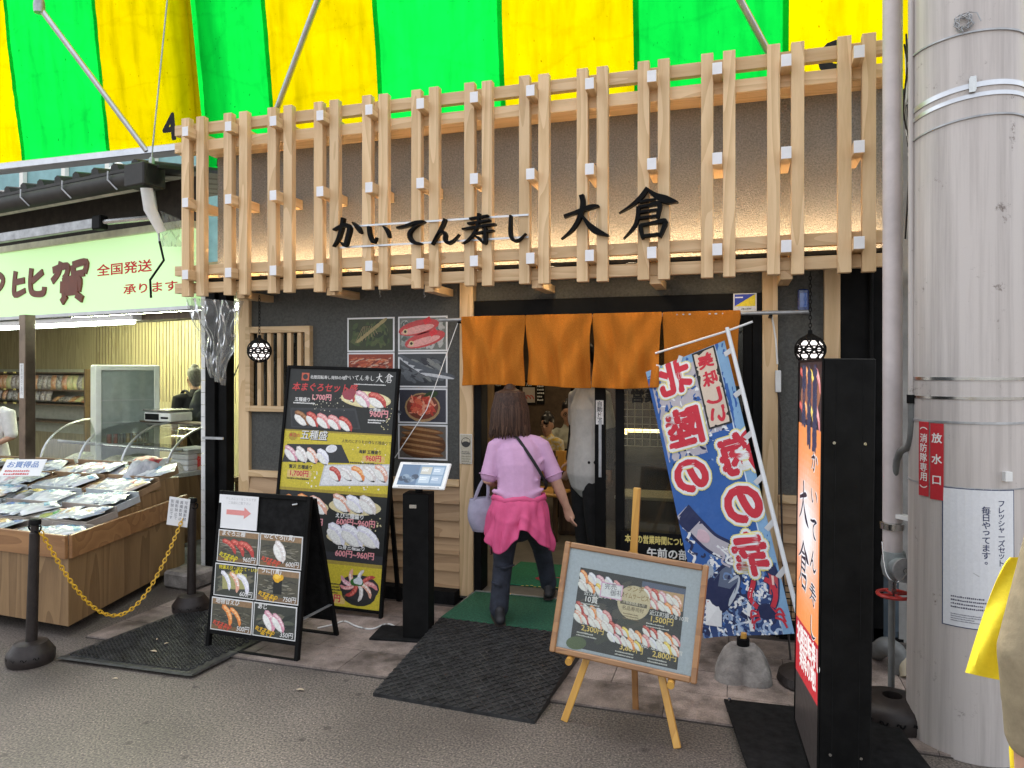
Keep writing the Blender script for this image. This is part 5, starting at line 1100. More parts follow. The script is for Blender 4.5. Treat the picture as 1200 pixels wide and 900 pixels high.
pr.nigiri(.50, V(.108), .11, 'tuna', -.7, 4); pr.ell(.49, V(.105), .055, .04, (.32, .05, .07), 4.8, .3, 12, .1); pr.nigiri(.60, V(.12), .14, 'pink', -.55, 5); pr.nigiri(.71, V(.122), .15, 'tuna', -.45, 5.6)
pr.text('三種盛り', .655, V(.175), .026, WHT, 3, .02); pr.text('960円', .66, V(.200), .05, PKT, 3, .03); pr.lines(.65, V(.215), .14, 2, .011, WHT, 3)
pr.text('五種盛り', .06, V(.145), .028, WHT, 3, .02); pr.text('1,700円', .20, V(.138), .044, PKT, 3, .03); pr.lines(.05, V(.155), .2, 1, .011, WHT, 3)
pr.scatter(.2, V(.185), .48, V(.11), [(.7, .66, .5)], 45, .0045, 1.3, 3.2, seed=2); pr.scatter(.72, V(.26), .83, V(.15), [(.7, .62, .35)], 25, .005, 1.3, 3.2, seed=6)
pr.poly([(.05, V(.262)), (.03, V(.175)), (.55, V(.165)), (.60, V(.255))], (.035, .037, .04), 3); pr.poly([(.06, V(.255)), (.045, V(.185)), (.54, V(.175)), (.58, V(.248))], (.02, .022, .025), 3.3)
for k, kd in enumerate(('eel', 'tuna', 'toro', 'toro', 'tuna')): pr.nigiri(.13 + k * .088, V(.215 + .004 * k), .135, kd, -.62, 4 + k * .6)
pr.ell(.07, V(.30), .036, .03, (.42, .30, .03), 3); pr.text('本日の', .04, V(.303), .026, (.5, .03, .03), 3.5, .02); pr.text('五種盛', .135, V(.312), .062, (.015, .015, .015), 3, .045, shear=.1); pr.text('五種盛', .132, V(.310), .062, WHT, 3.6, .012, shear=.1); pr.text('人気のにぎりをお得な五種盛りで', .46, V(.315), .022, (.05, .04, .02), 3, .01)
pr.poly([(.0, V(.415)), (.03, V(.335)), (.46, V(.325)), (.53, V(.395)), (.52, V(.402))], (.025, .027, .03), 3)
for k, kd in enumerate(('pink', 'white', 'shrimp', 'squid')): pr.nigiri(.07 + k * .085, V(.372 + .002 * k), .135, kd, -.72, 4 + k * .6)
pr.ell(.385, V(.345), .045, .028, (.78, .78, .80), 4, .2)
pr.text('海鮮 五種盛り', .60, V(.357), .024, (.02, .02, .02), 3, .03); pr.rect(.63, V(.392), .80, V(.365), (.70, .48, .14), 3); pr.text('960円', .655, V(.388), .042, (.6, .03, .06), 3.4, .03); pr.lines(.52, V(.402), .28, 1, .014, (.05, .04, .02), 3)
pr.scatter(.45, V(.52), .82, V(.30), [(.85, .83, .7)], 30, .007, 1.2, 2.8, seed=9); pr.scatter(.2, V(.52), .40, V(.41), [(.85, .83, .7)], 22, .007, 1.2, 2.8, seed=10)
pr.text('贅沢 五種盛り', .06, V(.440), .026, (.02, .02, .02), 3, .03); pr.rect(.05, V(.478), .24, V(.447), (.72, .52, .18), 3); pr.text('1,700円', .075, V(.474), .042, (.6, .03, .06), 3.4, .03); pr.lines(.05, V(.487), .22, 1, .014, (.05, .04, .02), 3)
pr.poly([(.31, V(.508)), (.34, V(.415)), (.84, V(.395)), (.84, V(.485))], (.62, .62, .62), 3); pr.poly([(.325, V(.502)), (.35, V(.42)), (.84, V(.401)), (.84, V(.479))], (.78, .78, .78), 3.3)
for k, kd in enumerate(('tuna', 'egg', 'salmon', 'white', 'shrimp')): pr.nigiri(.43 + k * .088, V(.448 - .004 * k), .125, kd if k != 1 else 'white', -.6, 4 + k * .6)
# lower half
pr.ell(.60, V(.585), .20, .058, (.72, .62, .34), 3, 0, 24)
for k, kd in enumerate(('shrimp', 'squid', 'white')): pr.nigiri(.50 + k * .10, V(.568), .16, kd, -.6, 4 + k * .6)
pr.text('えび三種盛り', .46, V(.635), .032, WHT, 3, .03); pr.text('600円~960円', .47, V(.665), .046, PKT, 3, .035)
pr.ell(.60, V(.715), .20, .055, (.72, .62, .34), 3, 0, 24)
for k in range(3): pr.nigiri(.48 + k * .12, V(.70), .19, 'squid', -.6, 4 + k * .6)
pr.text('白身三種盛り', .50, V(.765), .030, WHT, 3, .03); pr.text('600円~960円', .48, V(.797), .046, PKT, 3, .035)
pr.scatter(.72, V(.71), .83, V(.60), [(.7, .62, .35)], 14, .007, 1.2, 3.2, seed=19)
pr.ell(.68, V(.94), .13, .085, (.02, .02, .02), 3); pr.ell(.68, V(.915), .15, .085, (.03, .028, .03), 3.2)
for k in range(9):
    a = k * .7; pr.nigiri(.67 + .08 * math.cos(a), V(.905) + .045 * math.sin(a), .12, ('toro', 'tuna', 'white', 'shrimp', 'pink')[k % 5], a, 4 + k * .3, False)
pr.ell(.66, V(.893), .05, .03, (.04, .16, .03), 7.4, wob=.1); pr.ell(.67, V(.889), .035, .025, (.7, .75, .78), 7.8, wob=.1)
pr.lines(.45, V(.915), .10, 4, .012, (.05, .04, .02), 3); pr.rect(.36, V(.99), .58, V(.955), (.72, .52, .18), 3); pr.text('2,100円', .37, V(.985), .048, (.6, .03, .06), 3.4, .03)
# left half of the lower part (mostly behind the picture stand)
pr.ell(.22, V(.60), .18, .055, (.72, .62, .34), 3, 0, 24)
for k, kd in enumerate(('salmon', 'salmon', 'shrimp')): pr.nigiri(.12 + k * .10, V(.585), .16, kd, -.6, 4 + k * .6)
pr.text('サーモン三種盛り', .06, V(.645), .030, WHT, 3, .03); pr.text('600円~960円', .07, V(.675), .046, PKT, 3, .035)
pr.build('print', 'print', tmb)
for x in (.05, bw - .09):
    a = mx @ Vector((x, .02, bh * .75)); MB().bar(a, (a.x, -.17, .001), .03, .02).build('rear_leg', 'black', tmb)

# ================================================================== A-frame stand with six picture cards
tl, tr2, bl = W(276, 577, -1.22), W(384, 585, -1.23), W(241, 762, -1.34)
afs, mx, bw, bh = board(tl, tr2, bl, 'menu_stand', 'black folding menu stand holding six sushi picture cards on the rubber mat', 'menu stand', .026, 'black', .02)
MB(mx).box((.026, .004, .13), (bw - .026, .016, bh - .026)).build('panel', 'black_matte', afs); MB(mx).box((.026, -.010, .105), (bw - .026, .018, .128)).build('frame', 'black', afs)
topL, topR = mx @ Vector((0, .02, bh - .02)), mx @ Vector((bw, .02, bh - .02))
bmx, bw2, bh2 = quad_mx(topL + Vector((0, .01, 0)), topR + Vector((0, .01, 0)), Vector((topL.x, -.92, .0)))
for a, b in (((0, 0, 0), (.026, .025, bh2)), ((bw2 - .026, 0, 0), (bw2, .025, bh2)), ((.026, .001, 0), (bw2 - .026, .024, .03)), ((.026, .001, .13), (bw2 - .026, .024, .155))): MB(bmx).box(a, b).build('rear_frame', 'black', afs, .002)
MB(bmx).box((.026, .006, .156), (bw2 - .026, .018, bh2 - .01)).build('rear_panel', 'black_matte', afs)
a, b = mx @ Vector((bw - .01, .02, .25)), bmx @ Vector((bw2 - .01, .0, .25)); MB().bar(a, b, .02, .006).build('stay', 'steel_dull', afs); MB(mx).tube([(bw - .12, -.008, bh - .055), (bw - .085, -.008, bh - .048)], .007, 8).build('latch', 'steel', afs)
cw, chh = (bw - .052) / 2 - .004, (bh - .155) / 4
CARDS = [('', None, '', ''), None, ('まぐろ三種', 'tuna', '960円', 'y'), ('のどぐろ(1貫)', 'white', '600円', 'r'), ('', 'shrimp', '600円', 'y'), ('うに(1貫)', 'uni', '750円', 'o'), ('地物甘えび', 'salmon', '500円', 'r'), ('あじ', 'pink', '350円', 'o')]
YT = {'y': (.80, .66, .03), 'r': (.75, .10, .06), 'o': (.85, .50, .03)}
for i, cd_ in enumerate(CARDS):
    if cd_ is None: continue
    r_, c_ = i // 2, i % 2; x0 = .026 + c_ * (cw + .008); z0 = .130 + (3 - r_) * chh; tilt = Matrix.Translation((x0, -.003, z0)) @ Matrix.Rotation(random.uniform(.03, .06), 4, 'X')
    T = mx @ tilt; w_, h_ = cw, chh - .008
    if i == 0:
        cdo = MB(T).box((-.02, -.004, .0), (w_ - .03, -.001, h_ + .01)).build('notice_sheet', 'paper', afs)
        pr = Print(T @ Matrix.Translation((-.02, -.0045, 0))); pr.rect(.06, .085, .19, .115, (.72, .28, .26), 1); pr.poly([(.19, .065), (.24, .10), (.19, .135)], (.72, .28, .26), 1)
        pr.text('すしメニューはこちらです', .05, .175, .016, (.5, .5, .5), 1, 0); pr.text('ご自由にご覧下さい', .07, .15, .016, (.5, .5, .5), 1, 0); pr.build('sheet_print', 'print_matte', cdo); continue
    cdo = MB(T).box((0, -.006, 0), (w_, -.001, h_)).build('picture_card', 'white_plastic', afs)
    pr = Print(T @ Matrix.Translation((0, -.0065, 0))); b_ = .006
    dk = i in (4, 7)
    pr.rect(b_, b_, w_ - b_, h_ - b_, (.09, .085, .06) if not dk else (.05, .055, .045), 1)
    if not dk:
        pr.rect(b_, h_ * .80, w_ - b_, h_ - b_, (.30, .19, .10), 1.3); pr.rect(b_, b_, w_ - b_, h_ * .16, (.20, .12, .06), 1.3)
        pr.scatter(b_, h_ * .18, w_ - b_, h_ * .80, [(.16, .15, .11), (.05, .05, .04), (.28, .26, .2), (.10, .09, .06)], 70, .03, 7, 1.5, .0, i)
    else: pr.scatter(b_, b_, w_ - b_, h_ - b_, [(.10, .11, .08), (.03, .035, .03), (.16, .15, .11)], 30, .06, 4, 1.5, .3, i)
    if i == 4: pr.rect(.06, .05, w_ - .06, h_ * .72, (.40, .38, .16), 2, .08)
    n_ = {2: 3, 3: 1, 4: 3, 5: 1, 6: 2, 7: 2}[i]
    for k in range(n_):
        kd = cd_[1] if i != 4 else ('squid', 'shrimp', 'squid')[k]; off = (k - (n_ - 1) / 2) * .062
        if i == 5: pr.rect(w_ / 2 - .03, .05, w_ / 2 + .03, .135, (.012, .014, .014), 3, .03); pr.ell(w_ / 2, .145, .038, .025, (.80, .42, .02), 4, .1, 12, .12); pr.ell(w_ / 2 - .005, .152, .026, .014, (.93, .6, .08), 4.4, .1, 12, .1)
        else: pr.nigiri(w_ / 2 + off, h_ * .52 - .004 * k, .125, kd, -.9 if i != 2 else -.5, 3 + k * .5, i in (3, 7))
    pr.text(cd_[0] or '刺身盛り', .03, h_ * .83, .030, WHT, 5, .022, shear=.12) if cd_[0] else pr.text('特選えび・ほたて・いか', .03, h_ * .84, .022, YT['y'], 5, .02, shear=.12)
    pr.text('おすすめの', .018, h_ * .20, .024, YT[cd_[3]], 5, .03, shear=.15, rot=-.16) if i != 4 else pr.text('大満足', w_ * .4, h_ * .72, .024, YT['y'], 5, .02)
    pr.text('一品です', .03, h_ * .10, .024, YT[cd_[3]], 5, .03, shear=.15, rot=-.16) if i != 4 else None
    pr.text(cd_[2], w_ - .018, h_ * .06, .032, WHT, 5, .012, align='r', shear=.12); pr.build('card_print', 'print', cdo)

# ================================================================== tablet kiosk
kb = G(487, 752, 0); KM = Matrix.Translation((kb.x + .0, -.86, 0)) @ Matrix.Rotation(R(8), 4, 'Z')
kt = thing('tablet_kiosk', 'black pedestal kiosk with a white framed tablet screen', 'kiosk', (kb.x, -.78, 0))
MB(KM).box((-.28, -.04, .012), (.10, .20, .030)).build('base_plate', 'black_matte', kt, .004); MB(KM).box((-.075, 0, .03), (.095, .13, .93)).build('pedestal', 'black', kt, .004)
MB(KM).box((-.03, -.002, .84), (.015, .001, .862)).build('slot_plate', 'steel', kt); MB(KM).tube([(.01, .07, .93), (.01, .08, 1.03)], .025, 10).build('neck', 'black', kt)
tl, tr2, bl = W(473, 541, -.76), W(533, 543, -.74), W(459, 571, -.90); tx, tw_, th_ = quad_mx(tl, tr2, bl)
tab = MB(tx).box((0, 0, 0), (tw_, .014, th_)).build('tablet', 'white_plastic', kt, .005); pr = Print(tx @ Matrix.Translation((.026, -.0005, .022))); w_, h_ = tw_ - .052, th_ - .044
pr.rect(0, 0, w_, h_, (.20, .30, .42), 1); pr.rect(0, 0, w_ * .42, h_, (.10, .17, .28), 1.4)
for k in range(5): pr.ell(w_ * (.08 + .07 * k), h_ * (.3 + .1 * math.sin(k * 2)), .025, .02, [(.03, .05, .09), (.22, .30, .40)][k % 2], 1.7)
for k in range(4): pr.rect(w_ * .46 + (k % 2) * w_ * .27, h_ * (.12 + .42 * (k // 2)), w_ * .70 + (k % 2) * w_ * .27, h_ * (.48 + .42 * (k // 2)), [(.45, .55, .65), (.32, .42, .55), (.5, .5, .45), (.38, .48, .6)][k], 1.6); pr.lines(w_ * .48 + (k % 2) * w_ * .27, h_ * (.35 + .42 * (k // 2)), w_ * .18, 2, .008, (.8, .85, .9), 2)
pr.build('screen', 'screen', tab)
pr = Print(tx); pr.lines(.04, .006, tw_ - .08, 1, .009, (.35, .35, .36), 1); pr.lines(.08, th_ - .014, tw_ - .2, 1, .007, (.35, .35, .36), 1); pr.build('bezel_text', 'print_matte', tab)
tag(MB().tube(cr([tuple(G(p, q, .022)) for p, q in ((474, 741), (455, 731), (436, 737), (418, 734), (404, 728), (390, 732), (372, 736))]), .005, 6).build('white_cable', 'white_plastic'), 'white cable lying on the paving beside the tablet kiosk', 'cable')

# ================================================================== easel with framed menu
f1, f2, f3 = G(661, 845), G(794, 877), G(745, 834); apex = Vector((-.50, -1.43, .80)); top_ = W(745.5, 573, -1.40)
ez = thing('wooden_easel', 'honey coloured wooden easel standing on the pavement edge', 'easel', (f1 + f2) / 2)
apx = apex + Vector((0, .022, 0))
for f, nm_ in ((f1, 'leg'), (f2, 'leg')): MB().bar(f, apx + Vector(((f - apex).x * .08, 0, 0)), .034, .018, (0, 1, 0)).build(nm_, 'easel', ez, .003)
MB().bar(f3, apex + Vector((0, .06, .0)), .03, .018, (0, 1, 0)).build('leg', mat('dark_easel_leg', (.28, .13, .04), .5, .15), ez, .003)
MB().bar(apex + Vector((0, .045, -.25)), top_ + Vector((0, .04, 0)), .036, .018, (0, 1, 0)).build('mast', 'easel', ez, .003)
tl, tr2, bl = W(663, 634, -1.47), W(831, 663, -1.50), W(644, 763, -1.60)
fmn, mx, bw, bh = board(tl, tr2, bl, 'framed_menu', 'tilted brown wood framed lunch menu resting on the easel', 'framed menu', .028, 'frame', .022, bev=.005)
MB(mx).box((.027, .008, .027), (bw - .027, .02, bh - .027)).build('backing', 'black_matte', fmn)
pr = Print(mx @ Matrix.Translation((.027, .0065, .027))); w_, h_ = bw - .054, bh - .054
pr.rect(0, 0, w_, h_, (.42, .47, .51), 1); x0, x1, y0, y1 = .065, w_ - .065, .015, h_ - .085
pr.rect(x0, y0, x1, y1, (.030, .032, .030), 2); pr.scatter(x0, y0, x1, y1, [(.05, .055, .04), (.02, .022, .02), (.07, .065, .05)], 40, .06, 3, 2.2, .4, 12); pr.ell(x0 + .03, y0 + .02, .05, .03, (.09, .13, .05), 2.6, .2)
U = lambda f: x0 + (x1 - x0) * f
Vv = lambda f: y1 - (y1 - y0) * f
def sushi_set(u, v, kinds, dx, rows_=1, L=.062, lay=4):
    for k, kd in enumerate(kinds): pr.nigiri(u + (k % 5) * dx, v - (k // 5) * .042 - (k % 5) * .004, L, kd, -.75, lay + k * .2)
pr.rect(U(.60), Vv(.30), U(1.0), Vv(.03), (.10, .13, .2), 3); pr.poly([(U(.60), Vv(.36)), (U(.60), Vv(.30)), (U(.99), Vv(.25)), (U(.99), Vv(.31))], (.50, .28, .10), 3.4); pr.rect(U(.60), Vv(.30), U(.99), Vv(.10), (.55, .36, .18), 3.2)
sushi_set(U(.05), Vv(.10), ['salmon', 'squid', 'pink', 'squid', 'toro', 'white', 'salmon', 'egg', 'egg', 'salmon'], .042)
sushi_set(U(.67), Vv(.15), ['toro', 'tuna', 'pink', 'white', 'shrimp', 'pink', 'toro', 'white', 'salmon', 'shrimp'], .034, L=.058)
sushi_set(U(.05), Vv(.50), ['tuna', 'white', 'salmon', 'squid', 'toro', 'shrimp', 'tuna', 'white', 'shrimp', 'white'], .034)
sushi_set(U(.38), Vv(.66), ['tuna', 'toro', 'egg', 'white', 'salmon', 'squid', 'pink', 'white', 'salmon', 'egg'], .032, L=.056, lay=5)
sushi_set(U(.70), Vv(.62), ['tuna', 'tuna', 'white', 'salmon', 'toro', 'toro', 'squid', 'white', 'egg', 'shrimp'], .034, L=.058, lay=5)
pr.rect(U(.665), Vv(.80), U(1.0), Vv(.785), (.45, .28, .12), 4)
GOLD = (.78, .58, .16)
for (u, v, a, b) in ((.07, .335, '近江町盛り', '10貫'), (.07, .70, '百万石盛り 9貫', '2,300円'), (.45, .83, '日本盛り 10貫', '3,800円'), (.75, .83, '加賀盛り 10貫', '2,800円'), (.70, .42, '近江町盛りB 10貫', '1,500円')):
    pr.text(a, U(u), Vv(v), .020, WHT, 5, .012); pr.text(b, U(u) + .01, Vv(v + .085), .030, GOLD if '円' in b else WHT, 5, .02); pr.lines(U(u) - .01, Vv(v + .115), .11, 2, .007, (.6, .6, .55), 5, 1.8)
pr.ell(U(.545), Vv(.315), .078, .078, (.62, .53, .33), 7, n=36); pr.text('ランチ', U(.545), Vv(.18), .024, (.30, .19, .06), 7.6, .015, align='c'); pr.text('タイムサービス', U(.545), Vv(.27), .024, (.30, .19, .06), 7.6, .015, fit=.135, align='c'); pr.rect(U(.42), Vv(.355), U(.67), Vv(.31), (.12, .1, .06), 7.6); pr.text('汁物茶碗蒸し付', U(.545), Vv(.345), .013, (.75, .68, .5), 8, .01, align='c'); pr.text('名品寿司付', U(.545), Vv(.42), .018, (.15, .1, .05), 7.6, .015, align='c'); pr.lines(U(.46), Vv(.47), .085, 3, .006, (.2, .14, .07), 7.6, 1.8)
pr.rect(U(.22), Vv(.32), U(.43), Vv(.13), (.75, .42, .62), 9); pr.rect(U(.23), Vv(.308), U(.42), Vv(.142), (.80, .80, .80), 9.5); pr.text('完売', U(.26), Vv(.215), .026, (.06, .05, .07), 10, 0, rot=.1); pr.text('御礼!', U(.32), Vv(.285), .026, (.06, .05, .07), 10, 0, rot=.1)
pr.build('print', 'print_fine', fmn); MB(mx).box((.027, -.0005, .027), (bw - .027, .0015, bh - .027)).build('pane', 'pane_ar', fmn)
for f, u in ((f1, .15), (f2, .84)):
    kp = mx @ Vector((bw * u, 0, -.018)); MB().tube([kp + Vector((0, -.03, 0)), kp + Vector((0, .05, 0))], .017, 12).build('peg', 'easel', ez)

# ================================================================== nobori banner, seen from its reverse side
cTL, cTR, cBR, cBL = W(757, 436, -.205), W(849, 399, -.31), W(931, 742, -.72), W(825, 748, -.62)
BW_, BH_ = .50, 1.62
def bwarp(u, lay, v):
    a, b = min(1, max(0, u / BW_)), min(1, max(0, v / BH_)); p = (cBL * (1 - a) + cBR * a) * (1 - b) + (cTL * (1 - a) + cTR * a) * b
    p.y += .014 * math.sin(a * 5 + b * 3) * (1 - a * .6) + .010 * math.sin(b * 11 + a * 4) * (1 - a) + .006 * noise.noise(Vector((a * 6, b * 14, 2))) - lay * .00055 - .002
    return p
def buv(px, py):
    a, b = .5, .5
    def F_(a, b):
        T = [(757, 436), (849, 399), (931, 742), (825, 748)]; f = lambda i: (T[3][i] * (1 - a) + T[2][i] * a) * (1 - b) + (T[0][i] * (1 - a) + T[1][i] * a) * b
        return f(0) - px, f(1) - py
    for _ in range(12):
        f0 = F_(a, b); fa = F_(a + 1e-4, b); fb = F_(a, b + 1e-4); J = ((fa[0] - f0[0]) * 1e4, (fb[0] - f0[0]) * 1e4, (fa[1] - f0[1]) * 1e4, (fb[1] - f0[1]) * 1e4); D = J[0] * J[3] - J[1] * J[2]
        a -= (J[3] * f0[0] - J[1] * f0[1]) / D; b -= (J[0] * f0[1] - J[2] * f0[0]) / D
    return a * BW_, b * BH_
class WPrint(Print):
    def raw(s, pts, faces, col, lay):
        o = len(s.v); s.v += [s.mx(p[0], lay, p[1]) for p in pts]
        for f in faces: s.f.append([o + i for i in f]); s.c.append(col)
bn = thing('nobori_banner', 'tall blue nobori banner with red characters leaning beside the glass door', 'banner', G(950, 790, 0), None)
M['banner_cloth'] = mat('banner_blue_cloth', (.035, .12, .36), .8, .08)
cl = MB().grid(lambda u, v: bwarp(u * BW_, -1, v * BH_), 26, 70).build('cloth', 'banner_cloth', bn, recalc=False)
pr = WPrint(bwarp); NV = (.012, .02, .075); LB = (.20, .36, .55); WH2 = (.72, .74, .74); BLU = (.025, .10, .33); BR_RED = (.52, .025, .045); YO = (.72, .66, .22)
def gridrect(u0, v0, u1, v1, col, lay, nu=10, nv=20):
    pts = [(u0 + (u1 - u0) * i / nu, v0 + (v1 - v0) * j / nv) for j in range(nv + 1) for i in range(nu + 1)]
    pr.raw(pts, [(j * (nu + 1) + i, j * (nu + 1) + i + 1, (j + 1) * (nu + 1) + i + 1, (j + 1) * (nu + 1) + i) for j in range(nv) for i in range(nu)], col, lay)
gridrect(.0, 0, BW_, BH_, BLU, .5, 14, 40); gridrect(.44, 0, BW_, BH_, LB, 1, 3, 40); gridrect(0, BH_ - .05, .44, BH_, LB, 1, 10, 2)
gridrect(.02, 1.02, .40, BH_ - .05, (.42, .40, .44), 1, 10, 16); gridrect(.435, 0, .442, BH_, (.55, .65, .75), 1.5, 1, 40)
rr = random.Random(5)
for k in range(90):               # breaking wave texture in the upper half
    u, v = rr.uniform(.04, .40), rr.uniform(.9, 1.5); pr.ell(u, v, rr.uniform(.006, .028), rr.uniform(.004, .012), rr.choice([BLU, NV, WH2, (.2, .3, .5)]), 1.6 + k * .004, rr.uniform(0, 3), 8, .2)
gridrect(.26, .86, .43, 1.12, BLU, 2.1, 6, 8)
def line(pts, wd, col, lay):
    for q in ribbon([(p[0], p[1], wd) for p in pts], 1, 1): pr.poly(q, col, lay)
# creatures and waves in the lower third
gridrect(.0, .0, .44, .22, (.02, .05, .16), 1.9, 10, 10)
for k in range(300):
    u, v = rr.uniform(.01, .43), rr.uniform(.0, .46) * (1 if k % 3 else .5); r_ = rr.uniform(.012, .034)
    a0 = rr.uniform(0, 6); line([(u + r_ * (1 - t * .12) * math.cos(a0 + t * .7), v + r_ * (1 - t * .12) * math.sin(a0 + t * .7)) for t in range(6)], .0055, rr.choice([WH2, WH2, NV, (.15, .25, .45), (.35, .45, .6)]), 2.2 + k * .002)
line([(.03, .72), (.09, .62), (.16, .52), (.24, .46), (.28, .42)], .12, NV, 3); line([(.03, .72), (.09, .62), (.16, .52), (.24, .46)], .085, (.42, .40, .44), 3.3); pr.ell(.12, .56, .05, .035, (.55, .40, .45), 3.6, -.8)
for k in range(7): line([(.18 + k * .012, .50 - k * .006), (.22 + k * .02, .44 - k * .004), (.20 + k * .024, .40), (.24 + k * .022, .37 + .01 * k)], .013, WH2 if k % 2 else (.45, .42, .48), 3.8 + k * .02)
for k in range(6): line([(.02, .70 - k * .07), (.05, .66 - k * .07), (.03, .62 - k * .07), (.07, .60 - k * .07)], .016, [NV, WH2][k % 2], 3.2 + k * .02)
pr.ell(.17, .26, .17, .085, NV, 4.2, .9, 22, .04); pr.ell(.17, .255, .15, .065, (.10, .13, .2), 4.4, .9, 22); pr.ell(.20, .225, .12, .035, (.45, .50, .56), 4.6, .9, 20); pr.ell(.10, .36, .045, .04, (.35, .4, .46), 4.8, .9); pr.ell(.10, .37, .016, .016, NV, 5); pr.ell(.10, .37, .006, .006, WH2, 5.2)
line([(.26, .33), (.32, .36), (.36, .33)], .022, NV, 4.8); line([(.24, .12), (.30, .08), (.35, .14)], .028, NV, 4.8); line([(.25, .13), (.30, .10), (.34, .14)], .010, WH2, 5)
for k in range(5): line([(.24 + k * .01, .42 - k * .02), (.29 + k * .01, .44 - k * .03)], .008, WH2, 4.9)
pr.ell(.38, .12, .055, .042, NV, 5, 0, 18); pr.ell(.38, .12, .048, .035, BR_RED, 5.2, 0, 18, .06)
for sgn, bx_2 in ((-1, .34), (1, .42)):
    line([(bx_2, .14), (bx_2 + sgn * .03, .20), (bx_2 + sgn * .01 + .01, .26), (bx_2 - sgn * .01, .29)], .040, NV, 5.1); line([(bx_2, .14), (bx_2 + sgn * .03, .20), (bx_2 + sgn * .01 + .01, .26), (bx_2 - sgn * .01, .285)], .026, BR_RED, 5.3)
line([(.44, .20), (.46, .30), (.43, .38), (.36, .41)], .06, NV, 5.1); line([(.44, .20), (.46, .30), (.43, .38), (.36, .41)], .044, (.42, .06, .07), 5.3); line([(.45, .25), (.455, .32), (.42, .38)], .008, (.75, .5, .45), 5.5)
for k in range(3):
    for sgn in (-1, 1): line([(.38 + sgn * .04, .11 - k * .012), (.38 + sgn * .075, .13 - k * .03), (.38 + sgn * .09, .09 - k * .03)], .012, BR_RED, 5.25)
line([(.28, .02), (.29, .14), (.33, .22), (.30, .25)], .024, WH2, 5); line([(.30, .03), (.31, .13), (.34, .2)], .01, (.15, .3, .5), 5.2)
def big(ch, px, py, w_, h_, rot=-.16):
    u, v = buv(px, py)
    for col, bo, ly in ((YO, .140, 6), (WH2, .112, 8), (BR_RED, .055, 10)): pr.glyph_at(ch, u, v, -w_, h_, col, ly, bo, -rot * .0)
big('北', 792, 444, .185, .19); big('陸', 804, 507, .20, .215); big('の', 813, 566, .185, .175); big('海', 868, 540, .20, .215); big('の', 874, 600, .19, .185); big('幸', 882, 656, .175, .215)
u, v = buv(836, 458); gridrect(u - .070, v - .235, u + .070, v + .235, (.015, .015, .015), 12, 4, 10); gridrect(u - .060, v - .225, u + .060, v + .225, (.60, .50, .40), 12.6, 4, 10)
for i, ch in enumerate('美味しい'): pr.glyph_at(ch, u, v + .165 - i * .11, -.085, .085, BR_RED, 13.2, .045)
u, v = buv(838, 722); pr.rect(u - .045, v - .07, u + .045, v + .07, WH2, 6.5, -.25); pr.rect(u - .038, v - .062, u + .038, v + .062, BR_RED, 7, -.25); pr.glyph_at('産', u - .008, v + .03, -.05, .05, WH2, 7.5, .03); pr.glyph_at('直', u + .006, v - .03, -.05, .05, WH2, 7.5, .03)
pr.build('banner_print', 'print_matte', bn)
ptop, pbot = W(852, 384, -.335), W(949, 778, -.80); pbot.z = max(pbot.z, .03)
MB().tube([ptop, ptop.lerp(pbot, .35), ptop.lerp(pbot, .36), pbot], .0125, 10).build('pole', 'pole_white', bn)
MB().tube([W(768, 414, -.225), W(852, 388, -.335), W(882, 377, -.37)], .007, 8).build('crossbar', 'pole_white', bn)
for k in range(6):
    t_ = .05 + k * .155; a = bwarp(BW_ * .965, 2, BH_ * (1 - t_)); d = ptop.lerp(pbot, .03 + t_ * .86); MB().bar(a, d, .03, .004, (0, -1, .2)).build('tab', 'pole_white', bn)
for u_ in (.13, .42):
    a = bwarp(BW_ * u_, 2, BH_ * .985); MB().bar(a, a + Vector((.015, -.004, .045)), .026, .006, (0, -1, 0)).build('tab', 'pole_white', bn)
sb_ = G(950, 790, 0); MB().lathe([(.16, .01), (.17, .03), (.16, .07), (.05, .11), (.03, .12)], (pbot.x, pbot.y, 0), 20).build('foot', 'black_plastic', bn)
# concrete banner weight
cb = G(871, 806, 0) + Vector((0, .10, 0)); cw_ = thing('concrete_weight', 'weathered grey moulded concrete flag weight in front of the wire grille', 'weight', cb)
def fcw(u, v):
    a = u * 2 * math.pi; sq = .155 * (1 - .46 * v ** 1.6) * (1 if v < .85 else 1 - (v - .85) * 1.2); e = 3.2
    c, s_ = math.cos(a), math.sin(a); k = (abs(c) ** e + abs(s_) ** e) ** (-1 / e); n_ = 1 - .20 * (max(0, math.cos(4 * a)) ** 3) * (1 - .5 * v)
    return cb + Vector((sq * k * c * n_, sq * k * s_ * .85 * n_, .008 + .185 * v - .02 * (1 - v) * max(0, math.cos(2 * a + math.pi)) + .004 * noise.noise(Vector((c * 3, s_ * 3, v * 5)))))
m_ = MB().grid(fcw, 48, 10); m_.add([fcw(i / 48, 1) for i in range(48)], [list(range(48))]); m_.build('block', 'concrete', cw_)
MB().lathe([(.034, .17), (.034, .23), (.024, .235), (.024, .18)], cb, 14).build('socket', 'black', cw_); MB().tube([cb + Vector((0, 0, .16)), cb + Vector((.004, 0, .26))], .016, 10).build('pole_stub', 'easel', cw_)
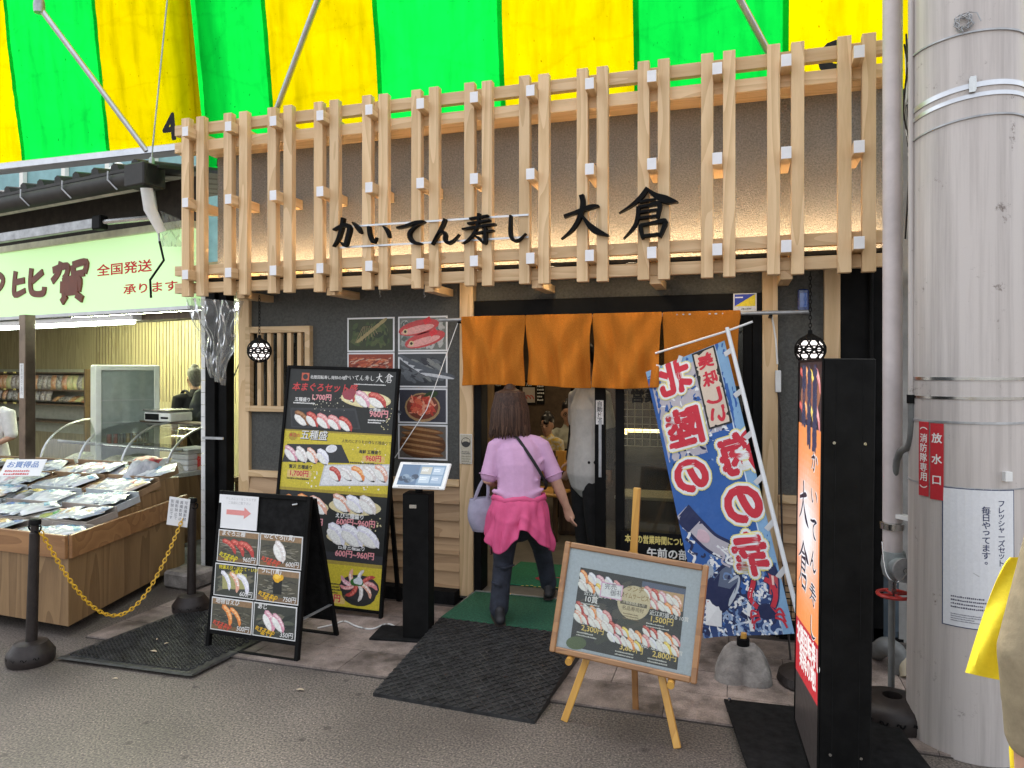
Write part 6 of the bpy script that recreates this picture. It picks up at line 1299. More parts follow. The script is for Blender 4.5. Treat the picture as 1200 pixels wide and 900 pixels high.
# notice board behind the door glass foot
nbm = frame_mx(W(727, 655, -.05) - Vector((0, 0, .02)), (1, 0, 0), (0, .1, 1)); nw = W(815, 655, -.05).x - W(727, 655, -.05).x
nb_ = MB(nbm).box((0, 0, 0), (nw, .012, .21)).build('notice_board', 'black'); tag(nb_, 'black notice board with yellow lettering standing against the glass door', 'notice board')
pr = Print(nbm @ Matrix.Translation((0, -.001, 0))); pr.text('本日の営業時間について', .03, .135, .05, (.75, .62, .18), 1, .03, fit=nw - .06); pr.text('午前の部', .18, .045, .06, (.75, .74, .7), 1, .03); pr.build('print', 'print', nb_)
for x in (.03, nw - .05): MB(nbm).box((x, .002, -.42), (x + .02, .012, .0)).build('leg', 'black', nb_)

# ================================================================== lightbox sign
A_, B_ = Vector((.302, -1.975, 0)), Vector((.262, -1.360, 0)); e1 = (A_ - B_).normalized(); lw = (A_ - B_).length; dn = Vector((-e1.y, e1.x, 0))
lx = frame_mx(B_ + Vector((0, 0, .062)), e1, (.012, 0, 1)); H = 1.685
lb = thing('lightbox_sign', 'tall black lightbox sign with glowing orange vertical lettering panel', 'sign', (B_ + A_) / 2)
MB(lx).box((0, 0, 0), (lw, .185, H)).build('cabinet', 'black', lb, .004)
for a, b in (((0, -.006, 0), (.012, -.0005, H)), ((lw - .012, -.006, 0), (lw, -.0005, H)), ((.012, -.0055, H - .012), (lw - .012, -.0005, H)), ((.012, -.0055, 0), (lw - .012, -.0005, .012))): MB(lx).box(a, b).build('face_trim', 'black', lb)
sm = lx @ Matrix.Translation((lw, 0, 0))
for y_, z_ in ((.04, 1.36), (.15, 1.36), (.04, .16), (.15, .16)): MB(lx).tube([(lw - .001, y_, z_), (lw + .003, y_, z_)], .006, 8).build('screw', 'steel', lb)
for y_ in (.045, .14): MB(lx).box((lw - .001, y_, .02), (lw + .0012, y_ + .002, H - .02)).build('seam', 'black_matte', lb)
pr = Print(lx @ Matrix.Translation((0, -.001, 0))); V = lambda f: H * (1 - f)
def hgrad(u0, u1, v0, v1, n_, m_, fn, lay):
    for i in range(n_):
        for j in range(m_):
            a, b = i / n_, j / m_; pr.rect(u0 + (u1 - u0) * a, v0 + (v1 - v0) * b, u0 + (u1 - u0) * (a + 1 / n_), v0 + (v1 - v0) * (b + 1 / m_), fn(a + .5 / n_, b + .5 / m_), lay)
pr.rect(.012, .012, lw - .012, V(.17), (.012, .012, .013), 1) ; pr.rect(.012, V(.17), lw - .012, H - .012, (.02, .012, .012), 1)
def orange(a, b):
    g_ = max(0, 1 - abs(a - .45) * 2.0) ** .6 * math.exp(-((b - .52) / .22) ** 2); base = (.85, .26 + .05 * math.sin(a * 3), .07)
    return tuple(base[k] * (1 - g_) + (.85, .95, 1.0)[k] * g_ for k in range(3))
hgrad(.012, lw - .012, V(.72), V(.17), 12, 30, orange, 1.5)
pr.poly([(.012, V(.853)), (lw - .012, V(.805)), (lw - .012, V(.665)), (.012, V(.705))], (.50, .02, .03), 2.5); pr.poly([(.012, .012), (lw - .012, .012), (lw - .012, V(.805)), (.012, V(.853))], (.03, .025, .024), 2)
pr.ell(.30, V(.095), .25, .095, (.30, .12, .06), 1.6, .1, 24, .08)
for k in range(8): pr.nigiri(.10 + (k % 4) * .13, V(.05 + .09 * (k // 4)), .15, ('tuna', 'salmon', 'egg', 'toro')[k % 4], -.5, 1.8 + k * .1, False)
for i, tx_ in enumerate(('北陸海鮮', '金沢寿司', '握り処')): 
    for col, bo, ly in (((.02, .03, .08), .10, 4), ((.55, .72, .85), .03, 4.6)): pr.vtext(tx_, .44 - i * .14, V(.045), .085, col, ly, bo, 1.0)
for col, fat, ly in (((.85, .85, .9), 1.7, 3), ((.015, .012, .02), 1.0, 5)):
    for i, ch in enumerate('かいてん寿し'): pr.strokes(ch, .37, V(.275 + i * .080), .16, .085 if ch != 'い' else .075, col, ly, fat)
    pr.strokes('大', .06, V(.43), .27, .19, col, ly, fat); pr.strokes('倉', .06, V(.60), .28, .21, col, ly, fat)
pr.text('北陸回転寿し', .05, V(.765), .085, (.85, .84, .82), 3.5, .035, rot=.11); pr.text('発祥の地!', .13, V(.815), .085, (.85, .84, .82), 3.5, .035, rot=.11)
pr.build('lit_face', 'print_lit', lb)
bpz = .045
pb = [Vector((-.06, -1.22, 0)), Vector((.12, -2.30, 0)), Vector((.86, -2.22, 0)), Vector((.70, -1.18, 0))]
MB().add([p + Vector((0, 0, bpz)) for p in pb] + [p + Vector((0, 0, bpz + .012)) for p in pb], [(3, 2, 1, 0), (4, 5, 6, 7)] + [(i, (i + 1) % 4, 4 + (i + 1) % 4, 4 + i) for i in range(4)]).build('base_plate', 'black_matte', lb)
for p in pb:
    c = sum(pb, Vector()) / 4; q = p + (c - p).normalized() * .04; MB().tube([(q.x - .012, q.y, .022), (q.x + .012, q.y, .022)], .021, 12).build('castor', 'rubber', lb)
for p in (pb[0], pb[1], pb[3]):
    c = sum(pb, Vector()) / 4; q = p + (c - p).normalized() * .04; MB().tube([(q.x, q.y, bpz + .01), (q.x, q.y, bpz + .03)], .008, 8).build('bolt', 'steel', lb)

# ================================================================== big column and pipework
def col_mat():
    m, t, b = _mat('streaked_column_paint'); N, L = t.nodes, t.links; tc = N.new('ShaderNodeTexCoord')
    mp = N.new('ShaderNodeMapping'); mp.inputs['Scale'].default_value = (5, 5, .16); L.new(tc.outputs['Object'], mp.inputs[0])
    n1 = N.new('ShaderNodeTexNoise'); n1.inputs['Scale'].default_value = 2.2; n1.inputs['Detail'].default_value = 7; n1.inputs['Roughness'].default_value = .7; L.new(mp.outputs[0], n1.inputs['Vector'])
    n2 = N.new('ShaderNodeTexNoise'); n2.inputs['Scale'].default_value = 9; n2.inputs['Detail'].default_value = 10; n2.inputs['Roughness'].default_value = .8; L.new(tc.outputs['Object'], n2.inputs['Vector'])
    r1 = N.new('ShaderNodeValToRGB'); e = r1.color_ramp.elements; e[0].position = .30; e[0].color = (.33, .295, .275, 1); e[1].position = .55; e[1].color = (.53, .485, .455, 1); L.new(n1.outputs['Fac'], r1.inputs['Fac'])
    r2 = N.new('ShaderNodeValToRGB'); e = r2.color_ramp.elements; e[0].position = .33; e[0].color = (.16, .10, .07, 1); e[1].position = .40; e[1].color = (1, 1, 1, 1); L.new(n2.outputs['Fac'], r2.inputs['Fac'])
    mx_ = N.new('ShaderNodeMix'); mx_.data_type = 'RGBA'; mx_.blend_type = 'MULTIPLY'; mx_.inputs[0].default_value = .8; L.new(r1.outputs[0], mx_.inputs[6]); L.new(r2.outputs[0], mx_.inputs[7]); L.new(mx_.outputs[2], b.inputs['Base Color']); b.inputs['Roughness'].default_value = .42
    bp2 = N.new('ShaderNodeBump'); bp2.inputs['Strength'].default_value = .15; bp2.inputs['Distance'].default_value = .01; L.new(n2.outputs['Fac'], bp2.inputs['Height']); L.new(bp2.outputs[0], b.inputs['Normal'])
    return m
M['col_paint'] = col_mat()
cc = ZC(1132.5, 434, 3.35); cc.z = 0; CR_ = .234
co = thing('round_column', 'large round off-white steel column with rain streaks and metal straps', 'column', cc)
MB().lathe([(CR_ + .012, 0), (CR_ + .010, .3), (CR_ + .004, .9), (CR_, 1.5), (CR_ - .006, 6.5)], cc, 64).build('shaft', 'col_paint', co)
def colang(px):        # bearing on the column's near face for a photo column
    d = ray(px, 434).normalized(); o = CAM - cc; o.z = 0; d.z = 0; d.normalize(); b_ = o.dot(d); c_ = o.dot(o) - CR_ ** 2; disc = max(0, b_ * b_ - c_); p = o + d * (-b_ - math.sqrt(disc)); return math.atan2(p.y, p.x)
def band(py, tilt, m_, wd, out=.004, nm='strap'):
    z = ZC(1132, py, 3.13).z; mb = MB(); n_ = 48; vs = []
    for k in range(n_):
        a = 2 * math.pi * k / n_; zz = z + tilt * math.cos(a - colang(1190))
        for r_, dz in ((CR_ + .0, -wd / 2), (CR_ + .0, wd / 2), (CR_ + out, wd / 2), (CR_ + out, -wd / 2)):
            r2_ = r_ + .006 * max(0, 1 - zz / 1.5); vs.append(cc + Vector((r2_ * math.cos(a), r2_ * math.sin(a), zz + dz)))
    mb.add(vs, [(k * 4 + q, k * 4 + (q + 1) % 4, ((k + 1) % n_) * 4 + (q + 1) % 4, ((k + 1) % n_) * 4 + q) for k in range(n_) for q in range(4)], True); mb.build(nm, m_, co)
band(105, .03, 'alu', .022); band(117, .03, 'alu', .018); band(37, .005, 'steel_dull', .007, .006, 'wire_tie'); band(142, .03, 'steel_dull', .007, .006, 'wire_tie'); band(444, 0, 'steel', .014); band(467, 0, 'steel', .012); band(496, 0, 'steel_dull', .010); band(573, 0, 'steel_dull', .006, nm='wire_tie')
for py, px in ((100, 1139), (98, 1140)): 
    a = colang(px); p = cc + Vector(((CR_ + .012) * math.cos(a), (CR_ + .012) * math.sin(a), ZC(px, py, 3.13).z)); MB(Matrix.Translation(p) @ Matrix.Rotation(a, 4, 'Z')).box((-.008, -.012, -.03), (.008, .012, .03)).build('strap_clip', 'steel', co)
def coil(px, py, name_lab):
    a = colang(px); p = cc + Vector(((CR_ + .012) * math.cos(a), (CR_ + .012) * math.sin(a), ZC(px, py, 3.13).z)); u = Vector((-math.sin(a), math.cos(a), 0)); rr = random.Random(px); pts = []
    for k in range(60): q = k * .55; r_ = .028 + .010 * math.sin(k * 1.3) + .004 * rr.uniform(-1, 1); pts.append(p + u * (r_ * math.cos(q)) + Vector((0, 0, r_ * math.sin(q) * 1.1)) + Vector((math.cos(a), math.sin(a), 0)) * (.006 * math.sin(k)))
    pts += [p + u * .05 + Vector((0, 0, .03)), p + u * .065 + Vector((0, 0, -.01))]
    tag(MB().tube(pts, .0025, 5).build('wire_coil', 'steel_dull'), name_lab, 'wire coil')
coil(1129, 24, 'tangled coil of thin wire near the top of the round column')
def cwarp(r_):
    def f(u, lay, v):
        a = u / CR_; rad = r_ + .006 * max(0, 1 - v / 1.5) + .003 * max(0, 1 - v / .9) + lay * .0006; return cc + Vector((rad * math.cos(a), rad * math.sin(a), v))
    return f
def colplate(name, lab, px0, px1, py0, py1, bg, fn, cat, edge=None):
    a0, a1 = colang(px0), colang(px1); z1, z0 = ZC(px0, py0, 3.14).z, ZC(px0, py1, 3.14).z; p = WPrint(cwarp(CR_ + .004)); u0, u1 = a0 * CR_, a1 * CR_
    n_ = 10
    if edge:
        for k in range(n_): p.rect(u0 - .004 + (u1 - u0 + .008) * k / n_, z0 - .004, u0 - .004 + (u1 - u0 + .008) * (k + 1) / n_, z1 + .004, edge, .5)
    for k in range(n_): p.rect(u0 + (u1 - u0) * k / n_, z0, u0 + (u1 - u0) * (k + 1) / n_, z1, bg, 1)
    fn(p, u0, u1, z0, z1); o = p.build(name, 'print_matte'); tag(o, lab, cat); return o
colplate('fire_hydrant_sign', 'red vertical plate reading 放水口 on the round column', 1091, 1106.5, 498, 590, (.50, .02, .03), lambda p, u0, u1, z0, z1: p.vtext('放水口', (u0 + u1) / 2, z1 - .065, .040, WHT, 2, .025, 2.35), 'sign')
def f_small(p, u0, u1, z0, z1): p.vtext('︵消防隊専用︶', (u0 + u1) / 2, z1 - .030, .036, WHT, 2, .02, 1.22)
colplate('fire_brigade_sign', 'narrow red vertical plate with white bracketed characters on the round column', 1078, 1089.5, 497, 588, (.50, .02, .03), f_small, 'sign')
def f_post(p, u0, u1, z0, z1):
    w_ = u1 - u0; p.vtext('フレッシャーズセット', u0 + w_ * .80, z1 - .055, .027, (.04, .05, .12), 2, .02, 1.05); p.vtext('毎日やってます。', u0 + w_ * .58, z1 - .085, .030, (.04, .05, .12), 2, .02, 1.08)
    p.poly([(u0 + w_ * .40, z0 + .24), (u0 + w_ * .62, z0 + .255), (u0 + w_ * .48, z0 + .225)], (.45, .45, .45), 2); p.lines(u0 + .03, z0 + .125, w_ * .5, 4, .008, (.1, .1, .14), 2, 1.9); p.lines(u0 + .03, z0 + .05, w_ * .4, 4, .005, (.2, .2, .24), 2, 1.9)
colplate('column_poster', 'white paper poster with dark vertical lettering on the round column', 1106, 1186, 574, 736, (.72, .73, .75), f_post, 'poster', (.03, .05, .12))
a = colang(1178); p = cc + Vector(((CR_ + .01) * math.cos(a), (CR_ + .01) * math.sin(a), ZC(1178, 557, 3.14).z)); MB(Matrix.Translation(p) @ Matrix.Rotation(a, 4, 'Z')).box((-.01, -.016, -.02), (.012, .016, .02)).build('cable_clip', 'white_plastic', co)
# white standpipe with valve
sp0 = ZC(1046, 434, 3.62); wp = thing('standpipe', 'white painted standpipe with grey valve and red hand wheel', 'pipe', (sp0.x, sp0.y, 0)); zv = ZC(1046, 650, 3.62).z
MB().tube([(sp0.x, sp0.y, zv), (sp0.x, sp0.y, 6.5)], .0455, 24).build('pipe', mat('pinkish_white_pipe_paint', (.56, .50, .49), .4, .1, 5), wp)
MB().lathe([(.056, 0), (.058, .03), (.050, .035)], (sp0.x, sp0.y, zv + .13), 20).build('clamp', 'steel', wp); MB().bar((sp0.x, sp0.y, zv + .2), (cc.x - .15, cc.y + .05, zv + .2), .05, .02).build('bracket', 'white_plastic', wp)
vb = Vector((sp0.x + .005, sp0.y - .01, zv - .05)); M['valve'] = mat('grey_green_valve', (.26, .29, .29), .5, .2)
MB().lathe([(.05, .07), (.056, .04), (.06, 0), (.05, -.05), (.03, -.07)], vb, 20).build('valve_body', 'valve', wp)
hd = Vector((sT * .3 + .25, -1, 0)).normalized(); MB().tube([vb, vb + hd * .09], .052, 20).build('valve_outlet', 'valve', wp); MB().tube([vb + hd * .088, vb + hd * .10], .060, 20).build('outlet_cap', 'steel_dull', wp); MB().tube([vb + hd * .10, vb + hd * .108], .012, 10).build('cap_bolt', 'steel', wp)
MB().tube([vb + Vector((0, 0, -.06)), vb + Vector((0, 0, -.15))], .012, 8).build('spindle', 'steel', wp)
hw = MB(); hc = vb + Vector((0, 0, -.145)); hw.tube([hc + Vector((.075 * math.cos(q), .075 * math.sin(q), 0)) for q in [k * math.pi / 14 for k in range(29)]], .009, 8, ref=(0, 0, 1), cap=False)
for k in range(4): q = k * math.pi / 2 + .4; hw.tube([hc, hc + Vector((.073 * math.cos(q), .073 * math.sin(q), 0))], .006, 6)
hw.build('hand_wheel', 'red_paint', wp)
chp_ = [vb + Vector((-.06, -.03, .12)), vb + Vector((-.05, -.07, -.02)), vb + hd * .1 + Vector((-.04, 0, -.06)), vb + hd * .11 + Vector((0, 0, -.01))]
MB().tube(cr([tuple(p) for p in chp_]), .004, 6).build('keeper_chain', 'steel', wp)
# thin conduits hugging the column
for px, lab, r_ in ((1068, 'slim grey conduit running up the near side of the round column', .014), (1193, 'slim grey conduit running up the far side of the round column', .016)):
    p = ZC(px, 434, 3.38); t = thing('conduit_pipe', lab, 'pipe', (p.x, p.y, 0)); zl = ZC(px, 465, 3.38).z
    MB().tube([(p.x, p.y, zl), (p.x, p.y, 6.5)], r_, 12).build('upper_run', 'col_paint', t); MB().tube([(p.x, p.y, zl + .01), (p.x, p.y, zl - .03)], r_ + .006, 12).build('coupling', 'black', t)
    MB().tube(cr([(p.x, p.y, zl - .02), (p.x, p.y + .03, zl - .22), (p.x - .03, p.y + .22, zl - .42), (p.x - .03, p.y + .30, .02)]), r_ + .002, 12).build('lower_run', 'grey_pipe', t)
# cables between pipe and column
for k in range(5):
    pts = [ZC(1062 + 3 * math.sin(k * 2), 40 + k * 6, 3.75), ZC(1063 + (k % 3) * 2, 80 + k * 10, 3.72), ZC(1059 + k, 130, 3.74), ZC(1066, 180 + 8 * k, 3.73), ZC(1061 + k * 1.5, 280, 3.75)]
    tag(MB().tube(cr([tuple(p) for p in pts]), .005, 6).build('slack_cable', 'white_plastic' if k % 2 else 'black_plastic'), 'slack %s cable dangling between standpipe and column' % ('white' if k % 2 else 'black'), 'cable', 'slack cables beside the standpipe')
# cabinet, elbows, spare post base
cbx = ZC(1047, 700, 4.55); cab = thing('utility_cabinet', 'narrow blue-grey utility cabinet standing behind the standpipe', 'cabinet', (cbx.x, cbx.y, 0)); KM = Matrix.Translation((cbx.x, cbx.y, 0)) @ Matrix.Rotation(R(6), 4, 'Z')
MB(KM).box((-.105, 0, .02), (.10, .25, .86)).build('body', 'blue_grey', cab, .006); MB(KM).box((-.095, -.006, .06), (.09, -.0005, .80)).build('door', 'blue_grey', cab, .002); MB(KM).box((-.09, -.016, .40), (-.075, -.006, .45)).build('latch', 'steel', cab); MB(KM).box((-.11, -.01, .0), (.105, .26, .019)).build('plinth', 'black', cab)
pe = G(1040, 790, .0); tag(MB().tube(cr([(pe.x - .02, pe.y + .25, .03), (pe.x - .02, pe.y + .1, .10), (pe.x, pe.y + .02, .15), (pe.x + .05, pe.y, .12), (pe.x + .055, pe.y, .02)]), .05, 16).build('pipe_elbow', 'grey_pipe'), 'grey plastic drain pipe elbow coming out of the ground', 'pipe')
pe2 = G(1064, 800, .0); tag(MB().tube(cr([(pe2.x + .02, pe2.y + .3, .05), (pe2.x, pe2.y + .1, .10), (pe2.x, pe2.y + .02, .02)]), .035, 14).build('pipe_elbow', mat('yellowed_pvc', (.42, .36, .25), .5, .15)), 'yellowed plastic pipe stub beside the grey elbow', 'pipe')
sb = G(1052, 862, 0) + Vector((0, .12, 0)); spb = thing('post_base', 'spare round black post base lying by the column foot', 'base', sb)
MB().lathe([(.165, 0), (.172, .03), (.172, .09), (.155, .115), (.10, .135), (.045, .137), (.045, .05)], sb, 32).build('ring', 'black_plastic', spb)
for k in range(6):
    a = -2.9 + k * .42; MB().tube([(sb.x + .172 * math.cos(a + s_ * .035), sb.y + .172 * math.sin(a + s_ * .035), .065 + .01 * math.sin(s_ * 1.2)) for s_ in range(7)], .005, 5).build('wave_relief', 'black', spb)
# litter and fallen leaf chips
for i, (px, py, s_) in enumerate(((180, 763, .03), (195, 754, .018), (184, 749, .015), (352, 808, .028), (317, 785, .012), (709, 813, .014), (135, 795, .02))):
    p = G(px, py, .034 if px < 200 and py < 770 else .008); m_ = MB(Matrix.Translation(p) @ Matrix.Rotation(i * 1.1, 4, 'Z')); m_.grid(lambda u, v: Vector(((u - .5) * s_ * 1.6, (v - .5) * s_ * .7 * math.sin(math.pi * (u * .9 + .05)), .004 * math.sin(math.pi * u))), 6, 3)
    tag(solid(m_.build('dry_leaf', mat('dry_leaf_%d' % i, (.50, .40, .28), .8, .2)), .001), 'small pale dry leaf lying on the mat and street', 'leaf', 'scattered dry leaves')
# right-hand neighbour beyond the column
rn = thing('right_hand_building', 'shadowed building front beyond the round column', 'building', (2.2, .2, 0))
MB().box((.97, .05, 0), (4.5, .3, 3.3)).build('wall', mat('weathered_beige_wall', (.30, .29, .27), .8, .2, 4), rn); MB().box((1.5, .02, .1), (2.5, .045, 2.2)).build('shutter', 'steel_dull', rn)
for k in range(16): MB().box((1.5, .012, .12 + k * .13), (2.5, .019, .14 + k * .13)).build('shutter_rib', 'steel_dull', rn)
aw3 = thing('striped_awning', 'green and yellow striped awning beyond the round column', 'awning', (2, .2, 3.4), 'striped awnings over the shops')
for i, (a, b, m) in enumerate([(1.0, 1.95, 'yellow'), (1.94, 2.94, 'green'), (2.93, 3.93, 'yellow')]): awning_stripe(aw3, a, b, 3.44, 6.2, m, .25 + (.004 if i % 2 else 0), 90 + i * 3.1)
MB().box((1.0, .18, 3.38), (3.95, .32, 3.44)).build('bottom_rail', 'alu', aw3, .006)
# ================================================================== people
def V3(*a): return Vector(a)
def hand(ch, wrist, dirv, side, curl=.5, s=1.0, palm=None):
    """palm plus four unequal fingers and a thumb; side = direction of the thumb across the palm"""
    d = dirv.normalized(); sd = (side - d * side.dot(d)).normalized(); nrm = d.cross(sd)
    ch.append([(*(wrist - d * .02), .026 * s, .019 * s), (*(wrist + d * .03 * s), .034 * s, .016 * s), (*(wrist + d * .075 * s), .037 * s, .014 * s)])
    for k, L in enumerate((.068, .078, .073, .056)):
        off = sd * ((1.5 - k) * .0195 * s); p = wrist + d * .078 * s + off; pts = [(*p, .0088 * s)]; dd = d + sd * ((1.5 - k) * .08)
        for q in range(3):
            dd = (dd * math.cos(curl * .5) + nrm * math.sin(curl * .5)).normalized(); p = p + dd * (L * s / 3); pts.append((*p, (.0085, .008, .007)[q] * s))
        ch.append(pts)
    p = wrist + d * .02 * s + sd * .028 * s; t1 = (d * .6 + sd * .8).normalized(); t2 = (d * .9 + sd * .25 + nrm * curl * .6).normalized()
    ch.append([(*p, .013 * s), (*(p + t1 * .032 * s), .0105 * s), (*(p + t1 * .032 * s + t2 * .03 * s), .0085 * s)])
def head_chains(c, f, s=1.0, up=Vector((0, 0, 1))):
    """c centre of the head, f facing direction"""
    f = (f - up * f.dot(up)).normalized(); r = f.cross(up); ch = []
    ch.append([(*(c + up * (-.115 * s) + f * .045 * s), .030 * s, .030 * s), (*(c + up * (-.08 * s) + f * .028 * s), .052 * s, .058 * s), (*(c + up * (-.03 * s) + f * .01 * s), .069 * s, .082 * s), (*(c + up * .03 * s), .074 * s, .092 * s), (*(c + up * .08 * s - f * .005 * s), .062 * s, .078 * s), (*(c + up * .108 * s - f * .01 * s), .03 * s, .04 * s)])
    ch.append([(*(c + f * .085 * s + up * .005 * s), .008 * s), (*(c + f * .102 * s - up * .025 * s), .013 * s), (*(c + f * .088 * s - up * .035 * s), .012 * s)])   # nose
    ch.append([(*(c + f * .072 * s + r * .02 * s - up * .065 * s), .009 * s), (*(c + f * .083 * s - up * .063 * s), .010 * s), (*(c + f * .072 * s - r * .02 * s - up * .065 * s), .009 * s)])   # lips
    for sg in (-1, 1): ch.append([(*(c + r * sg * .076 * s + up * .02 * s), .010 * s), (*(c + r * sg * .080 * s - up * .01 * s), .013 * s), (*(c + r * sg * .074 * s - up * .04 * s), .008 * s)])   # ears
    return ch
def face(par, c, f, s, T, glasses=False):
    up = V3(0, 0, 1); r = f.cross(up).normalized(); e = MB(T); g_ = MB(T)
    for sg in (-1, 1):
        p = c + f * .083 * s + r * sg * .031 * s + up * .006 * s; e.tube([p - r * .011 * s, p, p + r * .011 * s], .006 * s, 8); b = p + up * .018 * s; e.tube([b - r * .016 * s, b + f * .004 + up * .003, b + r * .016 * s], .0035 * s, 6)
        if glasses:
            q = p + f * .014; g_.tube([q + r * (.024 * s * math.cos(t)) + up * (.017 * s * math.sin(t)) for t in [k * math.pi / 7 for k in range(15)]], .0028, 5, ref=tuple(f), cap=False)
    m_ = c + f * .093 * s - up * .063 * s; e.build('eyes', 'hair_black', par)
    MB(T).tube([m_ - r * .02 * s - f * .006, m_, m_ + r * .02 * s - f * .006], .0035 * s, 6).build('mouth', mat('lips', (.35, .10, .09), .5), par)
    if glasses: g_.bar(c + f * .098 * s + r * .008, c + f * .098 * s - r * .008, .004, .004); g_.build('glasses', 'black', par)

# ---- woman walking in, seen from behind
O = ZC(608, 434, 4.65); O.z = 0; WT = Matrix.Translation(O) @ Matrix.Rotation(TH, 4, 'Z')
wo = thing('person', 'person in lilac top with pink jacket tied round the waist stepping through the entrance', 'person', WT @ V3(-.1, 0, .106))
fz = .106
body = []
hips = V3(0, 0, .80); kL, aL = V3(-.10, .03, .47), V3(-.125, -.05, fz + .085); kR, aR = V3(.155, .30, .50), V3(.215, .42, fz + .10)
body.append([(-.0, .0, .74, .12, .10), (0, .0, .82, .155, .115), (0, .02, .92, .13, .10), (.0, .055, 1.05, .145, .105), (-.005, .10, 1.15, .145, .095), (-.015, .135, 1.225, .085, .065), (-.03, .16, 1.30, .045, .05), (-.045, .18, 1.36, .045, .05)])
body.append([(-.08, .0, .78, .085, .09), (-.09, .015, .62, .075, .08), (*kL, .055), (-.115, -.01, .33, .052), (*aL, .036)]); body.append([(.085, .03, .78, .085, .09), (.12, .16, .64, .075, .08), (*kR, .055), (.185, .37, .35, .052), (*aR, .036)])
sL, eL, wL = V3(-.150, .10, 1.205), V3(-.200, .06, .985), V3(-.145, .235, .94); sR, eR, wR = V3(.150, .11, 1.205), V3(.240, .07, .985), V3(.315, .10, .80)
body.append([(*sL, .040), (*(sL.lerp(eL, .5)), .040), (*eL, .038), (*(eL.lerp(wL, .5)), .035), (*wL, .025)]); body.append([(*sR, .040), (*(sR.lerp(eR, .5)), .040), (*eR, .038), (*(eR.lerp(wR, .45)), .036), (*wR, .024)])
hand(body, wR, (V3(.05, .02, -.16)), V3(-.3, .9, 0), .35, .95); hand(body, wL, V3(.12, .12, -.03), V3(0, .2, 1), 1.3, .95)
hc_ = V3(-.058, .185, 1.425); body += head_chains(hc_, V3(.05, 1, -.1).normalized(), .95)
blob('body', body, 'skin', wo, .007, 5, mx=WT)
shirt = [[(0, .0, .865, .142, .108), (0, .015, .90, .146, .110), (0, .03, .97, .138, .108), (.0, .055, 1.06, .150, .118), (-.005, .10, 1.16, .162, .116), (-.010, .125, 1.215, .125, .09), (-.02, .145, 1.255, .075, .065)],
         [(-.08, .11, 1.232, .05), (-.125, .105, 1.217, .052), (*sL, .056), (*(sL.lerp(eL, .45)), .056), (*(sL.lerp(eL, .86)), .059)], [(.07, .12, 1.232, .05), (.125, .115, 1.217, .052), (*sR, .056), (*(sR.lerp(eR, .45)), .056), (*(sR.lerp(eR, .86)), .059)],
         [(-.16, -.02, .93, .016), (-.05, -.075, .905, .018), (.08, -.07, .915, .016), (.15, -.02, .94, .014)], [(-.13, .0, 1.02, .012), (.0, -.055, .985, .014), (.12, -.03, 1.0, .012)], [(.15, .03, 1.12, .014), (.07, -.01, 1.06, .014), (-.03, -.035, 1.03, .010)]]
tpo = blob('top', shirt, 'lilac', wo, .007, 9, mx=WT)
for s_, e_ in ((sL, eL), (sR, eR)):
    q = s_.lerp(e_, .85); t = (e_ - s_).normalized(); a = t.orthogonal().normalized(); b = t.cross(a); MB(WT).tube([q + a * .064 * math.cos(k * math.pi / 10) + b * .064 * math.sin(k * math.pi / 10) for k in range(21)], .004, 6, ref=tuple(t), cap=False).build('cuff_seam', 'lilac', tpo)
def fjk(u, v):
    a = u * 2 * math.pi; back = max(0, -math.sin(a)); rightb = max(0, math.cos(a))
    rx = .152 + .060 * v ** .6; ry = .114 + .062 * v ** .6; f = 1 + .055 * v ** .7 * math.sin(9 * a + 2.5 * math.sin(v * 3 + a)) + .040 * v ** .6 * math.sin(19 * a + 1 + 2 * v) + .02 * math.sin(5 * a + v * 9) * (v > .1) + .05 * v ** .5 * noise.noise(Vector((math.cos(a) * 5, math.sin(a) * 5, v * 3)))
    z = .89 - (.275 + .035 * math.sin(3 * a + 2.2) + .026 * math.sin(5 * a) - .05 * math.cos(2 * a) * (-1 if math.cos(a) > 0 else 0)) * v
    if .15 < v < .9: f += .035 * math.exp(-((v - .55 - .22 * math.cos(a) * 1.2) / .07) ** 2) * back
    return V3(rx * f * math.cos(a), .0 + ry * f * math.sin(a), z)
jk = MB(WT).grid(fjk, 110, 30).build('tied_jacket', 'pink', wo, recalc=False); solid(jk, .006)
MB(WT).tube([(.165 * math.cos(k * math.pi / 16), .01 + .127 * math.sin(k * math.pi / 16), .885 + .008 * math.sin(k * 1.1), .020 + .004 * math.sin(k * 2.3), .014) for k in range(33)], n=10, ref=(0, 0, 1), cap=False).build('waist_roll', 'pink', wo)
trz = [[(0, .0, .80, .140, .105), (0, .0, .75, .160, .122), (0, .02, .70, .12, .11)], [(-.03, .0, .80, .11, .11), (-.085, .0, .72, .100, .105), (-.092, .015, .60, .080, .088), (*kL, .066), (-.115, -.01, .33, .060), (-.128, -.045, fz + .075, .062)], [(.03, .02, .80, .11, .11), (.09, .05, .74, .100, .105), (.12, .16, .64, .080, .088), (*kR, .066), (.185, .37, .36, .060), (.212, .415, fz + .10, .058)],
       [(-.15, -.06, .46, .012), (-.09, -.065, .45, .014), (-.03, -.03, .46, .010)], [(-.17, -.06, .36, .010), (-.12, -.075, .345, .012)]]
blob('trousers', trz, 'navy', wo, .008, 4, mx=WT)
